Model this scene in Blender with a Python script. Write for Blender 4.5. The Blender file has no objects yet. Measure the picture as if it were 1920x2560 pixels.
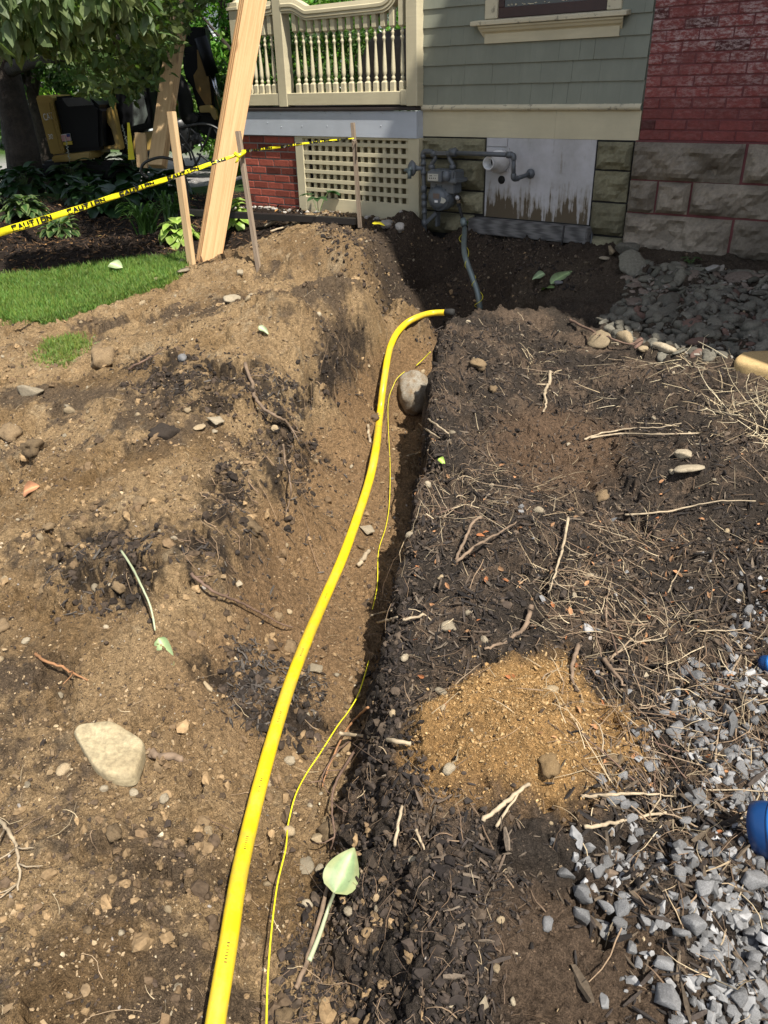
import bpy, bmesh, math, random
import numpy as np
from mathutils import Vector, Matrix
R = math.radians
scene = bpy.context.scene
C = scene.collection
random.seed(7); RNG = np.random.default_rng(11)

# ------------------------------------------------------------------ camera
CAM_F, PITCH, ROLL, CZ = 1950.0, R(28.83), R(-1.575), 1.6
cx = np.array([1, 0, 0.]); cf = np.array([0, math.cos(PITCH), -math.sin(PITCH)]); cu = np.array([0, math.sin(PITCH), math.cos(PITCH)])
CR = math.cos(ROLL)*cx + math.sin(ROLL)*cu
CU = -math.sin(ROLL)*cx + math.cos(ROLL)*cu
cam = bpy.data.cameras.new('camera'); camo = bpy.data.objects.new('camera', cam); C.objects.link(camo)
cam.sensor_fit = 'VERTICAL'; cam.sensor_height = 36.0; cam.lens = 36.0*CAM_F/2560.0
cam.clip_start = 0.02; cam.clip_end = 900
camo.matrix_world = Matrix((( CR[0], CU[0], -cf[0], 0), (CR[1], CU[1], -cf[1], 0), (CR[2], CU[2], -cf[2], CZ), (0, 0, 0, 1)))
scene.camera = camo
scene.render.resolution_x, scene.render.resolution_y = 768, 1024

# ------------------------------------------------------------------ light
SUN = np.array([0.2826, -0.4452, 0.8497])
SUN_EL = math.asin(SUN[2]); SUN_AZ = math.atan2(SUN[0], SUN[1])
w = bpy.data.worlds.new('World'); scene.world = w; w.use_nodes = True
nt = w.node_tree; nt.nodes.clear()
sky = nt.nodes.new('ShaderNodeTexSky'); sky.sky_type = 'NISHITA'; sky.sun_disc = False
sky.sun_elevation = SUN_EL; sky.sun_rotation = SUN_AZ; sky.air_density = 1.0; sky.dust_density = 1.5
bg = nt.nodes.new('ShaderNodeBackground'); bg.inputs[1].default_value = 0.105
ow = nt.nodes.new('ShaderNodeOutputWorld')
hs = nt.nodes.new('ShaderNodeHueSaturation'); hs.inputs['Saturation'].default_value = .55; nt.links.new(sky.outputs[0], hs.inputs['Color']); nt.links.new(hs.outputs[0], bg.inputs[0]); nt.links.new(bg.outputs[0], ow.inputs[0])
sl = bpy.data.lights.new('sun', 'SUN'); sl.energy = 4.6; sl.angle = R(0.5); sl.color = (1.0, 0.93, 0.82)
so = bpy.data.objects.new('sun', sl); C.objects.link(so); so.location = (4, -6, 14)
so.rotation_euler = Vector((-SUN[0], -SUN[1], -SUN[2])).to_track_quat('-Z', 'Y').to_euler()
scene.view_settings.view_transform = 'Standard'; scene.view_settings.look = 'None'
scene.view_settings.exposure = 0.78; scene.view_settings.gamma = 1.0

# ------------------------------------------------------------------ photo geometry helpers (pixels of the 1659-wide view)
K = 1920/1659.0
def ray(x, y): return CR*(x*K-960)/CAM_F + CU*(1280-y*K)/CAM_F + cf
def onz(x, y, z):
    d = ray(x, y); t = (z-CZ)/d[2]; return Vector((d[0]*t, d[1]*t, z))
FA = R(38.97); FN = np.array([math.sin(FA), math.cos(FA), 0]); FL = np.array([-math.cos(FA), math.sin(FA), 0]); FD = 5.9
def W(u, z, o=0.0):           # point on the house front: u along it, z up, o out towards the camera side
    p = -FL*u + FN*(FD-o); return Vector((p[0], p[1], z))
def onwall(x, y, o=0.0):      # pixel -> (u, z) on the plane o in front of the wall
    d = ray(x, y); t = (FD-o)/(d@FN); p = d*t; return (float(-(p@FL)), float(CZ+p[2]))
def at(x, y, dist):           # point on the pixel's ray, y = dist
    d = ray(x, y); t = dist/d[1]; return Vector((d[0]*t, d[1]*t, CZ+d[2]*t))
def sst(a, b, x):
    t = np.clip((x-a)/(b-a), 0, 1); return t*t*(3-2*t)

# ------------------------------------------------------------------ object helpers
def tag(o, label=None, cat=None, group=None, kind=None):
    if label: o['label'] = label
    if cat: o['category'] = cat
    if group: o['group'] = group
    if kind: o['kind'] = kind
    return o
def empty(name, loc=(0, 0, 0), label=None, cat=None, group=None, rz=0):
    o = bpy.data.objects.new(name, None); C.objects.link(o); o.location = loc; o.rotation_euler = (0, 0, rz); o.empty_display_size = .1
    return tag(o, label, cat, group)
def link(name, me, mat, parent=None):
    o = bpy.data.objects.new(name, me); C.objects.link(o)
    if mat:
        me.materials.clear(); me.materials.append(mat)
    if parent: o.parent = parent
    return o
class MB:
    def __init__(s): s.v = []; s.f = []; s.sm = []
    def add(s, vs, fs, smooth=False):
        b = len(s.v); s.v += [tuple(v) for v in vs]; s.f += [tuple(b+i for i in f) for f in fs]; s.sm += [smooth]*len(fs)
    def hexa(s, p):           # 8 points: bottom 4 ccw, top 4
        s.add(p, [(3, 2, 1, 0), (4, 5, 6, 7), (0, 1, 5, 4), (1, 2, 6, 5), (2, 3, 7, 6), (3, 0, 4, 7)])
    def box(s, a, b, M=None):
        x0, y0, z0 = a; x1, y1, z1 = b
        p = [(x0, y0, z0), (x1, y0, z0), (x1, y1, z0), (x0, y1, z0), (x0, y0, z1), (x1, y0, z1), (x1, y1, z1), (x0, y1, z1)]
        if M: p = [M @ Vector(q) for q in p]
        s.hexa(p)
    def wbox(s, u0, u1, z0, z1, o0, o1):      # box in house-front coordinates
        p = [W(u0, z0, o1), W(u1, z0, o1), W(u1, z0, o0), W(u0, z0, o0), W(u0, z1, o1), W(u1, z1, o1), W(u1, z1, o0), W(u0, z1, o0)]
        s.hexa(p)
    def beam(s, p0, p1, w, t, up=(0, 0, 1), roll=0):        # rectangular bar p0->p1
        p0 = Vector(p0); p1 = Vector(p1); d = (p1-p0).normalized(); a = d.cross(Vector(up)).normalized(); b = a.cross(d).normalized()
        if roll:
            q = Matrix.Rotation(roll, 3, d); a = q @ a; b = q @ b
        pts = []
        for P in (p0, p1):
            for sa, sb in ((-1, -1), (1, -1), (1, 1), (-1, 1)): pts.append(P+a*sa*w/2+b*sb*t/2)
        s.hexa(pts)
    def tube(s, pts, r, n=8, caps=True, smooth=True, flat=1.0):
        pts = [Vector(p) for p in pts]; m = len(pts); rs = r if isinstance(r, (list, tuple)) else [r]*m
        vs = []; prev = None
        for i, p in enumerate(pts):
            d = (pts[min(i+1, m-1)]-pts[max(i-1, 0)]).normalized()
            if prev is None:
                a = d.cross(Vector((0, 0, 1)))
                if a.length < .05: a = d.cross(Vector((1, 0, 0)))
                a.normalize()
            else:
                a = prev-d*prev.dot(d)
                if a.length < 1e-6: a = d.orthogonal()
                a.normalize()
            prev = a; b = d.cross(a)
            for k in range(n):
                t = 2*math.pi*k/n; vs.append(p+a*math.cos(t)*rs[i]+b*math.sin(t)*rs[i]*flat)
        fs = [(i*n+k, i*n+(k+1) % n, (i+1)*n+(k+1) % n, (i+1)*n+k) for i in range(m-1) for k in range(n)]
        if caps: fs += [tuple(range(n))[::-1], tuple((m-1)*n+k for k in range(n))]
        s.add(vs, fs, smooth)
    def lathe(s, prof, M=None, n=16, smooth=True):          # prof [(r,z)]
        vs = []; m = len(prof)
        for r, z in prof:
            for k in range(n):
                t = 2*math.pi*k/n; q = Vector((r*math.cos(t), r*math.sin(t), z)); vs.append(M @ q if M else q)
        fs = [(i*n+k, i*n+(k+1) % n, (i+1)*n+(k+1) % n, (i+1)*n+k) for i in range(m-1) for k in range(n)]
        fs += [tuple(range(n))[::-1], tuple((m-1)*n+k for k in range(n))]
        s.add(vs, fs, smooth)
    def prism(s, poly, t, M=None):             # poly in xz, extruded along y by t
        n = len(poly); vs = [Vector((x, 0, z)) for x, z in poly]+[Vector((x, t, z)) for x, z in poly]
        if M: vs = [M @ q for q in vs]
        fs = [tuple(range(n)), tuple(range(2*n-1, n-1, -1))]+[(i, i+n, (i+1) % n+n, (i+1) % n) for i in range(n)]
        s.add(vs, fs)
    def build(s, name, mat, parent=None, bevel=0, seg=1, origin=None):
        me = bpy.data.meshes.new(name)
        vs = s.v
        if origin is not None:
            vs = [(v[0]-origin[0], v[1]-origin[1], v[2]-origin[2]) for v in vs]
        me.from_pydata(vs, [], s.f); me.polygons.foreach_set('use_smooth', s.sm); me.update()
        if bevel:
            bm = bmesh.new(); bm.from_mesh(me)
            bmesh.ops.recalc_face_normals(bm, faces=bm.faces)
            es = [e for e in bm.edges if len(e.link_faces) == 2 and e.calc_face_angle(0) > .5]
            bmesh.ops.bevel(bm, geom=es, offset=bevel, segments=seg, affect='EDGES', clamp_overlap=True)
            bm.to_mesh(me); bm.free()
        o = link(name, me, mat, parent)
        if origin is not None: o.location = origin
        return o
def spline(pts, n=8):
    P = [Vector(p) for p in pts]; out = []
    for i in range(len(P)-1):
        p0 = P[max(i-1, 0)]; p1 = P[i]; p2 = P[i+1]; p3 = P[min(i+2, len(P)-1)]
        for k in range(n):
            t = k/n; out.append(.5*((2*p1)+(p2-p0)*t+(2*p0-5*p1+4*p2-p3)*t*t+(3*p1-p0-3*p2+p3)*t**3))
    out.append(P[-1]); return out
def copy_tree(o, parent=None):
    c = o.copy(); C.objects.link(c)
    if parent: c.parent = parent
    for ch in list(o.children): copy_tree(ch, c)
    return c

# ------------------------------------------------------------------ materials
class NT:
    def __init__(s, name):
        s.m = bpy.data.materials.new(name); s.m.use_nodes = True; s.t = s.m.node_tree; s.t.nodes.clear()
        s.out = s.t.nodes.new('ShaderNodeOutputMaterial'); s.b = s.t.nodes.new('ShaderNodeBsdfPrincipled')
        s.t.links.new(s.b.outputs[0], s.out.inputs[0]); s.tc = s.t.nodes.new('ShaderNodeTexCoord')
    def n(s, ty, **kw):
        o = s.t.nodes.new(ty)
        for k, v in kw.items():
            if k.startswith('i_'): o.inputs[k[2:].replace('_', ' ')].default_value = v
            else: setattr(o, k, v)
        return o
    def l(s, a, b): s.t.links.new(a, b)
    def noise(s, scale, detail=5, rough=.6, vec=None, dist=0):
        o = s.n('ShaderNodeTexNoise'); o.inputs['Scale'].default_value = scale; o.inputs['Detail'].default_value = detail
        o.inputs['Roughness'].default_value = rough; o.inputs['Distortion'].default_value = dist
        s.l(vec if vec else s.tc.outputs['Object'], o.inputs['Vector']); return o
    def ramp(s, fac, stops, interp='LINEAR'):
        o = s.n('ShaderNodeValToRGB'); o.color_ramp.interpolation = interp
        e = o.color_ramp.elements
        while len(e) < len(stops): e.new(.5)
        for q, (p, c) in zip(e, stops): q.position = p; q.color = (c[0], c[1], c[2], 1) if isinstance(c, tuple) else (c, c, c, 1)
        s.l(fac, o.inputs[0]); return o
    def mix(s, a, b, fac, ty='MIX'):
        o = s.n('ShaderNodeMix', data_type='RGBA', blend_type=ty)
        for i, v in ((6, a), (7, b), (0, fac)):
            if isinstance(v, (float, int)): o.inputs[i].default_value = v
            elif isinstance(v, tuple): o.inputs[i].default_value = (v[0], v[1], v[2], 1)
            else: s.l(v, o.inputs[i])
        return o.outputs[2]
    def math(s, op, a, b=0.0):
        o = s.n('ShaderNodeMath', operation=op)
        for i, v in ((0, a), (1, b)):
            if isinstance(v, (float, int)): o.inputs[i].default_value = v
            else: s.l(v, o.inputs[i])
        return o.outputs[0]
    def mapping(s, scale=(1, 1, 1), rot=(0, 0, 0), src='Object'):
        o = s.n('ShaderNodeMapping'); o.inputs['Scale'].default_value = scale; o.inputs['Rotation'].default_value = rot
        s.l(s.tc.outputs[src], o.inputs['Vector']); return o.outputs[0]
    def bump(s, h, strength=.5, dist=.01, prev=None):
        o = s.n('ShaderNodeBump'); o.inputs['Strength'].default_value = strength; o.inputs['Distance'].default_value = dist
        s.l(h, o.inputs['Height'])
        if prev: s.l(prev, o.inputs['Normal'])
        return o.outputs[0]
    def fin(s, col=None, rough=None, normal=None, metal=None, spec=None):
        if col is not None:
            if isinstance(col, tuple): s.b.inputs['Base Color'].default_value = (*col[:3], 1)
            else: s.l(col, s.b.inputs['Base Color'])
        if rough is not None:
            if isinstance(rough, (float, int)): s.b.inputs['Roughness'].default_value = rough
            else: s.l(rough, s.b.inputs['Roughness'])
        if metal is not None: s.b.inputs['Metallic'].default_value = metal
        if spec is not None: s.b.inputs['Specular IOR Level'].default_value = spec
        if normal is not None: s.l(normal, s.b.inputs['Normal'])
        return s.m
def mat_plain(name, col, rough=.5, var=.15, scale=8, bump=.15, bscale=60, bdist=.002, metal=0, spec=.5, dirt=None):
    t = NT(name); a = t.noise(scale, 6, .65)
    c = t.mix(col, tuple(x*(1-var*2) for x in col), t.ramp(a.outputs[0], [(.35, 0.), (.7, 1.)]).outputs[0])
    if dirt:
        d = t.noise(scale*.6, 8, .7); c = t.mix(c, dirt, t.ramp(d.outputs[0], [(.52, 0.), (.72, .8)]).outputs[0])
    b = t.noise(bscale, 4)
    return t.fin(c, rough, t.bump(b.outputs[0], bump, bdist), metal, spec)
def mat_attr(name, rough=.9, nscale=90, var=.5, bump=.5, bdist=.003, spec=.25, sub=0):
    t = NT(name); at_ = t.n('ShaderNodeAttribute', attribute_name='Col'); a = t.noise(nscale, 6, .7)
    m = t.ramp(a.outputs[0], [(.25, 1-var), (.75, 1+var*.6)])
    c = t.mix(at_.outputs[0], m.outputs[0], 1.0, 'MULTIPLY')
    return t.fin(c, rough, t.bump(a.outputs[0], bump, bdist), 0, spec)
def mat_stone(name, a, b, scale=14, rough=.85):
    t = NT(name); oi = t.n('ShaderNodeObjectInfo'); n1 = t.noise(scale, 8, .7); n2 = t.noise(scale*7, 5, .7)
    c = t.mix(a, b, t.ramp(n1.outputs[0], [(.35, 0.), (.65, 1.)]).outputs[0])
    c = t.mix(c, t.ramp(n2.outputs[0], [(.3, .55), (.7, 1.15)]).outputs[0], 1.0, 'MULTIPLY')
    c = t.mix(c, t.ramp(oi.outputs['Random'], [(0., .7), (1., 1.25)]).outputs[0], 1.0, 'MULTIPLY')
    h = t.math('ADD', n1.outputs[0], t.math('MULTIPLY', n2.outputs[0], .4))
    return t.fin(c, rough, t.bump(h, .6, .006), 0, .3)
def mat_wood(name, light, dark, stretch=(26, 26, 1.6), rough=.7, knots=True, src='Object', grey=None):
    t = NT(name); v = t.mapping(stretch, src=src); a = t.noise(1.0, 6, .6, v, 1.2)
    wv = t.n('ShaderNodeTexWave', wave_type='BANDS', bands_direction='X'); wv.inputs['Scale'].default_value = .9; wv.inputs['Distortion'].default_value = 5
    wv.inputs['Detail'].default_value = 3; t.l(v, wv.inputs['Vector'])
    f = t.math('ADD', t.math('MULTIPLY', a.outputs[0], .75), t.math('MULTIPLY', wv.outputs[0], .25))
    c = t.mix(dark, light, t.ramp(f, [(.34, 0.), (.62, 1.)]).outputs[0])
    if knots:
        vk = t.mapping((6, 6, 2.0), src=src); k = t.n('ShaderNodeTexVoronoi', feature='F1'); k.inputs['Scale'].default_value = 1.1; t.l(vk, k.inputs['Vector'])
        kf = t.ramp(k.outputs['Distance'], [(.05, 1.), (.13, .0)])
        c = t.mix(c, tuple(x*.45 for x in dark), t.math('MULTIPLY', kf.outputs[0], .75))
    if grey:
        g = t.noise(5, 5); c = t.mix(c, grey, t.ramp(g.outputs[0], [(.4, 0.), (.65, .85)]).outputs[0])
    return t.fin(c, rough, t.bump(f, .35, .003), 0, .3)
# ------------------------------------------------------------------ terrain
def _h(ix, iy, iz):
    n = (ix*374761393 + iy*668265263 + iz*2147483647 + 12345) & 0xffffffff
    n = ((n ^ (n >> 13))*1274126177) & 0xffffffff
    n = (n ^ (n >> 16)) & 0xffffffff
    return n/4294967295.0
def vnoise(x, y, z=None):
    if z is None: z = np.zeros_like(x)
    x0 = np.floor(x).astype(np.int64); y0 = np.floor(y).astype(np.int64); z0 = np.floor(z).astype(np.int64)
    fx, fy, fz = x-x0, y-y0, z-z0
    fx = fx*fx*(3-2*fx); fy = fy*fy*(3-2*fy); fz = fz*fz*(3-2*fz)
    r = 0
    for dx in (0, 1):
        for dy in (0, 1):
            for dz in (0, 1):
                r = r + _h(x0+dx, y0+dy, z0+dz)*(fx if dx else 1-fx)*(fy if dy else 1-fy)*(fz if dz else 1-fz)
    return r
def fbm(x, y, s, o=4, z=None, g=.5):
    r = 0; a = 1; t = 0
    for k in range(o):
        r = r + a*(vnoise(x*s+17.3*k, y*s-9.1*k, None if z is None else z*s)-.5)*2; t += a; a *= g; s *= 2.03
    return r/t
def tps(P, Z, lam=1e-3):
    n = len(P); d = np.linalg.norm(P[:, None]-P[None], axis=2); Kk = np.where(d > 0, d*d*np.log(d+1e-12), 0)+lam*np.eye(n)
    Q = np.hstack([np.ones((n, 1)), P]); A = np.block([[Kk, Q], [Q.T, np.zeros((3, 3))]])
    w_ = np.linalg.solve(A, np.concatenate([Z, np.zeros(3)]))
    def f(x, y):
        r = w_[n]+w_[n+1]*x+w_[n+2]*y
        for i in range(n):
            q = (x-P[i, 0])**2+(y-P[i, 1])**2; r = r+w_[i]*.5*q*np.log(q+1e-12)
        return r
    return f
def cps(px, world):
    P = []; Z = []
    for x, y, z in px:
        q = onz(x, y, z); P.append((q.x, q.y)); Z.append(z)
    for x, y, z in world: P.append((x, y)); Z.append(z)
    return np.array(P), np.array(Z)
A_px = [ # left mound, slope and trench floor
 (740,460,.60),(690,466,.58),(640,468,.53),(610,500,.50),(558,575,.45),(440,585,.40),(700,560,.50),(790,560,.50),(785,620,.44),(855,630,.34),(640,640,.46),(700,700,.38),(800,680,.32),(520,640,.40),
 (400,680,.33),(560,750,.37),(660,770,.30),(300,720,.28),(100,720,.24),(0,800,.20),(200,860,.25),(400,850,.30),(550,860,.28),
 (742,752,.27),(694,820,.26),(622,890,.255),(600,990,.22),(532,1110,.18),(480,1240,.14),
 (480,980,.23),(300,1000,.24),(100,1000,.17),(0,1000,.12),(0,1300,.08),(200,1250,.13),(400,1130,.18),(240,1500,.06),
 (0,1600,.02),(240,1640,.02),(400,1500,.03),(0,1900,-.01),(250,1900,-.02),(400,1900,-.05),(0,2212,-.01),(250,2212,-.03),(400,2212,-.07),
 (0,700,.22),(0,620,.25),(200,620,.27),(370,570,.34),(0,540,.28),(200,520,.31),(340,500,.36),
 # foot of the slope and floor
 (800,756,-.05),(752,850,-.06),(704,915,-.07),(672,1000,-.09),(624,1090,-.10),(596,1210,-.09),(560,1340,-.07),(530,1450,-.04),
 (560,2212,-0.17),(680,2212,-0.19),(560,1900,-0.17),(680,1900,-0.20),(540,1650,-0.14),(640,1600,-0.19),(720,1600,-0.21),(620,1380,-0.17),(740,1380,-0.21),(690,1200,-0.18),(780,1200,-0.21),
 (760,1060,-0.18),(840,1060,-0.21),(790,930,-0.17),(880,930,-0.20),(840,840,-0.17),(910,840,-0.21),(870,760,-0.17),(900,735,-0.19),(930,700,-0.23),(870,700,-0.05),
 # pit
 (940,655,-.20)]
A_w = [(.45,6.95,.47),(.3,6.75,.40),(.75,6.7,.42),(.5,6.5,.18),(.3,6.4,.12),(.5,6.1,-.18),(.3,5.8,-.18),(.7,6.0,-.12),(.85,6.35,.2),(1.0,6.0,.15),(1.1,6.6,.42),(-.1,6.9,.5),(.05,6.5,.38),(.02,6.1,.36),(.1,7.2,.52),(.7,7.0,.49),(1,6.8,.49),(-6,1,.0),(-6,4,.1),(-6,8,.3),(-4,3,.1),(-3,0,0),(-1,-.5,-.1),(0,-.5,-.2),(-3,7.5,.36),(-2,9,.4),(-5,11,.38),(.4,7.3,.5),(2,6.5,.45),(4,4,.45),(3,0,-.1),(3,12,.5)]+[(*W(u_, 0, .12)[:2], .53 if u_ < -4.2 else .49) for u_ in (-6.3,-5.6,-5.0,-4.5,-4.1,-3.8,-3.2,-2.5,-1.5,0)]
B_px = [
 (1000,2212,.03),(1300,2212,.0),(1659,2212,-.01),(2000,2212,0),(700,2212,.0),(1300,1900,.03),(1659,1900,.0),(2000,1900,0),(900,1950,.05),(920,1700,.10),(1000,1600,.15),(1120,1540,.20),(1180,1600,.185),(1180,1690,.12),(1300,1560,.07),(1000,1460,.08),
 (1400,1700,.01),(1659,1500,.02),(900,1300,.12),(1050,1230,.16),(1200,1300,.08),(1500,1300,.04),(1900,1250,.03),(960,1100,.19),(1200,1100,.10),(1450,1100,.06),(1480,1010,.16),(1659,1040,.14),(980,900,.25),(1180,950,.10),(1330,980,.10),(1450,900,.18),(1659,850,.21),
 (970,740,.33),(1040,655,.38),(1100,700,.30),(1250,750,.24),(1450,790,.26),(1659,810,.27),(1659,700,.34),(1659,600,.44),(1500,640,.38),(1350,560,.46),(1200,540,.45),(1130,560,.40),(1250,650,.29),(1400,700,.31),(1800,800,.27),
 (1130,600,.34)]
B_w = [(3,0,-.05),(0,-.5,0),(5,3,.3),(4,5,.45),(-.3,7.2,.5),(-1,8.5,.5),(-3,9,.4),(2,8,.5),(-4,4,.1)]+[(*W(u_, 0, .12)[:2], .48) for u_ in (-5.6,-4.5,-4.1,-3.7,-3.2,-2.8,-2.2,-1.5,-.8,0,1)]
SA = tps(*cps(A_px, A_w), lam=4e-3); SB = tps(*cps(B_px, B_w), lam=2e-3)
# right lip of the trench: foot (a) and rim (b) as x over y
rim = [(1000,2212,.03),(985,2050,.05),(950,1900,.05),(890,1760,.09),(868,1650,.10),(850,1500,.09),(856,1400,.10),(868,1280,.13),(890,1180,.16),(915,1080,.2),(930,980,.23),(940,860,.27),(940,770,.30),(968,700,.35)]
rimP = np.array([onz(*q)[:2] for q in rim])
rimP = np.vstack([[rimP[0, 0]+.02, -.5], rimP, [rimP[-1, 0]+.12, rimP[-1, 1]+.20], [rimP[-1, 0]+.50, rimP[-1, 1]+.42], [rimP[-1, 0]+.85, rimP[-1, 1]+.75], [rimP[-1, 0]+.8, rimP[-1, 1]+1.3], [rimP[-1, 0]+.8, 14]])
wall_w = np.interp(rimP[:, 1], [.6, 1.0, 1.45, 1.9, 2.4, 5.2, 5.6, 6.0], [.34, .33, .22, .11, .07, .08, .30, .40])
def H(x, y):
    a = SA(x, y); b = SB(x, y)
    j = .035*fbm(x, y, 6.0, 3)+.02*fbm(x, y, 22.0, 2)
    xb = np.interp(y, rimP[:, 1], rimP[:, 0])+j; ww = np.interp(y, rimP[:, 1], wall_w)
    s = sst(0, 1, (x-(xb-ww))/ww)
    z = a*(1-s)+b*s
    far = sst(10, 16, y); z = z*(1-far)+.0*far
    side = sst(3.2, 5, np.abs(x)); z = z*(1-side)+(np.clip(.05+.045*y, 0, .45)*(1-far))*side
    # soil behind the house line stays flat
    bh = sst(0.0, .5, (x*FN[0]+y*FN[1])-(FD+.1))*sst(-3, -1, x); z = z*(1-bh)+.45*bh
    return z
def poly_sdf(x, y, poly):   # negative inside
    n = len(poly); d = np.full(x.shape, 1e9); ins = np.zeros(x.shape, bool)
    for i in range(n):
        ax, ay = poly[i]; bx, by = poly[(i+1) % n]; ex, ey = bx-ax, by-ay
        t = np.clip(((x-ax)*ex+(y-ay)*ey)/(ex*ex+ey*ey+1e-12), 0, 1)
        d = np.minimum(d, (x-ax-t*ex)**2+(y-ay-t*ey)**2)
        c = (ay > y) != (by > y); xi = (bx-ax)*(y-ay)/((by-ay) if abs(by-ay) > 1e-12 else 1e-12)+ax
        ins ^= c & (x < xi)
    d = np.sqrt(d); return np.where(ins, -d, d)
def gpx(pts):               # photo pixels -> ground xy (march the ray onto H)
    out = []
    for x, y in pts:
        d = ray(x, y); t = np.linspace(.3, 16, 1200); X, Y, Z = d[0]*t, d[1]*t, CZ+d[2]*t
        hit = np.nonzero(Z < H(X, Y))[0]; i = hit[0] if len(hit) else -1
        out.append((X[i], Y[i]))
    return out
P_lawn = gpx([(-500,690),(0,690),(100,702),(200,670),(290,640),(370,612),(400,590),(403,572),(395,548),(300,562),(200,575),(110,588),(0,598),(-500,640)])
P_bed = gpx([(-500,640),(0,598),(110,588),(200,575),(300,562),(395,548),(403,572),(430,570),(480,545),(560,520),(610,490),(640,470)])+[(-.55, 7.6), (-1.6, 10.6), (-8, 11.4), (-9, 5)]
P_black = gpx([(700,2212),(690,2300),(960,2300),(1080,2212),(1060,2100),(1120,2000),(1180,1900),(1100,1780),(1000,1720),(930,1640),(900,1570),(960,1480),(1100,1400),(1250,1420),(1300,1500),(1330,1640),(1330,1720),(1300,1800),(1330,1900),(1420,1980),(1500,1700),(1560,1500),(1659,1400),(2200,1350),(2200,820),(1659,830),(1450,800),(1270,760),(1150,700),(1060,690),(960,720)])+[tuple(p) for p in rimP[15:0:-1]]
P_sand = gpx([(880,1600),(900,1530),(980,1470),(1060,1440),(1160,1420),(1240,1415),(1270,1500),(1380,1560),(1390,1620),(1330,1700),(1250,1750),(1150,1740),(1080,1690),(960,1700),(900,1660)])
P_brownA = gpx([(1080,910),(1180,880),(1290,900),(1350,950),(1340,1010),(1250,1060),(1130,1040),(1060,980)])
P_brownB = gpx([(1090,1930),(1200,1890),(1330,1920),(1420,2010),(1500,2212),(1500,2320),(1100,2320),(1080,2212),(1060,2050)])
P_grav = gpx([(1300,2400),(1400,2212),(1360,2080),(1250,1940),(1210,1860),(1290,1790),(1340,1660),(1390,1560),(1450,1480),(1500,1420),(1560,1330),(1659,1230),(2100,1150),(2400,1700),(2300,2400)])
P_stones = gpx([(1350,568),(1500,575),(1659,590),(2300,610),(2300,800),(1659,795),(1450,770),(1340,738),(1290,700),(1350,640)])
P_darkL = gpx([(470,1010),(520,1000),(560,880),(640,800),(700,760),(740,700),(800,700),(780,760),(700,840),(660,900),(680,980),(610,1060),(560,1130),(510,1200),(420,1240),(400,1180),(450,1100)])
P_dk2 = gpx([(250,760),(420,770),(560,820),(600,880),(480,900),(380,880),(300,820)])
P_dk3 = gpx([(130,1180),(300,1150),(330,1230),(300,1330),(220,1300),(140,1260)])
P_dk4 = gpx([(470,1450),(520,1420),(640,1440),(700,1500),(700,1560),(560,1600),(500,1540)])
P_patch = gpx([(100,740),(160,725),(190,760),(140,790),(95,770)])
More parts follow.
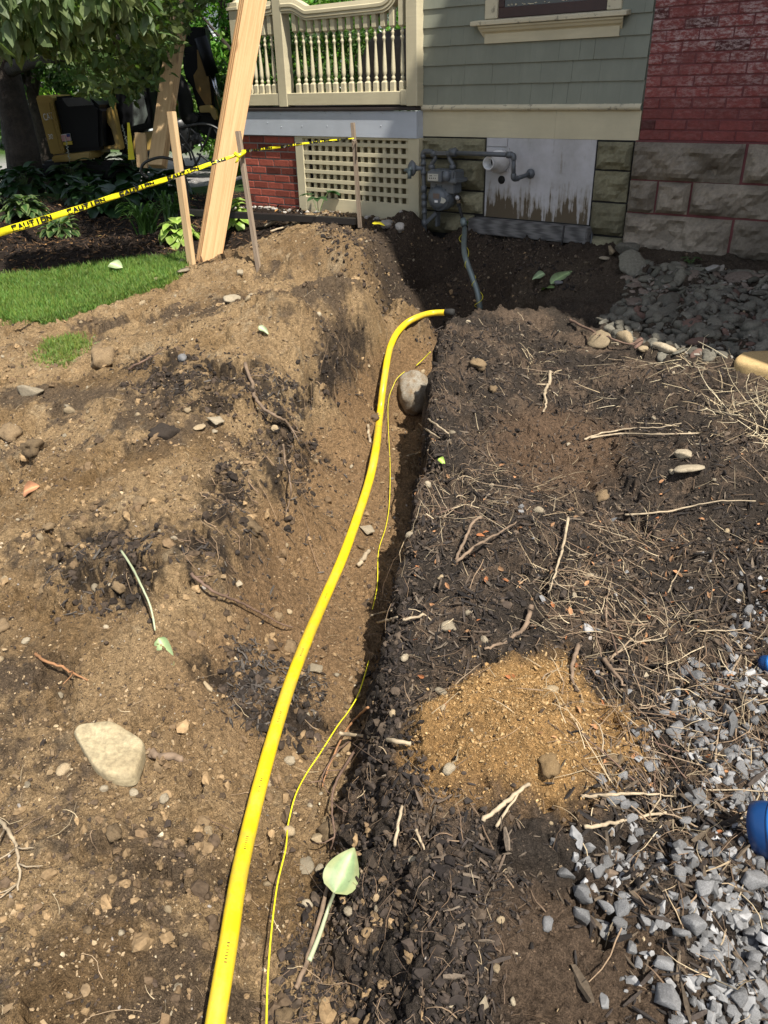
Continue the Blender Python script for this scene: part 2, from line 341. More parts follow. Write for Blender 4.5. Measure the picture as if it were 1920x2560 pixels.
def make_ground():
    ys = [-1.0, -.6, -.2, .1, .3, .45]; y = .55
    while y < 8.2: ys.append(y); y += .0030*(y+.30)*(1.0 if y < 6 else 1.6)
    while y < 400: ys.append(y); y *= 1.06 if y < 20 else 1.25
    ys = np.array(ys); M = 860
    u = np.linspace(-1, 1, M); inner = u*.9/.82; uu = np.where(np.abs(u) < .82, inner*.55, np.sign(u)*(.495+(np.abs(u)-.82)/.18*(3.2)))
    X = (uu[None]*(ys[:, None]*1.12+1.15)); Y = np.repeat(ys[:, None], M, 1)
    X = X.ravel(); Y = Y.ravel(); Z = H(X, Y)
    N = len(ys)
    near = 1-sst(7.5, 12, Y)
    # masks
    j = .06*fbm(X, Y, 5, 4)+.03*fbm(X, Y, 25, 3)
    def m(P, w=.03, k=1.0): return 1-sst(-w, w, poly_sdf(X, Y, P)+j*k)
    lawn = m(P_lawn, .02, .5); bed = m(P_bed, .02, .5)*(1-lawn); xb = np.interp(Y, rimP[:, 1], rimP[:, 0])
    ww = np.interp(Y, rimP[:, 1], wall_w)
    right = sst(-.06, .02, X-(xb-ww*.75)+j*.5)*(1-sst(5.2, 6.3, Y))
    sand = m(P_sand, .05, 1.2); bA = m(P_brownA, .10, 1.5); bB = m(P_brownB, .05, 1.); grav = m(P_grav, .05); st = m(P_stones, .08)
    dk = np.maximum.reduce([m(P_darkL, .05, 1.8), .9*m(P_dk2, .06, 2), .95*m(P_dk3, .06, 2), .9*m(P_dk4, .05, 1.5)])
    brk = sst(-.06, .08, fbm(X+9, Y+2, 17, 5, None, .72)+.03); dk = np.clip(np.clip(dk*1.5, 0, 1)*(.22+.80*brk), 0, 1)
    n1 = fbm(X, Y, 1.7, 5); n2 = fbm(X, Y, 7, 5); n3 = fbm(X, Y, 40, 3)
    tr = 1-sst(.0, .16, Z+.05*n2); tr = tr*near*sst(1.2, 2.2, Y)*(1-right)*sst(-1.0, -.5, X)
    def C3(r, g, b): return np.array([r, g, b])
    def lerp(c, d, k): return c*(1-k[:, None])+(d if d.ndim == 2 else d[None])*k[:, None]
    tan = lerp(np.repeat(C3(.345, .240, .130)[None], len(X), 0), C3(.215, .142, .074), sst(-.25, .45, n1+.5*n2))
    tan = lerp(tan, C3(.42, .33, .21), .6*sst(.15, .6, n3*.7+n2*.6))
    tan = lerp(tan, C3(.075, .056, .042), .82*sst(.02, .30, fbm(X+3, Y+8, 2.6, 6, None, .6)+.22*n3)); tan = lerp(tan, C3(.22, .14, .065), .6*sst(.1, .5, fbm(X-6, Y+3, 3.3, 4)))
    col = lerp(tan, C3(.265, .168, .088), tr*.85)
    col = lerp(col, C3(.036, .028, .022), dk*.92)
    black = lerp(np.repeat(C3(.052, .042, .034)[None], len(X), 0), C3(.135, .098, .070), sst(-.15, .45, n2+.5*n3))
    col = lerp(col, black, right)
    col = lerp(col, C3(.150, .098, .062), bA*.9); col = lerp(col, C3(.115, .080, .054), bB*.9)
    col = lerp(col, lerp(np.repeat(C3(.45, .270, .108)[None], len(X), 0), C3(.34, .20, .080), sst(-.3, .4, n2)), sand*.95)
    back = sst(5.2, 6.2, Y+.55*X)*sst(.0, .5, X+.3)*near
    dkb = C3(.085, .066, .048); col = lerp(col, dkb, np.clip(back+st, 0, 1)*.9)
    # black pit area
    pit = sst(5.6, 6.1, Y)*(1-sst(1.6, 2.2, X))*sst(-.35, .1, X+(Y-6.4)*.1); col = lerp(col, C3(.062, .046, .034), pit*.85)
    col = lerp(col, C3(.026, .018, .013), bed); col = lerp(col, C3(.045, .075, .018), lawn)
    col = lerp(col, C3(.06, .09, .02), m(P_patch, .03)*.4)
    farl = sst(9.5, 10.6, Y)*(1-bed); g = lerp(np.repeat(C3(.05, .10, .02)[None], len(X), 0), C3(.32, .31, .30), sst(14.0, 14.2, Y+.2*X)*(1-sst(24, 24.3, Y)))
    col = col*(1-farl[:, None])+g*farl[:, None]
    # relief
    cl = fbm(X, Y, 9, 5, None, .6); fine = fbm(X, Y, 55, 3, None, .6); rid = 1-np.abs(fbm(X+5, Y, 13, 4))*2.2
    rough = (1-.75*lawn-.5*bed)*near
    chunk = np.maximum(0, fbm(X, Y+4, 16, 3)-.12)
    steep = np.exp(-((X-(xb-ww*.5))/(.12+ww*.4))**2)*(1-sst(5.6, 6.5, Y))
    amp = (.022+.020*dk+.030*steep+.018*right+.004*sand)*rough
    bill = .5-np.abs(fbm(X+.03*n2, Y, 11, 4, None, .55))*1.6; bill2 = .4-np.abs(fbm(X, Y+2, 27, 3))*1.5; pr = np.clip(.35+1.6*fbm(X+40, Y-7, 1.6, 3), .08, 1)
    lump = (.030*np.maximum(bill, -.2)*pr+.010*np.maximum(bill2, -.2))*rough*(1+.1*right)*(1-.35*sand)*(1-.55*tr)
    cut_ = .035*sst(.30, .46, fbm(X-3, Y+1.5, 3.2, 5))*rough*(1-right)*(1-.7*tr)
    Z = Z+lump-cut_+amp*cl+(.005+.004*dk+.003*right)*rough*fine+chunk*.05*rough*(1-.5*tr)*(1-.6*right)
    # crumbly hollows along the dark banks
    Z = Z-.11*dk*np.maximum(0, fbm(X+11, Y, 9, 5, None, .6)-.06)*near; Z = Z-.05*(1-right)*rough*sst(.24, .34, fbm(X+21, Y-4, 6.5, 5, None, .6))*(1-.6*tr)-.04*right*rough*sst(.22, .34, fbm(X+2, Y-14, 7, 4))
    k = (.035*steep+.012*dk)*near
    X = X+k*fbm(Z*1.3+Y, Y, 14, 3, Z*2); Y = Y+k*fbm(X, Z*1.6, 15, 3)
    global GY, GZ, GUU; GY = ys; GZ = Z.reshape(N, M); GUU = uu
    idx = np.arange(N*M).reshape(N, M)
    F = np.stack([idx[:-1, :-1], idx[:-1, 1:], idx[1:, 1:], idx[1:, :-1]], -1).reshape(-1, 4)
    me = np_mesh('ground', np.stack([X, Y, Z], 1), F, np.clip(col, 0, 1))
    return me
def np_mesh(name, V, F, col=None, smooth=True):
    me = bpy.data.meshes.new(name); nv, nf, k = len(V), len(F), F.shape[1]
    me.vertices.add(nv); me.vertices.foreach_set('co', V.astype(np.float32).ravel())
    me.loops.add(nf*k); me.loops.foreach_set('vertex_index', F.astype(np.int32).ravel())
    me.polygons.add(nf); me.polygons.foreach_set('loop_start', np.arange(0, nf*k, k, dtype=np.int32))
    me.polygons.foreach_set('use_smooth', np.full(nf, smooth))
    if col is not None:
        a = me.attributes.new('Col', 'FLOAT_COLOR', 'POINT'); a.data.foreach_set('color', np.hstack([col, np.ones((nv, 1))]).astype(np.float32).ravel())
    me.update(calc_edges=True); me.validate(); return me
def mat_soil():
    t = NT('soil'); at_ = t.n('ShaderNodeAttribute', attribute_name='Col')
    a = t.noise(60, 8, .75); b = t.noise(330, 4, .7); c = t.noise(9, 4)
    v = t.n('ShaderNodeTexVoronoi', feature='F1'); v.inputs['Scale'].default_value = 130; t.l(t.tc.outputs['Object'], v.inputs['Vector'])
    k = t.mix(at_.outputs[0], t.ramp(a.outputs[0], [(.32, .42), (.5, .95), (.68, 1.42)]).outputs[0], 1.0, 'MULTIPLY')
    k = t.mix(k, t.ramp(b.outputs[0], [(.34, .42), (.5, .98), (.66, 1.5)]).outputs[0], 1.0, 'MULTIPLY')
    # pale grit: each cell its own colour
    sel = t.math('GREATER_THAN', v.outputs['Color'], .80); near_ = t.ramp(v.outputs['Distance'], [(.25, 1.), (.4, 0.)])
    k = t.mix(k, t.mix(k, (2.2, 2.15, 2.1), 1.0, 'MULTIPLY'), t.math('MULTIPLY', t.math('MULTIPLY', sel, near_.outputs[0]), .6))
    h = t.math('ADD', t.math('MULTIPLY', a.outputs[0], 1.0), t.math('MULTIPLY', b.outputs[0], .35))
    h = t.math('SUBTRACT', h, t.math('MULTIPLY', v.outputs['Distance'], .25))
    return t.fin(k, .95, t.bump(h, 1.0, .022), 0, .15)
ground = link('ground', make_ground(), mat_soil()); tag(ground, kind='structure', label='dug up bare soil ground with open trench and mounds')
from mathutils.bvhtree import BVHTree
GB = BVHTree.FromObject(ground, bpy.context.evaluated_depsgraph_get())
def hit(x, y, default=.2):      # the ground point seen at a photo pixel
    d = Vector(ray(x, y)).normalized(); p, nrm, i, ds = GB.ray_cast(Vector((0, 0, CZ)), d)
    return p if p else onz(x, y, default)
def vdown(X, Y):               # ground points and normals under many xy at once
    X = np.asarray(X, float); Y = np.asarray(Y, float)
    def hz(X, Y):
        j = np.clip(np.searchsorted(GY, Y)-1, 0, len(GY)-2); ty = np.clip((Y-GY[j])/(GY[j+1]-GY[j]), 0, 1); u = X/(Y*1.12+1.15); i = np.clip(np.searchsorted(GUU, u)-1, 0, len(GUU)-2); tx = np.clip((u-GUU[i])/(GUU[i+1]-GUU[i]), 0, 1)
        return (GZ[j, i]*(1-tx)+GZ[j, i+1]*tx)*(1-ty)+(GZ[j+1, i]*(1-tx)+GZ[j+1, i+1]*tx)*ty
    e = .012; z = hz(X, Y); N_ = np.stack([-(hz(X+e, Y)-hz(X-e, Y))/(2*e), -(hz(X, Y+e)-hz(X, Y-e))/(2*e), np.ones(len(X))], 1); N_ /= np.linalg.norm(N_, axis=1)[:, None]
    return np.stack([X, Y, z], 1), N_
def down(x, y):
    p, nrm, i, ds = GB.ray_cast(Vector((x, y, 5)), Vector((0, 0, -1)))
    return (p, nrm) if p else (Vector((x, y, .2)), Vector((0, 0, 1)))
# ------------------------------------------------------------------ house and porch (local frame: x along the front, y into the house, z up)
def mat_paint(name, col, peel=None, pk=.62, bump=.25, grain=(3, 3, 40)):
    t = NT(name); a = t.noise(3, 5); f = t.mapping(grain); g = t.noise(1, 5, .6, f)
    c = t.mix(col, tuple(x*.80 for x in col), t.ramp(a.outputs[0], [(.35, 0.), (.7, 1.)]).outputs[0])
    c = t.mix(c, tuple(x*.85 for x in col), t.ramp(g.outputs[0], [(.4, 0.), (.7, .7)]).outputs[0])
    h = g.outputs[0]
    if peel:
        p = t.noise(22, 9, .72); pf = t.ramp(p.outputs[0], [(pk, 0.), (pk+.02, 1.)]); c = t.mix(c, peel, pf.outputs[0])
        h = t.math('SUBTRACT', h, pf.outputs[0])
    s = t.noise(120, 3); c = t.mix(c, tuple(x*.6 for x in col), t.ramp(s.outputs[0], [(.66, 0.), (.72, .5)]).outputs[0])
    return t.fin(c, .6, t.bump(h, bump, .003), 0, .35)
M_cream = mat_paint('cream_paint', (.60, .54, .37)); M_creamold = mat_paint('worn_cream_paint', (.62, .56, .40), (.30, .27, .20), .57, .5)
M_sage = mat_paint('sage_paint', (.235, .25, .20), None, .6, .35, (40, 40, 4)); M_band = mat_paint('pale_blue_paint', (.50, .54, .60), None, .6, .12, (3, 3, 30))
M_dark = mat_plain('dark_wood', (.05, .022, .018), .4); M_black = mat_plain('black_gap', (.012, .011, .010), .8)
M_glass = mat_plain('window_glass', (.02, .022, .025), .06, spec=.8); M_deck = mat_plain('deck_boards', (.035, .025, .022), .7)
def mat_col_brick(name, rough=.8, chalk=.0, bmp=.5):
    t = NT(name); at_ = t.n('ShaderNodeAttribute', attribute_name='Col'); a = t.noise(38, 7, .75); b = t.noise(140, 4)
    c = t.mix(at_.outputs[0], t.ramp(a.outputs[0], [(.3, .68), (.7, 1.25)]).outputs[0], 1., 'MULTIPLY')
    if chalk:
        big = t.noise(2.6, 4, .6); v = t.mapping((24, 24, 60)); d = t.noise(1, 9, .8, v)
        k = t.math('MULTIPLY', t.ramp(big.outputs[0], [(.32, 0.), (.52, 1.)]).outputs[0], t.ramp(d.outputs[0], [(.46, 0.), (.60, 1.)]).outputs[0])
        hz = t.n('ShaderNodeSeparateXYZ'); t.l(t.tc.outputs['Object'], hz.inputs[0]); kz = t.n('ShaderNodeMapRange'); t.l(hz.outputs[2], kz.inputs[0])
        kz.inputs[1].default_value = 1.35; kz.inputs[2].default_value = 1.75; kz.inputs[3].default_value = .12; kz.inputs[4].default_value = 1
        c = t.mix(c, (.50, .38, .36), t.math('MULTIPLY', t.math('MULTIPLY', k, kz.outputs[0]), chalk))
    h = t.math('ADD', a.outputs[0], t.math('MULTIPLY', b.outputs[0], .4))
    return t.fin(c, rough, t.bump(h, bmp, .006), 0, .3)
def set_col(o, cols):            # one colour per vertex
    a = o.data.attributes.new('Col', 'FLOAT_COLOR', 'POINT'); a.data.foreach_set('color', np.hstack([np.array(cols), np.ones((len(cols), 1))]).astype(np.float32).ravel())
M_brickpaint = mat_col_brick('painted_brick', .6, .95, .8); M_brickred = mat_col_brick('red_brick', .85); M_mortar = mat_plain('mortar', (.27, .24, .22), .95, bump=.6)
M_mortar_red = mat_plain('painted_mortar', (.16, .045, .045), .8, bump=.6)
M_rock = mat_col_brick('rock_faced_stone', .9, 0, .9)
house = empty('house', W(0, 0, 0), 'green shingled house with cream trim, a red painted brick wing and a rough stone foundation', 'house', rz=-FA)
def bricks(m, u0, u1, z0, z1, y, L=.203, Hh=.0568, j=.0095, dep=.09, base=(.33, .07, .05), cols=None, var=.2):
    z = z0; row = 0
    while z < z1-.01:
        u = u0-(0 if row % 2 == 0 else L*.5+random.uniform(-.01, .01))
        while u < u1:
            a = max(u, u0); b = min(u+L, u1)
            if b-a > .015:
                e = random.uniform(-.0015, .0025); k = len(m.v); c = 1+random.uniform(-var, var); zz = random.uniform(-.001, .001)
                x0, x1, y0, y1, q0, q1 = a+j/2, b-j/2, y-e, y+dep, z+zz, z+Hh+zz; bv = .004
                p = [(x0, y1, q0), (x1, y1, q0), (x1, y1, q1), (x0, y1, q1), (x0, y0+bv, q0), (x1, y0+bv, q0), (x1, y0+bv, q1), (x0, y0+bv, q1),
                     (x0+bv, y0, q0+bv), (x1-bv, y0, q0+bv), (x1-bv, y0, q1-bv), (x0+bv, y0, q1-bv)]
                m.add(p, [(8, 9, 10, 11), (4, 5, 9, 8), (5, 6, 10, 9), (6, 7, 11, 10), (7, 4, 8, 11), (0, 1, 5, 4), (1, 2, 6, 5), (2, 3, 7, 6), (3, 0, 4, 7)])
                dk = .45 if random.random() < .06 else 1
                cols += [tuple(v*c*dk for v in base)]*12
            u += L+random.uniform(-.004, .004)
        z += Hh+j; row += 1
# siding of single shingles, each course over the one below
m = MB(); z = 1.430; zs = [1.43, 1.571, 1.707, 1.84, 1.966, 2.093]
while zs[-1] < 3.4: zs.append(zs[-1]+.133)
for i in range(len(zs)-1):
    u = -4.232; t0, t1 = zs[i], zs[i+1]
    while u < -2.372:
        w_ = random.uniform(.09, .26); ub = min(u+w_, -2.368)
        if -2.368-ub < .04: ub = -2.368
        skip = t0 > 1.83 and t1 < 2.4 and False
        e = random.uniform(0, .0022); g = random.choice((.0002, .0004, .0012)); d = random.uniform(-.0012, .0012)
        for (a, b) in ([(u, ub)] if t0 < 1.95 else [(max(u, -9), min(ub, -3.64)), (max(u, -2.60), ub)]):
            if b-a > .008:
                m.add([(a+g, .0, t0+d), (b-g, .0, t0+d), (b-g, -.017-e, t0+d), (a+g, -.017-e, t0+d), (a+g, .0, t1+.02), (b-g, .0, t1+.02), (b-g, -.003, t1+.02), (a+g, -.003, t1+.02)],
                      [(3, 2, 1, 0), (4, 5, 6, 7), (3, 0, 4, 7), (1, 2, 6, 5), (2, 3, 7, 6)])
        u = ub
m.box((-4.23, .004, 1.38), (-2.36, .03, 3.4)); m.build('siding', M_sage, house)
m = MB(); m.box((-4.30, -.028, 1.43), (-4.234, .05, 3.9)); m.box((-4.30, .05, 1.43), (-4.27, .35, 3.9)); m.build('corner_board', M_creamold, house, .003)
m = MB(); m.box((-4.236, -.006, 1.198), (-3.02, .03, 1.386)); m.box((-3.0185, -.006, 1.198), (-2.366, .03, 1.386)); m.build('skirt_board', M_cream, house)
m = MB()
us = np.linspace(-4.25, -2.366, 60); rg = []
for k, u in enumerate(us):
    q = .003*math.sin(u*31)+random.uniform(-.0015, .0015)
    rg.append([(u, .0, 1.386), (u, -.022+q, 1.386), (u, -.036+q, 1.398), (u, -.038+q, 1.410), (u, -.030+q, 1.423), (u, -.004, 1.438+q)])
vs = [p for r_ in rg for p in r_]
m.add(vs, [(i*6+j, i*6+j+1, (i+1)*6+j+1, (i+1)*6+j) for i in range(59) for j in range(5)], True); m.build('water_table', M_creamold, house)
# window
wf = empty('window'); wf.parent = house
for a_, b_ in ((-3.655, -3.548), (-2.689, -2.585)):
    m = MB(); m.box((a_, -.030, 1.994), (b_, .05, 3.2)); m.build('casing', M_creamold, wf, .004)
m = MB(); m.box((-3.548, -.014, 1.995), (-2.689, .003, 2.062)); m.box((-3.548, -.014, 2.062), (-3.50, .003, 3.2)); m.box((-2.735, -.014, 2.062), (-2.689, .003, 3.2)); m.build('sash', M_dark, wf, .003)
m = MB(); m.box((-3.50, -.006, 2.062), (-2.735, .001, 3.2)); m.build('pane', M_glass, wf)
m = MB()
for k in range(26):
    x = random.uniform(-3.49, -2.75); s_ = random.uniform(.004, .02); z_ = 2.066+random.uniform(0, .012); m.box((x, -.010, z_), (x+s_, -.0065, z_+random.uniform(.002, .008)))
m.beam((-2.86, -.012, 2.085), (-2.84, -.012, 2.12), .006, .004); m.beam((-2.84, -.012, 2.12), (-2.835, -.012, 2.09), .008, .004); m.build('paint_flake', M_creamold, wf)
m = MB(); m.add([(-3.748, .03, 1.962), (-2.520, .03, 1.962), (-2.520, -.085, 1.952), (-3.748, -.085, 1.952), (-3.748, .03, 1.998), (-2.520, .03, 1.998), (-2.520, -.085, 1.982), (-3.748, -.085, 1.982)],
    [(3, 2, 1, 0), (4, 5, 6, 7), (0, 1, 5, 4), (1, 2, 6, 5), (2, 3, 7, 6), (3, 0, 4, 7)]); m.build('sill', M_creamold, wf, .004)
m = MB(); prof = [(-.066, 1.950), (-.066, 1.938), (-.055, 1.930), (-.046, 1.915), (-.030, 1.905), (-.026, 1.900), (-.026, 1.838)]
vs = []
for i, (y, z) in enumerate(prof):
    e = max(0, (-y-.026))*.9; vs += [(-3.652-e, y, z), (-2.583+e, y, z)]
vs += [(-3.652, .02, 1.838), (-2.583, .02, 1.838)]
m.add(vs, [(2*i, 2*i+2, 2*i+3, 2*i+1) for i in range(7)]+[tuple([2*i for i in range(8)]+[])[::-1], tuple([2*i+1 for i in range(8)])])
m.add([(-3.72, .02, 1.951), (-2.55, .02, 1.951), (-2.55, .02, 1.838), (-3.72, .02, 1.838)], [(0, 1, 2, 3)]); m.build('apron', M_cream, wf)
# painted brick wing with its stone base
m = MB(); cols = []; bricks(m, -2.362, -.2, 1.203, 3.0, -.012, L=.217, Hh=.058, j=.0075, base=(.215, .050, .044), cols=cols); o = m.build('brick_wall', M_brickpaint, house); set_col(o, cols)
m = MB(); m.box((-2.355, -.008, 1.20), (-.2, .3, 6.5)); m.build('mortar_bed', M_mortar_red, o)
def stone(m, cols, u0, u1, z0, z1, y, base, bulge=.035, nx=22, nz=14):
    g = .005; u0 += g; u1 -= g; z0 += g; z1 -= g; sd = random.uniform(0, 90); k = len(m.v); nx = max(8, int((u1-u0)*45)); nz = max(8, int((z1-z0)*45))
    U, Z = np.meshgrid(np.linspace(u0, u1, nx), np.linspace(z0, z1, nz)); ex = np.minimum((U-u0), (u1-U))/.045; ez = np.minimum(Z-z0, z1-Z)/.045
    e = np.clip(np.minimum(ex, ez), 0, 1)**.55; n = fbm(U.ravel()+sd, Z.ravel(), 5, 4).reshape(U.shape); r_ = 1-np.abs(fbm(U.ravel()+sd+5, Z.ravel()*1.5, 6, 3)).reshape(U.shape)*2
    q = fbm(U.ravel()+sd, Z.ravel(), 30, 2).reshape(U.shape)
    Y = y-e*(bulge*(.7+2.6*n)+.034*np.maximum(r_, -.6)+.010*q)-.004
    vs = [(U[j, i]+.004*q[j, i]*(1-e[j, i]), Y[j, i], Z[j, i]+.004*q[j, i]*(1-e[j, i])) for j in range(nz) for i in range(nx)]
    m.add(vs, [(j*nx+i, j*nx+i+1, (j+1)*nx+i+1, (j+1)*nx+i) for j in range(nz-1) for i in range(nx-1)], False)
    b = len(m.v); m.hexa([(u0, y, z0), (u1, y, z0), (u1, y+.15, z0), (u0, y+.15, z0), (u0, y, z1), (u1, y, z1), (u1, y+.15, z1), (u0, y+.15, z1)])
    c = 1+random.uniform(-.18, .18); t_ = fbm(U.ravel()+sd, Z.ravel()+9, 4, 3)
    cols += [tuple(v*c*(1+.45*t_[i]) for v in base) for i in range(nx*nz)]+[base]*8
m = MB(); cols = []
for (a, b, c, d) in [(-2.38, -1.62, .945, 1.195), (-1.61, -.95, .955, 1.195), (-.94, -.2, .95, 1.195), (-2.38, -2.175, .725, .945), (-2.17, -1.935, .73, .945), (-1.93, -1.34, .735, .95), (-1.33, -.7, .735, .95), (-.69, -.2, .73, .945),
                     (-2.385, -1.62, .46, .725), (-1.61, -.9, .46, .73), (-.89, -.2, .45, .73)]:
    stone(m, cols, a, b, c, d, -.03, (.235, .20, .155))
for (a, b, c, d) in [(-2.39, -2.05, .38, .458), (-2.04, -1.7, .37, .458), (-1.69, -1.2, .37, .456), (-1.19, -.5, .37, .456)]: stone(m, cols, a, b, c, d, -.045, (.10, .09, .075), .02)
o = m.build('wing_foundation', M_rock, house); set_col(o, cols)
m = MB(); m.box((-2.375, -.026, .3), (-.2, .2, 1.2)); m.build('pointing', M_mortar_red, o)
m = MB(); cols = []
for (a, b, c, d) in [(-4.236, -3.62, 1.035, 1.192), (-4.236, -3.90, .80, 1.03), (-3.895, -3.62, .80, 1.03), (-4.236, -3.62, .62, .795), (-4.236, -3.70, .44, .615), (-3.69, -3.45, .30, .485), (-3.44, -3.05, .30, .48), (-3.04, -2.66, .30, .48),
                     (-2.664, -2.392, 1.0, 1.190), (-2.666, -2.392, .782, .996), (-2.664, -2.392, .545, .777), (-2.64, -2.39, .40, .538)]:
    stone(m, cols, a, b, c, d, -.012, (.19, .175, .11), .032)
o = m.build('foundation', M_rock, house); set_col(o, cols)
m = MB(); m.box((-4.24, .0, .25), (-3.60, .2, 1.195)); m.box((-3.60, .02, .25), (-2.70, .2, .60)); m.box((-2.70, .0, .25), (-2.386, .2, 1.195)); m.build('joint', M_black, o)
# boarded basement opening
t = NT('peeling_board'); sp = t.n('ShaderNodeSeparateXYZ'); t.l(t.tc.outputs['Object'], sp.inputs[0])
v = t.mapping((26, 26, 2.2)); n1 = t.noise(1, 6, .62, v); v2 = t.mapping((120, 120, 14)); n2 = t.noise(1, 5, .7, v2); big = t.noise(5, 4)
zr = t.n('ShaderNodeMapRange'); t.l(sp.outputs[2], zr.inputs[0]); zr.inputs[1].default_value = .60; zr.inputs[2].default_value = .92; zr.inputs[3].default_value = .17; zr.inputs[4].default_value = -.22
k = t.math('ADD', t.math('ADD', t.math('ADD', n1.outputs[0], t.math('MULTIPLY', t.math('SUBTRACT', big.outputs[0], .5), .55)), t.math('MULTIPLY', n2.outputs[0], .26)), zr.outputs[0])
pk = t.ramp(k, [(.66, 0.), (.70, 1.)])
c = t.mix((.50, .49, .50), (.36, .35, .34), t.ramp(big.outputs[0], [(.35, 0.), (.7, 1.)]).outputs[0])
c = t.mix(c, (.22, .19, .14), t.ramp(k, [(.52, 0.), (.68, .75)]).outputs[0]); c = t.mix(c, (.105, .080, .050), pk.outputs[0])
c = t.mix(c, (.16, .15, .12), t.ramp(n2.outputs[0], [(.66, 0.), (.70, .7)]).outputs[0])
M_panel = t.fin(c, .75, t.bump(k, .5, .004), 0, .3)
m = MB(); m.box((-3.612, -.004, .607), (-2.677, .02, 1.196)); pan = m.build('boarded_opening', M_panel, house)
m = MB(); m.box((-3.60, -.016, 1.135), (-3.42, -.0045, 1.194)); m.box((-3.606, -.014, .955), (-3.40, -.0045, 1.128)); m.build('patch_board', M_panel, pan, .002)
m = MB(); RX = Matrix.Rotation(R(90), 4, 'X')
m.lathe([(.031, .0), (.031, .004)], Matrix.Translation((-3.46, -.005, .893)) @ RX, 20); m.build('hole', M_black, pan)  # flat black disc paints the dark inside of a hole
M_timber = mat_wood('weathered_timber', (.17, .165, .16), (.07, .068, .066), (2.2, 30, 30), .9, False)
m = MB(); m.box((-3.69, -.13, .485), (-2.63, .0, .600)); m.build('sill_timber', M_timber, house, .008, 2)
# projecting wing off to the right of the frame: it throws the big shade over wall and ground
HWING = 10.6
m = MB(); m.box((.96, -2.38, .0), (8, 6, HWING)); o = m.build('brick_wing', M_mortar_red, house)
m = MB(); cols = []; bricks(m, 0, 2.38, .95, 3.6, -.012, L=.217, Hh=.058, j=.0075, base=(.215, .050, .044), cols=cols)
Mx = Matrix.Translation((.956, -.003, 0)) @ Matrix.Rotation(R(-90), 4, 'Z'); m.v = [tuple(Mx @ Vector(p)) for p in m.v]
o2 = m.build('brick_wing_face', M_brickpaint, house); set_col(o2, cols)
m = MB(); m.box((-4.26, .031, 3.4), (.96, 6, 6.8)); m.box((-.2, -.01, .2), (.96, .3, 3.4)); m.build('upper_wall', M_sage, house)
# ------------------------------------------------------------------ porch
porch = empty('porch', W(-5.3, .5, .1), 'cream painted wooden porch with turned balusters above a pale blue band and square lattice', 'porch', rz=-FA)
po = (-5.3, -.1, .5)
def pb(m, name, mat, bev=.003, parent=None):
    m.v = [(v[0]-po[0], v[1]-po[1], v[2]-po[2]) for v in m.v]
    return m.build(name, mat, parent or porch, bev)
m = MB(); m.box((-6.42, -.1, 1.185), (-4.236, -.072, 1.388)); m.box((-4.262, -.0715, 1.185), (-4.236, .0, 1.388)); m.box((-6.42, -.0715, 1.185), (-6.395, 2.4, 1.388)); band = pb(m, 'skirt_band', M_band, .002)
m = MB()
for x, y, in [(555,790),(697,785),(867,785),(1037,785),(1262,783),(467,848),(562,878),(705,873),(1250,870),(1045,865),(880,872)]:
    u_, z_ = onwall((500+x*.36166)/K, y*.36166/K, .1); m.lathe([(.005, .0), (.004, .003), (.001, .0035)], Matrix.Translation((u_, -.100, z_)) @ RX, 8)
pb(m, 'nail_head', M_band, 0, band)
for a in (-3, -2, -1): pass
m = MB(); m.box((-6.45, -.115, 1.392), (-4.235, 2.4, 1.416)); m.box((-6.36, -.06, 1.416), (-4.3, -.01, 1.430)); pb(m, 'deck', M_deck)
def post(u0, u1, z1, d=.105):
    m = MB(); m.box((u0, -.1, 1.425), (u1, -.1+d, z1)); return pb(m, 'post', M_cream, .004)
post(-5.808, -5.700, 3.9); post(-4.338, -4.228, 3.9, .095)
m = MB(); m.box((-6.37, -.1, 1.425), (-6.25, .02, 2.21)); m.box((-6.385, -.115, 2.21), (-6.235, .035, 2.235)); m.box((-6.375, -.105, 2.235), (-6.245, .025, 2.27))
m.lathe([(.05, 2.27), (.03, 2.29), (.055, 2.33), (.06, 2.37), (.03, 2.42), (.0, 2.43)], Matrix.Translation((-6.31, -.04, 0)), 16); pb(m, 'newel_post', M_cream, .003)
m = MB(); m.box((-5.70, -.095, 1.436), (-4.40, -.035, 1.535)); m.box((-4.3995, -.100, 1.432), (-4.338, -.03, 1.545)); pb(m, 'bottom_rail', M_cream, .004)
m = MB(); m.box((-6.25, -.095, 1.436), (-5.81, -.035, 1.535)); pb(m, 'bottom_rail', M_cream, .004)
# moulded top rail that dips between the posts
def toprail(path, name):
    prof = [(-.018, 0), (-.098, .0), (-.098, .010), (-.092, .014), (-.102, .020), (-.102, .034), (-.094, .040), (-.106, .047), (-.106, .068), (-.100, .075), (-.092, .105), (-.02, .105), (-.018, .0)]
    m = MB(); n = len(prof); vs = []
    for i, (u, z) in enumerate(path):
        a = path[max(i-1, 0)]; b = path[min(i+1, len(path)-1)]; tx, tz = b[0]-a[0], b[1]-a[1]; L_ = math.hypot(tx, tz); nx_, nz_ = -tz/L_, tx/L_
        for y, h in prof: vs.append((u+nx_*h, y, z+nz_*h))
    m.add(vs, [(i*n+j, (i+1)*n+j, (i+1)*n+j+1, i*n+j+1) for i in range(len(path)-1) for j in range(n-1)], False)
    return pb(m, name, M_cream, 0)
cur = [(-5.70, 2.150), (-5.60, 2.148)]+[(-5.60+.20*t_, 2.148-.065*(t_*t_*(3-2*t_))) for t_ in np.linspace(.1, 1, 10)]+[(-5.2, 2.083), (-4.7, 2.086), (-4.60, 2.088)]+[(-4.60+.20*math.sin(a)*.95, 2.088+.16*(1-math.cos(a))) for a in np.linspace(.15, 1.35, 12)]+[(-4.385, 2.32)]
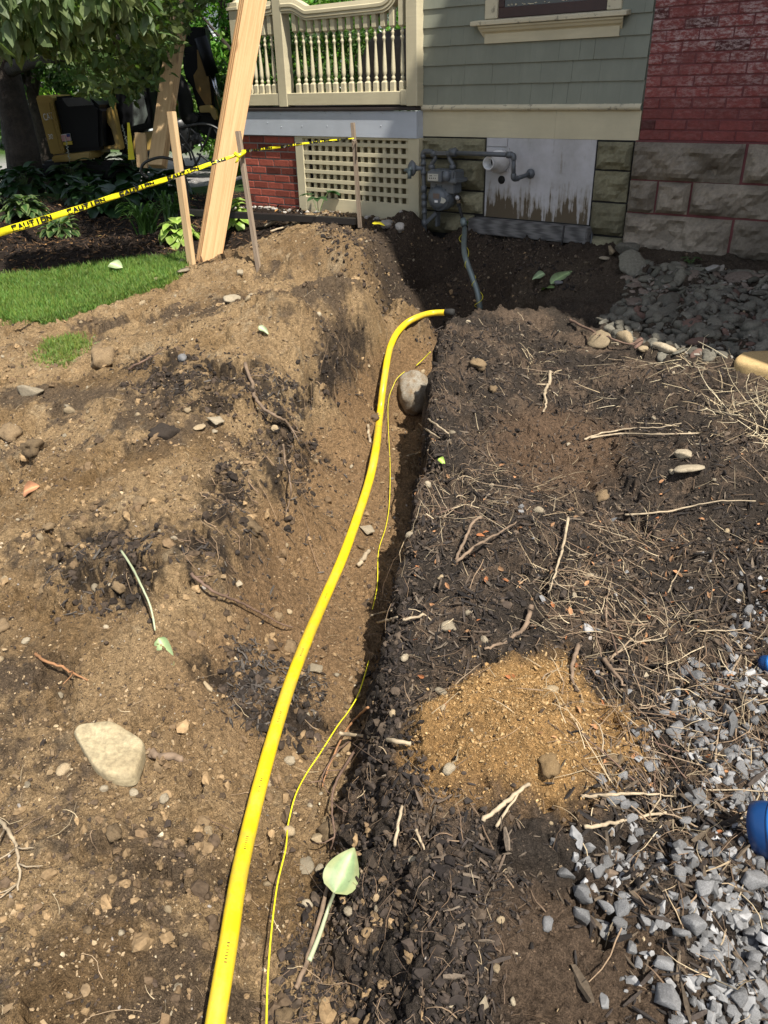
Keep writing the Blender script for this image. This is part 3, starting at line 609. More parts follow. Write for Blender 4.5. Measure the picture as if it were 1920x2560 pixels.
toprail(cur, 'top_rail'); toprail([(-6.25, 2.14), (-6.10, 2.13), (-5.95, 2.14), (-5.81, 2.15)], 'top_rail')
def cz(u):
    us_ = [c_[0] for c_ in cur]; zz = [c_[1] for c_ in cur]; return float(np.interp(u, us_, zz))
bx_ = [597, 655, 713, 773, 835, 894, 957, 1020, 1087, 1150, 1216, 1284, 1352, 1425]
bus = [onwall((560+x*.31344)/K, 640*.31344/K, .065)[0] for x in bx_]
bus[-1] = min(bus[-1], -4.372)
def baluster(u, top, sq=1.985):
    m = MB(); y = -.065; w_ = .021
    def sqb(z0, z1, ch):
        r0 = [(-w_, -w_), (w_, -w_), (w_, w_), (-w_, w_)]
        c0 = ch; r1 = .55
        if ch > 0: zs_ = [(z0, 1), (z1-.014, 1), (z1, r1)]
        else: zs_ = [(z0, r1), (z0+.014, 1), (z1, 1)]
        vs = [(a*k_, b*k_, z) for z, k_ in zs_ for a, b in r0]
        m.add([(a+u, b+y, c) for a, b, c in vs], [(i*4+j, i*4+(j+1) % 4, (i+1)*4+(j+1) % 4, (i+1)*4+j) for i in range(2) for j in range(4)]+[(3, 2, 1, 0), (8, 9, 10, 11)])
    sqb(1.534, 1.615, 1); sqb(sq, top, -1)
    h = sq-1.612; P_ = [(.011, 0), (.013, .02), (.0165, .045), (.0165, .07), (.011, .09), (.012, .11), (.018, .15), (.0185, .19), (.0185, .24), (.0165, .36), (.0135, .50), (.0105, .64), (.0095, .72), (.010, .76), (.0165, .80), (.0175, .825), (.012, .85), (.0105, .875), (.0155, .905), (.0155, .93), (.0105, .955), (.011, 1)]
    m.lathe([(r_, 1.612+h*t_) for r_, t_ in P_], Matrix.Translation((u, y, 0)), 12)
    return pb(m, 'baluster', M_cream, 0)
for u in bus: baluster(u, cz(u)+.01, 1.985 if u > -5.45 else 2.0)
for u in (-6.19, -6.115, -6.04, -5.96, -5.875): baluster(u, 2.145, 1.99)
# lattice
m = MB(); m.box((-5.652, -.088, .50), (-5.555, -.045, 1.184)); m.box((-4.335, -.088, .50), (-4.222, -.045, 1.184)); m.box((-5.555, -.087, .50), (-4.335, -.046, .662)); m.box((-5.555, -.087, 1.165), (-4.335, -.046, 1.184)); m.box((-4.250, -.0445, .50), (-4.223, .01, 1.184)); lf = pb(m, 'lattice_frame', M_cream, .003)
m = MB(); px_ = .0838
for i in range(15): 
    u = -5.530+i*px_
    if u < -4.34: m.box((u-.0165, -.066, .655), (u+.0165, -.050, 1.17))
for j in range(7):
    z = .690+j*.0790
    m.box((-5.56, -.082, z+.022), (-4.33, -.0665, z+.054))
pb(m, 'lattice', M_cream, .001)
m = MB(); m.box((-5.50, .015, .5), (-4.26, .03, 1.184)); pb(m, 'backing_board', mat_plain('olive_board', (.20, .165, .085), .8))
m = MB(); cols = []; bricks(m, -6.40, -5.656, .50, 1.18, -.06, L=.205, Hh=.0570, j=.0115, base=(.30, .075, .050), cols=cols, var=.3); o = pb(m, 'brick_pier', M_brickred, 0); set_col(o, cols)
m = MB(); m.box((-6.395, -.054, .4), (-5.66, .25, 1.18)); pb(m, 'mortar_bed', M_mortar, 0, o)
m = MB(); m.box((-6.395, .26, .3), (-4.3, .30, 1.18)); pb(m, 'underporch_shade', M_black, 0)  # black sheet paints the shade under the porch, seen through the lattice
# covered furniture on the porch deck
def cloth_lump(name, u, y, w_, d_, h, label):
    m = MB(); n = 40; k = 22; vs = []
    for j in range(k+1):
        t_ = j/k; z = h*t_; r_ = (1-t_**5)**.5 if t_ < 1 else .001
        for i in range(n):
            a = 2*math.pi*i/n; f = 1+.05*math.sin(a*9+2*u)*(1-t_)+.03*math.sin(a*5+t_*4)
            e = .38; cxx = math.copysign(abs(math.cos(a))**e, math.cos(a)); cyy = math.copysign(abs(math.sin(a))**e, math.sin(a))
            vs.append((cxx*w_/2*(r_**.6)*f*(1-.12*t_), cyy*d_/2*(r_**.6)*f*(1-.12*t_), z+.03*math.sin(a*2+1)*t_))
    m.add(vs, [(j*n+i, j*n+(i+1) % n, (j+1)*n+(i+1) % n, (j+1)*n+i) for j in range(k) for i in range(n)]+[tuple(k*n+i for i in range(n))], True)
    p = W(u, 1.418, -y); o = m.build(name, M_cloth, None); o.location = p; o.rotation_euler = (0, 0, -FA); return tag(o, label, 'furniture cover')
M_cloth = mat_plain('cover_fabric', (.125, .105, .095), .75, .2, 4, .3, 30, .01)
cloth_lump('covered_chair', -4.95, .75, .80, .70, .58, 'brown fabric cover draped over porch furniture behind the middle balusters')
cloth_lump('covered_chair', -4.15, .70, .62, .60, .66, 'brown fabric cover draped over porch furniture beside the right porch post')
# ------------------------------------------------------------------ vegetation and background
def tomesh(name, V, F, col, mat, parent=None, smooth=False): return link(name, np_mesh(name, V, F, col, smooth), mat, parent)
def rotmats(n, rng=None, tilt=None):
    rng = rng or RNG; a = rng.uniform(0, 2*np.pi, n)
    if tilt is None:
        q = rng.normal(size=(n, 4)); q /= np.linalg.norm(q, axis=1)[:, None]; w_, x, y, z = q.T
        return np.stack([np.stack([1-2*(y*y+z*z), 2*(x*y-z*w_), 2*(x*z+y*w_)], 1), np.stack([2*(x*y+z*w_), 1-2*(x*x+z*z), 2*(y*z-x*w_)], 1), np.stack([2*(x*z-y*w_), 2*(y*z+x*w_), 1-2*(x*x+y*y)], 1)], 1)
    c, s = np.cos(a), np.sin(a); Rz = np.zeros((n, 3, 3)); Rz[:, 0, 0] = c; Rz[:, 0, 1] = -s; Rz[:, 1, 0] = s; Rz[:, 1, 1] = c; Rz[:, 2, 2] = 1
    b = rng.normal(0, tilt, n); g = rng.normal(0, tilt, n); cb, sb = np.cos(b), np.sin(b); Rx = np.zeros((n, 3, 3)); Rx[:, 0, 0] = 1; Rx[:, 1, 1] = cb; Rx[:, 1, 2] = -sb; Rx[:, 2, 1] = sb; Rx[:, 2, 2] = cb
    cg, sg = np.cos(g), np.sin(g); Ry = np.zeros((n, 3, 3)); Ry[:, 1, 1] = 1; Ry[:, 0, 0] = cg; Ry[:, 0, 2] = sg; Ry[:, 2, 0] = -sg; Ry[:, 2, 2] = cg
    return Rx @ Ry @ Rz
def instance(V, F, P, Rm, S, cols):
    n = len(P); S = np.asarray(S).reshape(n, -1); S = np.repeat(S, 3, 1) if S.shape[1] == 1 else S
    W_ = np.einsum('nij,nkj->nki', Rm, V[None]*S[:, None])+P[:, None]
    return W_.reshape(-1, 3), (F[None]+(np.arange(n)*len(V))[:, None, None]).reshape(-1, F.shape[1]), np.repeat(cols, len(V), 0)
def merge(parts):
    Vs, Fs, Cs = [], [], []; b = 0
    for V, F, c in parts: Vs.append(V); Fs.append(F+b); Cs.append(c); b += len(V)
    return np.vstack(Vs), np.vstack(Fs), np.vstack(Cs)
def mat_leaf(name, rough=.5, trans=.35, bump=.3):
    t = NT(name); at_ = t.n('ShaderNodeAttribute', attribute_name='Col'); a = t.noise(25, 4)
    c = t.mix(at_.outputs[0], t.ramp(a.outputs[0], [(.3, .75), (.7, 1.2)]).outputs[0], 1., 'MULTIPLY')
    t.fin(c, rough, t.bump(a.outputs[0], bump, .004), 0, .4)
    tl = t.n('ShaderNodeBsdfTranslucent'); cc = t.mix(c, (1., 1.3, .5), 1., 'MULTIPLY'); t.l(cc, tl.inputs[0]); ms = t.n('ShaderNodeMixShader'); ms.inputs[0].default_value = trans
    t.l(t.b.outputs[0], ms.inputs[1]); t.l(tl.outputs[0], ms.inputs[2]); t.l(ms.outputs[0], t.out.inputs[0]); return t.m
M_leaf = mat_leaf('leaf', .5, .42); M_grass = mat_leaf('grass_blade', .55, .3); M_hosta = mat_leaf('hosta_leaf', .42, .22)
M_bark = mat_plain('bark', (.055, .042, .032), .95, .35, 9, 1., 28, .03)
LEAF = np.array([(0, 0, 0), (.19, .20, .04), (.24, .55, .04), (0, 1, -.08), (-.24, .55, .04), (-.19, .20, .04), (0, .30, -.01), (0, .68, -.02)])
LEAFF = np.array([(0, 1, 6, 5), (6, 1, 2, 7), (6, 7, 4, 5), (7, 2, 3, 4)])
def greens(n, base, var=.3, yel=.2, rng=None):
    rng = rng or RNG; b = np.array(base)[None]*(1+rng.uniform(-var, var, (n, 1))); b[:, 0] *= 1+rng.uniform(-yel, yel*2, n); return b
def proj(P):
    q = P-np.array([0, 0, CZ]); z = q@cf; return np.stack([(960+CAM_F*(q@CR)/z)/K, (1280-CAM_F*(q@CU)/z)/K, z], 1)
def inpoly(x, y, poly): return poly_sdf(x, y, poly) < 0
def crown_pts(center, radii, n, clumps=40, cr=.28, rng=None):
    rng = rng or RNG; c = rng.normal(size=(clumps, 3)); c /= np.linalg.norm(c, axis=1)[:, None]; c *= rng.uniform(.45, 1.0, (clumps, 1))**.6
    k = rng.integers(0, clumps, n); d = rng.normal(size=(n, 3)); d /= np.linalg.norm(d, axis=1)[:, None]
    return (c[k]+d*cr*rng.uniform(.3, 1.05, (n, 1)))*np.array(radii)+np.array(center)
def far_tree(x, y, w_, h, dist, base, n, leaf, label, name='tree', seed=1, group=None, trunk=True, clumps=60):
    rng = np.random.default_rng(seed); c = at(x, y, dist); e = empty(name, (c.x, c.y, 0), label, name.replace('_', ' '), group)
    n = int(n*2.2); leaf *= .72; base = tuple(b*1.35 for b in base); P = crown_pts((0, 0, c.z), (w_, w_*.8, h), n, clumps, .24, rng)
    V, F, cl = instance(LEAF, LEAFF, P, rotmats(n, rng), rng.uniform(.7, 1.3, n)*leaf, greens(n, base, .4, .2, rng))
    tomesh('crown', V, F, cl, M_leaf, e)
    if trunk:
        m = MB(); m.tube([(0, 0, -.2), (.05, 0, c.z*.5), (0, .1, c.z), (.1, 0, c.z+h*.6)], [w_*.07+.05, w_*.06+.04, w_*.05+.02, .03], 8)
        for k in range(5):
            a = k*1.3; m.tube([(0, .05, c.z*.6+.1*k), (math.cos(a)*w_*.35, math.sin(a)*w_*.3, c.z+h*.1), (math.cos(a)*w_*.7, math.sin(a)*w_*.55, c.z+h*.35)], [w_*.035+.02, w_*.025+.01, .01], 6)
        m.build('trunk', M_bark, e)
    return e
far_tree(480, 60, 1.6, 2.6, 19, (.10, .22, .035), 9000, .16, 'bright green leafy tree behind the excavator boom and leaning braces', seed=3)
far_tree(545, 130, 1.5, 2.0, 17.5, (.085, .19, .03), 7000, .15, 'green leafy tree behind the left bay of the porch railing', seed=4)
far_tree(760, -20, 3.0, 2.4, 21, (.09, .20, .03), 11000, .17, 'green tree showing above the porch top rail', seed=5)
far_tree(110, 170, 1.5, .9, 18, (.15, .28, .035), 6000, .12, 'sunny yellow green shrub tree beside the dark trunk at left', seed=6)
far_tree(640, 190, 1.6, .9, 15, (.05, .10, .025), 4000, .14, 'dark green shrub behind the first porch balusters', seed=8, name='shrub', trunk=False)
far_tree(240, 60, 5.0, 3.4, 30, (.07, .15, .03), 12000, .26, 'tall mid green tree far behind the excavator', seed=9)
far_tree(900, 60, 5.0, 3.4, 30, (.06, .13, .03), 9000, .28, 'tall mid green tree far behind the right porch post', seed=10)
far_tree(-250, 60, 5.0, 3.6, 28, (.06, .14, .03), 9000, .28, 'tall mid green tree far behind at the left edge', seed=12)
far_tree(40, 90, 1.2, .9, 15, (.05, .10, .03), 4000, .13, 'small green tree behind the dark trunk at the left edge', seed=13)
far_tree(494, 218, .30, .27, 15.5, (.10, .19, .035), 5000, .05, 'clipped round boxwood ball beside the hydraulic rod', 'boxwood', 14, None, False, 160)
far_tree(388, 212, .32, .30, 16, (.10, .19, .035), 4000, .055, 'clipped round boxwood partly behind the shaded brace', 'boxwood', 15, None, False, 160)
# white clapboard house far behind
M_white = mat_plain('white_clapboard', (.74, .76, .78), .6, .05, 3, 0)
wh = empty('white_house', (-5, 30, 0), 'white clapboard house far behind the excavator and trees', 'house')
m = MB(); c0 = at(395, 245, 27); c1 = at(560, 100, 27)
nb = 22
for i in range(nb):
    z0 = c0.z+i*.14; m.add([(-9, 27, z0), (1.5, 27, z0), (1.5, 27.03, z0+.14), (-9, 27.03, z0+.14), (-9, 27.2, z0), (1.5, 27.2, z0)], [(0, 1, 2, 3), (0, 4, 5, 1)])
m.box((-9, 27.05, 0), (1.5, 33, c0.z+nb*.14)); m.v = [(v[0]+5, v[1]-30, v[2]) for v in m.v]; m.build('wall', M_white, wh)
m = MB(); z1 = c0.z+nb*.14; m.hexa([(-4.4, -3.5, z1), (7, -3.5, z1), (7, 3.5, z1), (-4.4, 3.5, z1), (-4.4, -.1, z1+2.4), (7, -.1, z1+2.4), (7, .1, z1+2.4), (-4.4, .1, z1+2.4)]); m.build('roof', M_deck, wh)
for x, y in [(424, 165), (395, 150), (250, 150)]:
    q = at(x, y, 26.98); m = MB(); m.box((q.x-.35+5, -3.06, q.z-.5), (q.x+.35+5, -2.99, q.z+.5)); o = m.build('window', M_glass, wh)
# near tree with overhanging crown
tb = onz(58, 415, .36); tree = empty('shade_tree', tb, 'dark barked shade tree whose leafy boughs hang over the bed at top left', 'tree')
def loc(p): return (p[0]-tb.x, p[1]-tb.y, p[2]-tb.z)
m = MB(); D_ = tb.y
base = [onz(58, 415, .30), at(52, 350, D_), at(40, 280, D_), at(22, 200, D_), at(12, 130, D_), at(30, 60, D_-.1), at(60, -30, D_-.3), at(90, -160, D_-.6)]
m.tube([loc(p) for p in spline(base, 5)], [.27, .25, .235, .225, .22, .215, .21, .205, .20, .20, .195, .19, .19, .185, .18, .18, .17, .17, .16, .16, .15, .15, .15, .14, .14, .13, .13, .12, .12, .11, .10, .09, .08, .07, .06, .05][:36] if False else list(np.linspace(.25, .11, 36)), 14); 
m.build('trunk', M_bark, tree)
def limb(pts, r0, r1):
    m = MB(); q = spline([loc(p) for p in pts], 5); m.tube(q, list(np.linspace(r0, r1, len(q))), 8); m.build('limb', M_bark, tree)
limb([at(20, 150, D_), at(75, 130, D_-1.2), at(130, 120, D_-2.6), at(230, 90, D_-3.8), at(340, 70, D_-4.6)], .10, .02)
limb([at(22, 120, D_), at(90, 60, D_-.8), at(200, 30, D_-2), at(320, 40, D_-2.8), at(420, 20, D_-3.2)], .10, .02)
limb([at(30, 60, D_), at(-60, -40, D_-2), at(-40, -80, D_-4), at(60, -60, D_-5.5)], .09, .02)
limb([at(60, 0, D_), at(230, -150, D_-1), at(420, -150, D_-2)], .09, .02)
rng = np.random.default_rng(21)
n = 130000; P = crown_pts((-2.9, 7.6, 3.2), (3.3, 3.6, 2.5), n, 190, .20, rng)
q = proj(P); low = np.interp(q[:, 0], [-400, 0, 20, 70, 85, 150, 200, 240, 290, 330, 385, 400, 430, 480, 3000], [150, 95, 95, 92, 150, 200, 218, 232, 225, 212, 150, 100, 40, 10, -40])
low = low-60*(vnoise(q[:, 0]/26, q[:, 1]*0)**2)
hole = inpoly(q[:, 0], q[:, 1], [(62, 128), (160, 130), (165, 215), (60, 215)]) & (rng.uniform(size=n) < .9)
keep = (q[:, 1] < low) & ~hole & ((P[:, 2] > 1.9) | (q[:, 0] < 500)) & (P[:, 1] > 6.1)
thin = vnoise(P[:, 0]*1.3, P[:, 1]*1.3, P[:, 2]*1.3) > .30; keep &= thin | (q[:, 1] < 40)

def lands(P, z0, f):        # does a leaf's shadow fall where f says, at height z0
    h = np.maximum(P[:, 2]-z0, 0)/SUN[2]; return f(P[:, 0]-SUN[0]*h, P[:, 1]-SUN[1]*h)
keep &= ~lands(P, 1.5, lambda x, y: (x > -1.55+.0*y) & (y > 6)) & ~lands(P, .35, lambda x, y: (poly_sdf(x, y, P_lawn) < .12) | (poly_sdf(x, y, P_bed) > .8) & (y < 7.5) | (x > -1.75) & (y < 8.5))
P = P[keep]; n = len(P)
V, F, cl = instance(LEAF, LEAFF, P-np.array(tb), rotmats(n, rng), rng.uniform(.6, 1.15, n)*.10, greens(n, (.085, .135, .045), .3, .15, rng))
tomesh('crown', V, F, cl, M_leaf, tree)
n = 16000; P = crown_pts((-1.6, 11.2, 5.2), (3.0, 2.6, 1.2), n, 60, .3, rng)  # leaf cluster added out of view to cast shade on the excavator
V, F, cl = instance(LEAF, LEAFF, P-np.array(tb), rotmats(n, rng), rng.uniform(.6, 1.15, n)*.17, greens(n, (.085, .135, .045), .3, .15, rng))
tomesh('unseen_shade_bough', V, F, cl, M_leaf, tree)
limb([at(60, -30, D_-.3), Vector((-3.4, 10.6, 4.2)), Vector((-1.8, 11.2, 5.2)), Vector((.2, 11.6, 5.6))], .09, .02)  # limb added to carry the unseen shading leaves
# close drooping leaves at the top left, lit by the sun
n = 2300; P = []
while len(P) < n:
    x = rng.uniform(-60, 330); y = rng.uniform(-60, 105); lim = 118-.20*x+22*math.sin(x*.05)
    if y < lim: P.append(at(x, y, rng.uniform(5.1, 6.3)))
P = np.array(P); P = P[~lands(P, .35, lambda x, y: poly_sdf(x, y, P_lawn) < .05)]; n = len(P); d = rng.normal(0, .5, (n, 3)); d[:, 2] -= 1.0; d /= np.linalg.norm(d, axis=1)[:, None]; sd = rng.normal(size=(n, 3)); sd -= (sd*d).sum(1)[:, None]*d; sd /= np.linalg.norm(sd, axis=1)[:, None]
Rm = np.stack([sd, d, np.cross(sd, d)], 2)
V, F, cl = instance(LEAF, LEAFF, P-np.array(tb), Rm, rng.uniform(.75, 1.25, n)*.125, greens(n, (.13, .185, .075), .25, .1, rng)); tomesh('bough', V, F, cl, M_leaf, tree)
# ---------------- grass
BL = np.array([(-.5, 0, 0), (.5, 0, 0), (-.4, .12, .5), (.4, .12, .5), (-.06, .42, 1), (.06, .42, 1)]); BLF = np.array([(0, 1, 3, 2), (2, 3, 5, 4)])
def scat(poly, n, rng, jitter=.04, dens=None):
    P_ = np.array(poly); lo, hi = P_.min(0), P_.max(0); X = rng.uniform(lo[0], hi[0], n*3); Y = rng.uniform(lo[1], hi[1], n*3)
    k = poly_sdf(X, Y, poly)+rng.normal(0, jitter, n*3) < 0
    if dens is not None: k &= rng.uniform(size=n*3) < dens(X, Y)
    X, Y = X[k][:n], Y[k][:n]; return X, Y
def drop(X, Y, hrad=0): return np.array([down(x, y)[0][:] for x, y in zip(X, Y)])
rng = np.random.default_rng(5)
X, Y = scat(P_lawn, 200000, rng, .03, lambda x, y: np.clip(1.3-.07*y, .2, 1)*(np.abs(x) < .62*y+.2))
k = slice(0, 62000); P = drop(X[k], Y[k]); n = len(P)
pt = 1+.25*fbm(P[:, 0], P[:, 1], 2.5, 3)[:, None]
V, F, cl = instance(BL, BLF, P-[0, 0, .004], rotmats(n, rng, .35), np.stack([rng.uniform(.0035, .006, n), rng.uniform(.04, .06, n), rng.uniform(.025, .060, n)], 1), greens(n, (.13, .24, .045), .3, .25, rng)*pt)
tag(tomesh('lawn_grass', V, F, cl, M_grass), 'short sunlit green lawn grass between mulch bed and dug soil', 'grass', kind='stuff')
X, Y = scat(P_patch, 2500, rng, .05); P = drop(X, Y); n = len(P)
V, F, cl = instance(BL, BLF, P, rotmats(n, rng, .5), np.stack([rng.uniform(.003, .005, n), rng.uniform(.03, .05, n), rng.uniform(.02, .045, n)], 1), greens(n, (.15, .24, .05), .3, .25, rng))
tag(tomesh('grass_tuft', V, F, cl, M_grass), 'thin ragged patch of grass in the soil below the lawn', 'grass', kind='stuff')
# ---------------- bed plants
def leafgrid(L_, Wd, droop, cup, heart=.12, nu=9, nv=6, wav=.0, rng=random):
    V = []; ph = rng.uniform(0, 6)
    for i in range(nu+1):
        t_ = i/nu; w_ = Wd*(math.sin(math.pi*min(1, t_**.62))**.8 if 0 < t_ < 1 else .01); w_ = max(w_, .002)
        y = L_*t_*math.cos(droop*t_*.7); z = -L_*droop*.5*t_*t_
        for j in range(nv+1):
            s_ = (j/nv-.5)*2; V.append((w_*s_, y-heart*Wd*abs(s_)*(1-t_)**3, z+cup*w_*abs(s_)**1.4+wav*math.sin(9*t_+ph)*abs(s_)))
    F = [(i*(nv+1)+j, i*(nv+1)+j+1, (i+1)*(nv+1)+j+1, (i+1)*(nv+1)+j) for i in range(nu) for j in range(nv)]
    edge = np.array([abs((j/nv-.5)*2) > .66 or i >= nu-1 for i in range(nu+1) for j in range(nv+1)]); return np.array(V), np.array(F), edge
def rosette(name, x, y, z, nl, L_, Wd, col, edgecol, label, cat='hosta', group=None, H_=.25, seed=0, spikes=0, spread=1.0):
    rng = random.Random(seed); p = Vector(onz(x, y, z)); p.z = down(p.x, p.y)[0].z; parts = []; pe = MB(); nl = int(nl*1.7); L_ *= 1.12; Wd *= 1.2
    for k in range(nl):
        f = (k+.5)/nl; a = k*2.4+rng.uniform(-.3, .3); r_ = spread*L_*(.25+.95*f)*rng.uniform(.8, 1.1); hh = H_*(1.05-.75*f)*rng.uniform(.85, 1.1)
        V, F, ed = leafgrid(L_*rng.uniform(.75, 1.1), Wd*rng.uniform(.8, 1.1), rng.uniform(.5, 1.1), rng.uniform(.15, .4), wav=.006, rng=rng)
        el = (.55-.9*f)+rng.uniform(-.2, .2); M_ = Matrix.Translation((math.cos(a)*r_*.75, math.sin(a)*r_*.75, hh)) @ Matrix.Rotation(a-math.pi/2, 4, 'Z') @ Matrix.Rotation(el, 4, 'X')
        V = np.array([(M_ @ Vector(v))[:] for v in V]); b = 1+rng.uniform(-.25, .25); c = np.repeat(np.array([col])*b, len(V), 0); c[ed] = np.array(edgecol)*b; parts.append((V, F, c))
        pe.tube([(0, 0, 0), (math.cos(a)*r_*.4, math.sin(a)*r_*.4, hh*.7), (math.cos(a)*r_*.75, math.sin(a)*r_*.75, hh)], [.005, .004, .003], 5, False)
    e = empty(name, p, label, cat, group); tomesh('foliage', *merge(parts), M_hosta, e, True); pe.build('stem', M_stem, e)
    for s_ in range(spikes):
        m = MB(); a = rng.uniform(0, 6); hx, hy = math.cos(a)*.1, math.sin(a)*.1; hh = H_*2.0+rng.uniform(0, .12); m.tube([(0, 0, 0), (hx*.6, hy*.6, hh*.6), (hx, hy, hh)], [.004, .003, .002], 5)
        for q in range(16):
            t_ = .62+.38*q/16; b = Vector((hx*t_, hy*t_, hh*t_)); ang = q*2.4; d_ = Vector((math.cos(ang), math.sin(ang), .3))*.03*(1.5-t_)
            m.tube([b, b+d_*.5, b+d_], [.003, .009, .003], 5)
        m.build('flower_spike', M_flower, e)
    return e
M_stem = mat_plain('plant_stem', (.10, .16, .05), .6); M_flower = mat_plain('pale_blossom', (.42, .44, .36), .7)
g = 'dark hostas in the shaded mulch bed'
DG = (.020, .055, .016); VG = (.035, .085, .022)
rosette('hosta', 60, 480, .32, 34, .17, .045, VG, (.12, .17, .06), 'low hosta with narrow pale edged leaves behind the left end of the tape', seed=1, H_=.20)
rosette('hosta', 130, 505, .31, 20, .15, .042, VG, (.13, .18, .06), 'small pale edged hosta spilling below the yellow tape', seed=2, H_=.15)
rosette('hosta', -30, 470, .32, 26, .17, .045, VG, (.12, .17, .06), 'pale edged hosta cut by the left edge of the picture', seed=3, H_=.2)
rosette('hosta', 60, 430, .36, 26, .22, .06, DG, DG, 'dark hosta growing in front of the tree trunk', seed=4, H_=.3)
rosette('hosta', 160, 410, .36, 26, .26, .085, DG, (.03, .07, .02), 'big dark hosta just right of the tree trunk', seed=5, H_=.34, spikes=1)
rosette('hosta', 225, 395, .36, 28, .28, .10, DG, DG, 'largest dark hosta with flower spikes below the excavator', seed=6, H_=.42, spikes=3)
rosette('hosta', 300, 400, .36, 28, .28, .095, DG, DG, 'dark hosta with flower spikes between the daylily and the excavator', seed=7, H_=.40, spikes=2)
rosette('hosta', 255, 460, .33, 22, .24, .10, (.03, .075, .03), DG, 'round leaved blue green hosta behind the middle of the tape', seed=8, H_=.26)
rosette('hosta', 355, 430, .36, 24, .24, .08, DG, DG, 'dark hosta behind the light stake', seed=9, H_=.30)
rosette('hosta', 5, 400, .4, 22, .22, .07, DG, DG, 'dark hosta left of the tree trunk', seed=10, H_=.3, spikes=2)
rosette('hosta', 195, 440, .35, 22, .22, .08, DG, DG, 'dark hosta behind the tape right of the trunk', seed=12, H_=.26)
LG = (.24, .38, .06)
rosette('hosta', 388, 525, .38, 22, .13, .05, LG, (.30, .40, .10), 'lime green hosta sprouting left of the light stake', seed=13, H_=.19)
rosette('hosta', 497, 492, .46, 20, .14, .05, (.20, .33, .05), (.30, .40, .10), 'lime green hosta sprouting right of the big brace', seed=14, H_=.20)
def daylily(x, y, z, n, L_, label, seed):
    rng = random.Random(seed); p = Vector(onz(x, y, z)); p.z = down(p.x, p.y)[0].z; V = []; F = []; Cc = []
    for k in range(n):
        a = rng.uniform(0, 6.28); l_ = L_*rng.uniform(.6, 1.1); out = rng.uniform(.35, .95); b0 = Vector((rng.gauss(0, .04), rng.gauss(0, .04), 0)); w_ = rng.uniform(.008, .013); S_ = 12; base = len(V); c = np.array((.07, .15, .035))*rng.uniform(.6, 1.4)
        dx, dy = math.cos(a), math.sin(a); top = rng.uniform(.55, .8)
        for i in range(S_+1):
            t_ = i/S_; r_ = l_*out*t_**1.2; h = l_*top*(math.sin(min(t_*1.9, 3.14))-.35*max(0, t_-.7)); ww = w_*(1-t_**3)
            for s_ in (-1, 0, 1): V.append((b0.x+dx*r_-dy*ww*s_, b0.y+dy*r_+dx*ww*s_, h+.004*abs(s_))); Cc.append(c)
        F += [(base+i*3+j, base+i*3+j+1, base+(i+1)*3+j+1, base+(i+1)*3+j) for i in range(S_) for j in range(2)]
    e = tomesh('daylily', np.array(V), np.array(F), np.array(Cc), M_hosta, None, True); e.location = p; tag(e, label, 'daylily')
daylily(318, 505, .35, 75, .42, 'arching strap leaved daylily clump left of the light stake', 3)
daylily(375, 480, .37, 45, .40, 'smaller dark daylily clump directly behind the light stake', 4)
# peony like sprout by the lattice
def sprout(x, y, z, L_, n, label, seed, col=(.035, .085, .03), h=.18, name='seedling'):
    rng = random.Random(seed); p = Vector(onz(x, y, z)); p.z = down(p.x, p.y)[0].z-.01; parts = []; m = MB()
    for k in range(n):
        a = k*2.2+rng.uniform(-.4, .4); hh = h*rng.uniform(.7, 1.1); tip = Vector((math.cos(a)*h*.6, math.sin(a)*h*.6, hh)); m.tube([(0, 0, 0), tip*.55+Vector((0, 0, hh*.15)), tip], [.004, .003, .002], 5, False)
        for q in (-.8, 0, .8):
            V, F, ed = leafgrid(L_, L_*.34, .5, .2, .0, rng=rng); M_ = Matrix.Translation(tip) @ Matrix.Rotation(a-math.pi/2+q, 4, 'Z') @ Matrix.Rotation(.1, 4, 'X'); V = np.array([(M_ @ Vector(v))[:] for v in V]); parts.append((V, F, np.repeat(np.array([col])*rng.uniform(.8, 1.3), len(V), 0)))
    e = empty(name, p, label, 'seedling'); tomesh('foliage', *merge(parts), M_hosta, e, True); m.build('stem', M_stem, e)
sprout(688, 462, .54, .13, 4, 'dark green leafy sprout on top of the mound in front of the lattice', 2)
sprout(1012, 500, .48, .045, 3, 'tiny green weed at the foot of the foundation beside the gas meter', 5, (.06, .16, .04), .06)
sprout(1490, 575, .45, .05, 4, 'small green weed growing under the wing foundation', 6, (.05, .10, .03), .05)
# ---------------- excavator (parked beyond the bed, under the tree)
M_yel = mat_plain('machine_yellow', (.40, .27, .075), .35, .08, 3, .05); M_blk = mat_plain('machine_black', (.005, .0055, .007), .5, .05, 3, .05, spec=.2); M_chrome = mat_plain('steel_rod', (.5, .5, .52), .25, .02, 5, 0, metal=1)
M_rub = mat_plain('rubber', (.02, .02, .02), .85); M_gray = mat_plain('dark_grey_paint', (.03, .032, .036), .4)
M_wtxt = mat_plain('white_decal', (.7, .7, .7), .5, 0, 5, 0); M_rtxt = mat_plain('red_decal', (.55, .04, .05), .5, 0, 5, 0); M_btxt = mat_plain('black_print', (.01, .01, .01), .6, 0, 5, 0)
def z4(x, y): return ((60+x*.217)/K, (180+y*.217)/K)
def z6(x, y): return ((340+x*.217)/K, (80+y*.217)/K)
def cut(name, pts, dist, depth, mat, parent, o, bev=.02, skew=0):
    n = len(pts); P = [at(x, y, dist) for x, y in pts]; vs = [p for p in P]+[Vector((p.x+skew, p.y+depth, p.z)) for p in P]; vs = [v-Vector(o) for v in vs]
    m = MB(); m.add(vs, [tuple(range(n)), tuple(range(2*n-1, n-1, -1))]+[(i, i+n, (i+1) % n+n, (i+1) % n) for i in range(n)])
    return m.build(name, mat, parent, bev, 2)
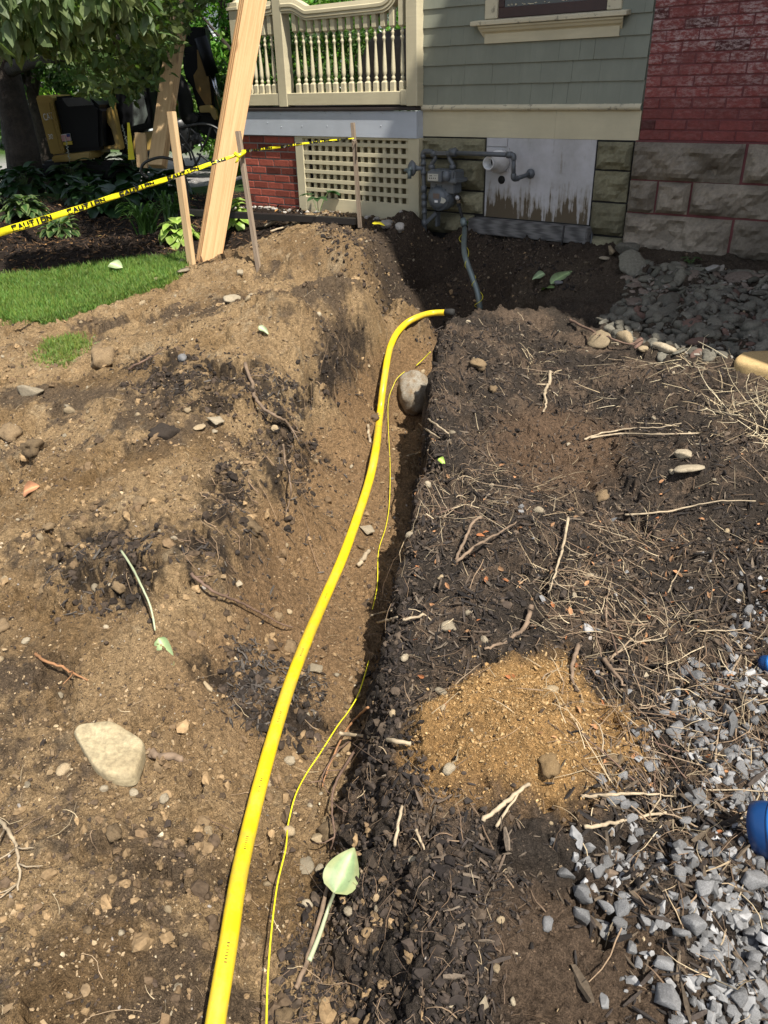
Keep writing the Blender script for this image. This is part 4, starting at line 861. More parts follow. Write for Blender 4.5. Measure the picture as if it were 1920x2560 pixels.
def text(name, s_, px, dist, h_px, mat, parent, o, wscale=1., rot=0):
    cu_ = bpy.data.curves.new(name, 'FONT'); cu_.body = s_; cu_.size = 1; cu_.extrude = .01; ob = bpy.data.objects.new(name, cu_); C.objects.link(ob); dg = bpy.context.evaluated_depsgraph_get(); me = bpy.data.meshes.new_from_object(ob.evaluated_get(dg)); bpy.data.objects.remove(ob)
    p = at(px[0], px[1], dist); k = h_px*K/CAM_F*dist/.72; o2 = link(name, me, mat, parent); o2.location = p-Vector(o); o2.rotation_euler = (R(90), rot, 0); o2.scale = (k*wscale, k, .3); return o2
DX = 12.5; ex = empty('excavator', at(200, 330, DX+.6), 'yellow and black compact excavator parked in tree shade behind the bed', 'excavator'); eo = ex.location.copy(); eo = (eo.x, eo.y, 0); ex.location = eo
cw = cut('counterweight', [z4(*p) for p in [(130, 285), (150, 268), (300, 272), (318, 300), (465, 935), (318, 955), (300, 930)]], DX, .9, M_yel, ex, eo, .03)
cut('panel_rib', [z4(*p) for p in [(160, 345), (275, 395), (300, 560), (345, 860), (405, 900), (420, 905), (320, 540), (290, 350), (170, 340)]], DX-.015, .03, M_yel, cw, eo, .005)
ec = cut('engine_cover', [z4(*p) for p in [(316, 285), (720, 258), (850, 380), (885, 410), (900, 900), (470, 938)]], DX+.05, .9, M_blk, ex, eo, .06)
cut('recess', [z4(*p) for p in [(430, 300), (740, 290), (800, 380), (500, 400)]], DX+.02, .05, M_gray, ec, eo, .01)
cut('lower_frame', [z4(*p) for p in [(312, 970), (765, 915), (770, 1010), (325, 1045)]], DX-.05, 1.0, M_yel, ex, eo, .02)
cut('track', [z4(*p) for p in [(180, 1030), (1240, 1040), (1260, 1180), (1200, 1260), (240, 1260), (170, 1180)]], DX+.1, .45, M_rub, ex, eo, .05)
cut('swing_bracket', [z4(*p) for p in [(945, 430), (970, 410), (1015, 420), (1050, 600), (1115, 900), (890, 890), (885, 865), (1050, 840), (1000, 640), (955, 600)]], DX+.3, .25, M_yel, ex, eo, .02)
cab = cut('cab', [z4(*p) for p in [(975, 60), (1400, 20), (1480, 460), (1490, 640), (1250, 700), (1160, 960), (1100, 950), (1040, 600), (980, 420)]], DX+.7, .9, M_blk, ex, eo, .03)
cut('cab_window', [z4(*p) for p in [(1255, 232), (1370, 225), (1425, 500), (1385, 590), (1262, 618)]], DX+.66, .02, mat_plain('cab_glass', (.10, .12, .11), .08, spec=.8), cab, eo, .0)
cut('window_edge', [z4(*p) for p in [(1246, 222), (1255, 222), (1262, 622), (1250, 626)]], DX+.65, .02, M_gray, cab, eo, .0)
cut('side_body', [z4(*p) for p in [(1255, 715), (1485, 680), (1485, 900), (1260, 950)]], DX+.75, .6, M_yel, ex, eo, .02)
cut('floor_frame', [z4(*p) for p in [(1110, 940), (1255, 945), (1485, 905), (1480, 960), (1100, 1000)]], DX+.7, .6, M_gray, ex, eo, .02)
cut('headrest', [z4(*p) for p in [(985, 240), (1040, 230), (1045, 500), (1000, 500)]], DX+.5, .1, M_yel, ex, eo, .02)
text('lettering', 'CAT', z4(236, 560), DX-.01, 12, M_wtxt, cw, eo, .55, R(-8)); text('lettering', '305', z4(285, 775), DX-.01, 9, M_wtxt, cw, eo, .8, R(-4))
dec = cut('decal', [z4(*p) for p in [(422, 722), (525, 708), (540, 790), (438, 802)]], DX+.02, .03, M_wtxt, ec, eo, 0)
for k in range(6): 
    y = 733+k*12; cut('stripe', [z4(*p) for p in [(424+k*3, y), (526+k*2, y-13), (527+k*2, y-8), (425+k*3, y+5)]], DX+.015, .01, M_rtxt, dec, eo, 0)
cut('canton', [z4(*p) for p in [(486, 716), (524, 711), (530, 745), (492, 750)]], DX+.012, .01, mat_plain('blue_decal', (.03, .05, .2), .5, 0, 5, 0), dec, eo, 0)
cut('warning_label', [z4(*p) for p in [(448, 812), (546, 796), (556, 834), (456, 846)]], DX+.02, .03, mat_plain('yellow_decal', (.6, .45, .05), .5, 0, 5, 0), ec, eo, 0)
bm_ = cut('boom', [z6(*p) for p in [(520, -60), (790, -60), (830, 300), (880, 560), (905, 820), (930, 980), (760, 1060), (640, 620), (580, 560), (545, 420), (530, 200)]], DX+1.6, .4, M_blk, ex, eo, .02)  # boom and plate: tree shade is put into their dark colours
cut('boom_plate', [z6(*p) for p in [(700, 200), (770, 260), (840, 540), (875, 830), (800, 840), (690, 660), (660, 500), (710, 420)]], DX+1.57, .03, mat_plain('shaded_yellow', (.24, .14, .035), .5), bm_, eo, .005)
m = MB(); a, b, c = at(*z6(745, 60), DX+1.45), at(*z6(880, 490), DX+1.45), at(*z6(985, 900), DX+1.45); eoV = Vector(eo); m.tube([a-eoV, b-eoV], .10, 12); cy = m.build('cylinder', M_blk, bm_); m = MB(); m.tube([b-eoV, c-eoV], .035, 10); m.build('rod', M_chrome, bm_)
cut('linkage', [z6(*p) for p in [(722, 855), (850, 835), (925, 905), (935, 1010), (900, 1015), (850, 925), (735, 930)]], DX+1.4, .15, M_yel, ex, eo, .01)
cut('bucket', [z6(*p) for p in [(640, 930), (900, 950), (940, 1020), (920, 1250), (720, 1150), (700, 1050)]], DX+1.5, .5, M_blk, ex, eo, .03)
m = MB(); hs_ = [z6(450, 540), z6(520, 640), z6(570, 800), z6(590, 960), z6(700, 1050)]; m.tube([at(x, y, DX+1.5)-eoV for x, y in spline([(a, b, 0) for a, b in hs_], 4) for x, y in [(x, y)]] if False else [at(p.x, p.y, DX+1.5)-eoV for p in spline([(a, b, 0) for a, b in hs_], 5)], .12, 8); m.build('hose', M_rub, ex)
# trucks behind
tk = empty('dump_trailer', at(40, 300, 16), 'dark grey truck bed with toolbox seen behind the tree trunk', 'truck'); to = (tk.location.x, tk.location.y, 0); tk.location = to
cut('body', [z4(*p) for p in [(-300, 330), (140, 322), (262, 850), (-260, 850)]], 15.5, 2, M_gray, tk, to, .03)
tb_ = cut('toolbox', [z4(*p) for p in [(118, 650), (215, 640), (262, 835), (135, 850)]], 15.35, .14, mat_plain('tread_plate', (.16, .165, .17), .4, .2, 40, .4, 90), tk, to, .01)
cut('latch', [z4(*p) for p in [(160, 690), (205, 688), (200, 730), (180, 742), (163, 728)]], 15.3, .04, M_wtxt, tb_, to, .004)
m = MB(); c_ = at(*z4(170, 890), 15.6); m.lathe([(.0, -.12), (.34, -.12), (.38, -.08), (.38, .08), (.34, .12), (.0, .12)], Matrix.Translation(c_-Vector(to)) @ RX, 24); m.build('wheel', M_rub, tk)
cut('rail', [z4(*p) for p in [(-300, 365), (150, 365), (152, 375), (-300, 376)]], 15.45, .05, M_wtxt, tk, to, 0)
cut('marker_lamp', [z4(*p) for p in [(102, 394), (150, 392), (152, 416), (106, 418)]], 15.42, .05, M_rtxt, tk, to, .005)
pk_ = empty('pickup', at(425, 300, 17), 'dark pickup truck with red lettering glimpsed between the braces', 'truck'); to = (pk_.location.x, pk_.location.y, 0); pk_.location = to
cut('body', [z6(*p) for p in [(150, 800), (400, 770), (520, 800), (600, 960), (600, 1080), (540, 1060), (480, 960), (420, 950), (330, 1100), (150, 1100)]], 17, 1.6, mat_plain('navy_paint', (.018, .022, .035), .2), pk_, to, .05)
cut('cab', [z6(*p) for p in [(150, 800), (200, 640), (400, 620), (470, 700), (500, 790)]], 17.1, 1.4, M_glass, pk_, to, .05)
m = MB(); c_ = at(*z6(490, 1130), 17.05); m.lathe([(.0, -.12), (.36, -.12), (.42, -.08), (.42, .08), (.36, .12), (.0, .12)], Matrix.Translation(c_-Vector(to)) @ RX, 24); wl = m.build('wheel', M_rub, pk_)
m = MB(); m.lathe([(.0, -.14), (.24, -.13), (.24, .0)], Matrix.Translation(c_-Vector(to)) @ RX @ Matrix.Scale(-1, 4, (0, 0, 1)), 20); m.build('rim', M_gray, wl)
text('lettering', 'TOMA', z6(400, 842), 16.95, 7, M_rtxt, pk_, to, 1.1)
# arched metal garden bench
M_iron = mat_plain('black_iron', (.016, .017, .018), .4)
BD = 8.6; be = empty('garden_bench', at(440, 400, BD), 'black cast metal garden bench with an arched palm pattern back beside the porch', 'bench'); bo = Vector((be.location.x, be.location.y, 0)); be.location = bo
def b6(x, y, d=0): return at(*z6(x, y), BD+d)-bo
m = MB(); arch = [b6(470, 1170), b6(500, 1110), b6(600, 1085), b6(740, 1062), b6(860, 1075), b6(960, 1130), b6(1000, 1200)]; m.tube(spline(arch, 6), .022, 8, flat=.6)
m.tube([b6(470, 1170), b6(500, 1360), b6(560, 1560)], .014, 6); m.tube([b6(1000, 1200), b6(980, 1420), b6(960, 1600)], .014, 6); m.tube([b6(540, 1560), b6(900, 1560), b6(980, 1560)], .016, 6); m.build('back_frame', M_iron, be)
m = MB()
for x0, x1 in [((490, 1160), (700, 1540)), ((620, 1100), (520, 1400)), ((620, 1110), (760, 1330)), ((860, 1090), (740, 1380)), ((900, 1110), (960, 1400)), ((740, 1400), (660, 1560)), ((700, 1400), (860, 1560)), ((520, 1290), (640, 1480)), ((950, 1250), (840, 1560))]:
    mid = ((x0[0]+x1[0])/2+25, (x0[1]+x1[1])/2-15); m.tube(spline([b6(*x0), b6(*mid), b6(*x1)], 4), .011, 6)
for k in range(9):
    a = R(200+k*18); m.tube([b6(700, 1290), b6(700+math.cos(a)*70, 1290+math.sin(a)*90-30), b6(700+math.cos(a)*110, 1290+math.sin(a)*70+20)], [.010, .018, .004], 5)
m.build('back_pattern', M_iron, be)
m = MB()
for k in range(7): m.beam(b6(520, 1640+k*0, -.1-.06*k)+Vector((0, 0, -.02)), b6(1000, 1640, -.1-.06*k)+Vector((0, 0, -.02)), .045, .014)
m.build('seat', M_iron, be)
for k, (x, dd) in enumerate([(560, -.5), (960, -.5), (560, 0), (960, 0)]):
    m = MB(); p = b6(x, 1640, dd); m.tube([p, p+Vector((0, 0, -.2)), Vector((p.x, p.y, .25))], .016, 6); m.build('leg', M_iron, be)
m = MB(); ar = [(320, 385), (305, 372), (312, 352), (345, 340), (375, 345)]; m.tube(spline([at(x, y, BD-.8)-bo for x, y in ar], 5), .014, 6); m.build('armrest', M_iron, be)
# ------------------------------------------------------------------ lumber, stakes and tape
M_fir = mat_wood('new_fir_lumber', (.68, .46, .245), (.50, .275, .12), (46, 46, 1.3)); M_fir2 = mat_wood('pale_lumber', (.60, .44, .25), (.45, .29, .15), (40, 40, 1.6)); M_oldw = mat_wood('grey_stake_wood', (.34, .27, .20), (.17, .13, .10), (60, 60, 2.5), .85, False)
def timber(name, p0, p1, w_, t_, mat, label, cat, roll=0, facing=None, copies=1, gap=.002, group=None):
    p0 = Vector(p0); p1 = Vector(p1); d = (p1-p0); L_ = d.length; d.normalize(); f = Vector(facing if facing is not None else (0, -1, 0)); f = (f-d*f.dot(d)).normalized(); a = f.cross(d).normalized()
    M_ = Matrix((( a.x, f.x, d.x, p0.x), (a.y, f.y, d.y, p0.y), (a.z, f.z, d.z, p0.z), (0, 0, 0, 1)))
    root = None
    if copies > 1: root = empty(name, p0, label, cat, group)
    for k in range(copies):
        m = MB(); y0 = (k-(copies-1)/2)*(t_+gap); nseg = 6
        vs = []; 
        for i in range(nseg+1):
            z = L_*i/nseg; e = random.uniform(-.0008, .0008)
            vs += [(-w_/2+e, y0-t_/2, z), (w_/2+e, y0-t_/2, z), (w_/2+e, y0+t_/2, z), (-w_/2+e, y0+t_/2, z)]
        m.add(vs, [(i*4+j, i*4+(j+1) % 4, (i+1)*4+(j+1) % 4, (i+1)*4+j) for i in range(nseg) for j in range(4)]+[(3, 2, 1, 0), tuple(nseg*4+j for j in range(4))])
        o = m.build('board' if copies > 1 else name, mat, None, .0025, 2)
        if root: o.parent = root; o.matrix_parent_inverse = Matrix.Translation(-p0) 
        o.matrix_basis = M_
        if root: o.matrix_parent_inverse = Matrix.Identity(4); o.matrix_basis = Matrix.Translation(-p0) @ M_
    return root if root else tag(o, label, cat, group)
def gnd(x, y): return hit(x, y)
b0 = gnd(446, 562); yb = b0.y+.0
face = Vector((-.30, -1, 0))
timber('lumber_brace', at(447, 585, yb), at(562, -90, yb+.55), .166, .040, M_fir, 'big doubled fir brace sunlit and leaning across in front of the porch', 'lumber brace', facing=Vector((.50, -1, 0)), copies=3)
timber('wooden_stake', at(416, 585, yb-.12), at(370, 241, yb-.05), .062, .038, M_fir2, 'pale square cut stake crossing the foot of the big brace', 'stake', facing=Vector((-.75, -1, 0)))
timber('lumber_brace', at(340, 360, 8.3), at(400, -60, 9.1), .16, .09, M_fir2, 'second brace standing shaded behind the tape in front of the excavator', 'lumber brace', facing=Vector((-.35, -1, 0)))
timber('wooden_stake', at(308, 362, 8.6), at(303, 287, 8.6), .11, .03, M_fir2, 'short shaded board end standing left of the second brace', 'stake', facing=Vector((-.1, -1, 0)))
sk = gnd(559, 578)
timber('wooden_stake', at(560, 590, sk.y), at(514, 283, sk.y+.05), .028, .036, M_oldw, 'thin weathered stake on the mound with the yellow tape tied round it', 'stake', facing=Vector((-.5, -1, 0)))
s2y = 7.0; s2 = at(778, 492, s2y)
timber('wooden_stake', s2, at(762, 265, s2y), .030, .030, M_oldw, 'thin grey stake standing close in front of the lattice', 'stake', facing=Vector((-.5, -1, 0)))
# caution tape: a printed ribbon
t = NT('caution_tape'); t.b.inputs['Roughness'].default_value = .3; M_tape = t.fin((.80, .72, .02), .3, t.bump(t.noise(30, 3).outputs[0], .4, .006))
M_tprint = mat_plain('tape_print', (.015, .015, .01), .4)
def ribbon(pts, widths, tilt):
    Q = spline(pts, 12); n = len(Q); wv = np.interp(np.linspace(0, 1, n), np.linspace(0, 1, len(widths)), widths); tl = np.interp(np.linspace(0, 1, n), np.linspace(0, 1, len(tilt)), tilt); fr = []
    for i, p in enumerate(Q):
        d = (Q[min(i+1, n-1)]-Q[max(i-1, 0)]).normalized(); up = Vector((0, 0, 1)); s_ = d.cross(up).normalized(); u_ = s_.cross(d); q = u_*math.cos(tl[i])+s_*math.sin(tl[i]); fr.append((p, q*wv[i], s_*math.cos(tl[i])-u_*math.sin(tl[i])))
    return fr
def tape(label, pts, widths, tilt, a_, off=1, letters=True, rep=.36, seed=0):
    fr = ribbon(pts, widths, tilt); n = len(fr); rng = random.Random(seed); root = empty('caution_tape', fr[n//2][0], label, 'caution tape'); o0 = root.location; m = MB(); vs = []
    for i, (p, q, nn) in enumerate(fr):
        for k, s_ in enumerate((-.5, -.18, .15, .5)): vs.append(p+q*s_+nn*(.0035*math.sin(i*.7+k*1.3)+(.006 if k == 1 else 0))-o0)
    m.add(vs, [(i*4+j, i*4+j+1, (i+1)*4+j+1, (i+1)*4+j) for i in range(n-1) for j in range(3)], True); m.build('band', M_tape, root)
    if letters:
        L_ = [0]
        for i in range(1, n): L_.append(L_[-1]+(fr[i][0]-fr[i-1][0]).length)
        def P(s_, v):
            i = min(max(np.searchsorted(L_, s_)-1, 0), n-2); t_ = (s_-L_[i])/(L_[i+1]-L_[i]); a, b = fr[i], fr[i+1]; return a[0].lerp(b[0], t_)+a[1].lerp(b[1], t_)*v-Vector((0, 1, 0))*.010-o0
        G = {'C': [(0,1,1,1),(0,0,0,1),(0,0,1,0)], 'A': [(0,0,.5,1),(.5,1,1,0),(.22,.38,.78,.38)], 'U': [(0,0,0,1),(1,0,1,1),(0,0,1,0)], 'T': [(0,1,1,1),(.5,0,.5,1)], 'I': [(.5,0,.5,1)], 'O': [(0,0,0,1),(1,0,1,1),(0,1,1,1),(0,0,1,0)], 'N': [(0,0,0,1),(1,0,1,1),(0,1,1,0)]}
        m = MB(); s_ = .05; word = 'CAUTION'; li = 0; lw = .025; g0 = .012
        while s_ < L_[-1]-.1:
            ch = word[li % 7]
            for x0, y0, x1, y1 in G[ch]:
                # the band is folded over lengthwise: only the upper part of the print shows
                A, B = s_+x0*lw, s_+x1*lw; va, vb = -.30+y0*.62, -.30+y1*.62
                for k in range(1):
                    pa, pb_ = P(A, va), P(B, vb); d = (pb_-pa)
                    if d.length < 1e-5: continue
                    d.normalize(); nn = d.cross(Vector((0, 1, 0))).normalized()*(.0052); m.add([pa-nn-d*.003, pb_-nn+d*.003, pb_+nn+d*.003, pa+nn-d*.003], [(0, 1, 2, 3)])
            s_ += lw+g0; li += 1
            if li % 7 == 0: s_ += .10; m.build('print', M_tprint, root); m = MB()
        if m.v: m.build('print', M_tprint, root)
    return root
k1 = at(518, 333, sk.y+.02)
tp = [at(-260, 560, 4.2), at(-120, 538, 4.5), at(0, 502, 4.75), at(140, 460, 5.05), at(260, 420, 5.3), at(385, 378, 5.6), at(460, 352, 5.8), k1]
tape('long yellow caution tape with black print stretched from the left edge to the thin stake', tp, [.056, .053, .047, .036, .032, .028, .024, .016], [.1, .1, .15, -.1, .2, .0, -.5, 0.], 1)
k2 = at(764, 299, s2y-.03); tape('thin twisted yellow caution tape running from the thin stake to the stake by the lattice', [at(522, 327, sk.y), at(600, 318, 6.15), at(690, 306, 6.6), k2], [.016, .018, .013, .009], [.3, .5, -.4, .3], 1, seed=3)
m = MB(); m.tube([k1+Vector((-.03, -.03, .01)), k1+Vector((.0, -.04, -.012)), k1+Vector((.035, -.02, .012)), k1+Vector((.02, .03, .0))], [.012, .016, .014, .008], 6); m.tube([k1+Vector((.0, -.035, .0)), k1+Vector((-.015, -.045, -.04)), k1+Vector((-.03, -.04, -.05))], [.01, .008, .004], 5)
tag(m.build('tape_knot', M_tape, None, origin=k1), 'crumpled yellow tape knot around the thin stake', 'tape knot')
m = MB(); m.tube([k2+Vector((-.02, -.02, .0)), k2+Vector((.0, -.03, -.02)), k2+Vector((.02, .0, -.02)), k2+Vector((.015, .0, -.16))], [.007, .008, .006, .004], 5)
tag(m.build('tape_knot', M_oldw, None, origin=k2), 'short cord wrapped round the stake in front of the lattice', 'cord')
m = MB(); a = at(277, 265, 8.9); b = at(281, 345, 8.9); m.add([a+Vector((-.012, 0, 0)), a+Vector((.012, 0, 0)), b+Vector((.045, .01, 0)), b+Vector((-.02, 0, 0))], [(0, 1, 2, 3)]); m.add([a+Vector((-.012, .004, 0)), a+Vector((.012, .004, 0)), b+Vector((.045, .014, 0)), b+Vector((-.02, .004, 0))], [(3, 2, 1, 0)])
tag(m.build('caution_tape', M_tape, None, origin=a), 'loose strip of yellow tape hanging down in front of the excavator', 'caution tape')
# ------------------------------------------------------------------ gas meter set
def G(x, y, o=.22): 
    u, z = onwall((1000+x*.2049)/K, (350+y*.2049)/K, o); return W(u, z, o)
M_pipe = mat_plain('grey_painted_pipe', (.095, .105, .115), .42, .15, 12, .15); M_meter = mat_plain('grey_meter_paint', (.125, .140, .155), .45, .15, 9, .15, dirt=(.09, .085, .07))
M_galv = mat_plain('green_grey_riser', (.16, .20, .20), .35, .15, 12, .1, metal=.2); M_ivory = mat_plain('ivory_face', (.50, .49, .42), .5); M_pvc = mat_plain('white_pvc', (.68, .68, .68), .35, .06, 5, .05, dirt=(.38, .36, .32)); M_brass = mat_plain('brass_fitting', (.30, .26, .20), .3, metal=.7)
gm = empty('gas_meter', G(470, 1100), 'grey residential gas meter with round diaphragm and pressure regulator on the foundation', 'gas meter'); go = gm.location.copy()
def gb(m, name, mat, parent=None, bev=0): m.v = [tuple(Vector(v)-go) for v in m.v]; return m.build(name, mat, parent or gm, bev, 2)
NO = Vector((-FN[0], -FN[1], 0)); UD = Vector((-FL[0], -FL[1], 0)); ZD = Vector((0, 0, 1))
def frame(p, ax):            # matrix with local z along ax
    ax = Vector(ax).normalized(); x = UD if abs(ax.dot(UD)) < .9 else ZD; y = ax.cross(x).normalized(); x = y.cross(ax); return Matrix(((x.x, y.x, ax.x, p[0]), (x.y, y.y, ax.y, p[1]), (x.z, y.z, ax.z, p[2]), (0, 0, 0, 1)))
m = MB(); rp = [G(305, 1290), G(300, 900), G(290, 500), G(283, 200)]; m.tube(rp, .0175, 12)
for y, r_, h in [(1010, .024, .05), (880, .022, .03), (780, .0225, .05), (700, .024, .04), (600, .024, .05), (400, .024, .03), (290, .023, .03), (200, .0225, .03)]:
    p = G(283+(y-200)*.02, y); m.lathe([(.01, -h/2), (r_, -h/2), (r_*1.03, 0), (r_, h/2), (.01, h/2)], frame(p, ZD), 12)
m.tube(spline([G(283, 215), G(284, 165), G(300, 143), G(345, 140), G(400, 148)], 5), .020, 12); gb(m, 'inlet_riser', M_pipe)
m = MB(); m.beam(G(395, 160), G(620, 160), .030, .028); m.lathe([(.0, -.02), (.026, -.02), (.028, .02), (.0, .02)], frame(G(410, 165), ZD), 10); m.lathe([(.0, -.02), (.026, -.02), (.028, .02), (.0, .02)], frame(G(603, 165), ZD), 10); m.lathe([(.0, -.03), (.030, -.03), (.034, .0), (.030, .03), (.0, .03)], frame(G(650, 152), UD), 6)
m.beam(G(600, 130), G(680, 105), .012, .02); gb(m, 'meter_bar', M_pipe, None, 0)
m = MB(); m.tube(spline([G(430, 195), G(425, 240), G(390, 290), G(385, 345)], 5), .017, 10); m.lathe([(.0, -.016), (.027, -.016), (.027, .016), (.0, .016)], frame(G(386, 330), ZD), 8)
gb(m, 'inlet_swivel', M_pipe)
m = MB(); m.tube(spline([G(600, 195), G(608, 240), G(640, 290), G(642, 345)], 5), .017, 10); m.lathe([(.0, -.016), (.027, -.016), (.027, .016), (.0, .016)], frame(G(642, 330), ZD), 8); gb(m, 'outlet_swivel', M_pipe)
def gbox(m, x0, y0, x1, y1, o0, o1):
    u0, z0 = onwall((1000+x0*.2049)/K, (350+y1*.2049)/K, o1); u1, z1 = onwall((1000+x1*.2049)/K, (350+y0*.2049)/K, o1); m.wbox(u0, u1, z0, z1, o0, o1)
m = MB(); gbox(m, 345, 375, 665, 505, .13, .28); bd = gb(m, 'case', M_meter, None, .012)
m = MB(); gbox(m, 325, 480, 685, 512, .12, .295); gbox(m, 365, 505, 665, 640, .14, .25); gb(m, 'neck', M_meter, bd, .008)
m = MB(); m.tube([G(567, 500, .29), G(567, 410, .29), G(565, 380, .27)], [.035, .034, .015], 12); gb(m, 'dome', M_meter, bd)
m = MB(); gbox(m, 330, 385, 505, 505, .27, .325); ix = gb(m, 'index_box', M_meter, bd, .005)
m = MB(); gbox(m, 338, 416, 464, 494, .326, .3285); fc = gb(m, 'index_face', M_ivory, ix)
m = MB()
for x, y in [(367, 436), (384, 436), (360, 466), (383, 466), (408, 466), (432, 466)]:
    m.lathe([(.0045, .0), (.0045, .0018), (.0, .002)], frame(G(x, y, .3285), NO), 8)
m.beam(G(415, 436, .330), G(445, 436, .330), .002, .002); gb(m, 'dial', M_black, fc)
m = MB(); cc = G(475, 700, .19); m.lathe([(.0, -.09), (.085, -.09), (.098, -.02), (.098, .035), (.0, .035)], frame(G(530, 700, .18), NO+UD*.0), 28); m.lathe([(.0, .0), (.101, .0), (.104, .006), (.101, .013), (.090, .014), (.084, .030), (.070, .046), (.045, .056), (.0, .060)], frame(G(478, 700, .235), NO), 36); dd = gb(m, 'diaphragm_case', M_meter)
m = MB()
for k in range(12):
    a = k*math.pi/6+.2; m.lathe([(.0, .01), (.0065, .01), (.0065, .019), (.0, .020)], frame(G(478, 700, .235)+UD*math.cos(a)*.096+ZD*math.sin(a)*.096, NO), 6)
gb(m, 'bolt_ring', M_pipe, dd)
def plate(x0, y0, x1, y1, name, mat):
    m = MB(); gbox(m, x0, y0, x1, y1, .2935, .2965); return gb(m, name, mat, dd)
plate(402, 655, 478, 712, 'name_plate', mat_plain('brown_plate', (.16, .12, .10), .5)); plate(420, 738, 460, 762, 'sticker', M_wtxt)
m = MB(); q = [G(515+30*math.cos(a)*random.uniform(.6, 1.1)+20*math.cos(a), 738+40*math.sin(a)*random.uniform(.7, 1.1), .287) for a in np.linspace(0, 6.0, 12)]; m.add(q, [tuple(range(12))]); gb(m, 'paint_splash', M_ivory, dd)
m = MB(); m.beam(G(320, 1010), G(440, 890), .012, .03); m.beam(G(462, 880, .18), G(460, 1050, .18), .045, .02); gb(m, 'bracket', M_pipe)
# service regulator on the left
m = MB(); m.lathe([(.0, -.02), (.045, -.02), (.060, -.004), (.062, .004), (.045, .022), (.025, .034), (.0, .036)], frame(G(150, 345, .25), NO*.75-UD*.55), 24); m.tube([G(285, 345), G(230, 345, .24), G(180, 345, .25)], [.020, .017, .03], 10); rg_ = gb(m, 'regulator', M_meter)
m = MB(); m.tube([G(150, 345, .29), G(100, 365, .30), G(50, 372, .31)], [.020, .014, .009], 8); m.tube([G(115, 370, .30), G(115, 470, .30)], [.016, .018], 10); m.tube([G(95, 395, .30), G(70, 350, .30)], [.014, .010], 8); gb(m, 'vent', M_galv, rg_)
# house line with its drop and wall flange
m = MB(); m.tube([G(640, 155), G(1350, 183)], .0172, 14); m.lathe([(.0, -.02), (.024, -.02), (.024, .02), (.0, .02)], frame(G(1335, 183), UD), 12)
m.tube(spline([G(1330, 183), G(1372, 186), G(1388, 205), G(1386, 240)], 4), .021, 12); m.tube([G(1386, 230), G(1386, 430)], .0165, 12)
m.tube(spline([G(1386, 410), G(1386, 455), G(1400, 472, .20), G(1440, 468, .16)], 4), .0215, 12); m.tube([G(1425, 470, .175), W(*onwall((1000+1600*.2049)/K, (350+410*.2049)/K, 0), .01)], .0165, 12)
m.lathe([(.0, .0), (.036, .0), (.036, .012), (.022, .030), (.0, .030)], frame(W(*onwall((1000+1600*.2049)/K, (350+410*.2049)/K, 0), .005), NO), 18); gb(m, 'house_line', M_pipe)
# pvc vent
pv = W(-3.470, 1.030, .0); o_ = empty('pvc_vent', pv, 'white plastic vent reducer sticking out of the boarded opening', 'vent pipe')
m = MB(); m.lathe([(.0, .005), (.084, .005), (.086, .06), (.078, .085), (.052, .120), (.049, .19), (.049, .205), (.041, .205), (.040, .06), (.0, .06)], frame(Vector((0, 0, 0)), NO), 32); m.build('reducer', M_pvc, o_)
m = MB(); m.lathe([(.0, .10), (.038, .10), (.0, .101)], frame(Vector((0, 0, 0)), NO), 20); m.build('bore_shade_disc', M_black, o_)  # black disc paints the shade inside the pipe mouth
# test gauge and riser out of the trench
gz = empty('test_riser', G(715, 800, .24), 'grey green riser pipe with a round pressure gauge rising from the trench to the meter', 'riser pipe'); zo = gz.location.copy()
def zb(m, name, mat, parent=None): m.v = [tuple(Vector(v)-zo) for v in m.v]; return m.build(name, mat, parent or gz)
foot = at(1037, 668, 5.75)
m = MB(); R1 = G(776, 1000, .26); R2 = G(790, 1080, .28); pp = spline([R2, at(1003, 545, 6.0), at(1019, 595, 5.85), at(1031, 630, 5.78), foot], 6); m.tube(pp, .0205, 14); m.lathe([(.0, -.03), (.024, -.03), (.027, .0), (.024, .03), (.0, .03)], frame(G(776, 1005, .26), R2-R1), 12); zb(m, 'riser_pipe', M_galv)
m = MB(); m.tube([G(718, 790, .24), G(728, 830, .245), G(770, 985, .26)], [.011, .013, .013], 10); m.lathe([(.0, -.012), (.019, -.012), (.019, .012), (.0, .012)], frame(G(716, 795, .24), ZD), 6); zb(m, 'black_nipple', M_rub)
m = MB(); m.tube([G(712, 795, .24), G(706, 745, .24), G(702, 715, .24)], [.011, .009, .008], 8); m.beam(G(728, 735, .25), G(728, 760, .25), .01, .01); zb(m, 'valve', M_brass)
m = MB(); m.lathe([(.0, -.012), (.0235, -.012), (.0245, .010), (.0205, .011), (.0205, .007), (.0, .007)], frame(G(703, 703, .25), NO*.9-ZD*.0+UD*.1), 24); g_ = zb(m, 'gauge', M_rub)
m = MB(); m.lathe([(.0, .0075), (.0203, .0075), (.0, .008)], frame(G(703, 703, .25), NO*.9+UD*.1), 24); fc2 = zb(m, 'gauge_face', M_wtxt, g_); m = MB(); P0 = G(703, 703, .26); m.beam(P0+ZD*-.012, P0+ZD*.008+UD*.002, .0025, .001); zb(m, 'needle', M_btxt, fc2)
M_wire = mat_plain('yellow_wire_insulation', (.75, .68, .03), .4, .05, 5, 0)
m = MB(); pts = []
for k in range(70):
    t_ = k/69; i = t_*(len(pp)-1); a_ = pp[int(i)].lerp(pp[min(int(i)+1, len(pp)-1)], i-int(i)); an = t_*22+(.8 if t_ > .5 else 0); rr = .024+.02*max(0, math.sin(t_*9))**3; pts.append(a_+UD*math.cos(an)*rr+NO*math.sin(an)*rr)
m.tube(pts, .0022, 5); zb(m, 'wrapped_wire', M_wire)
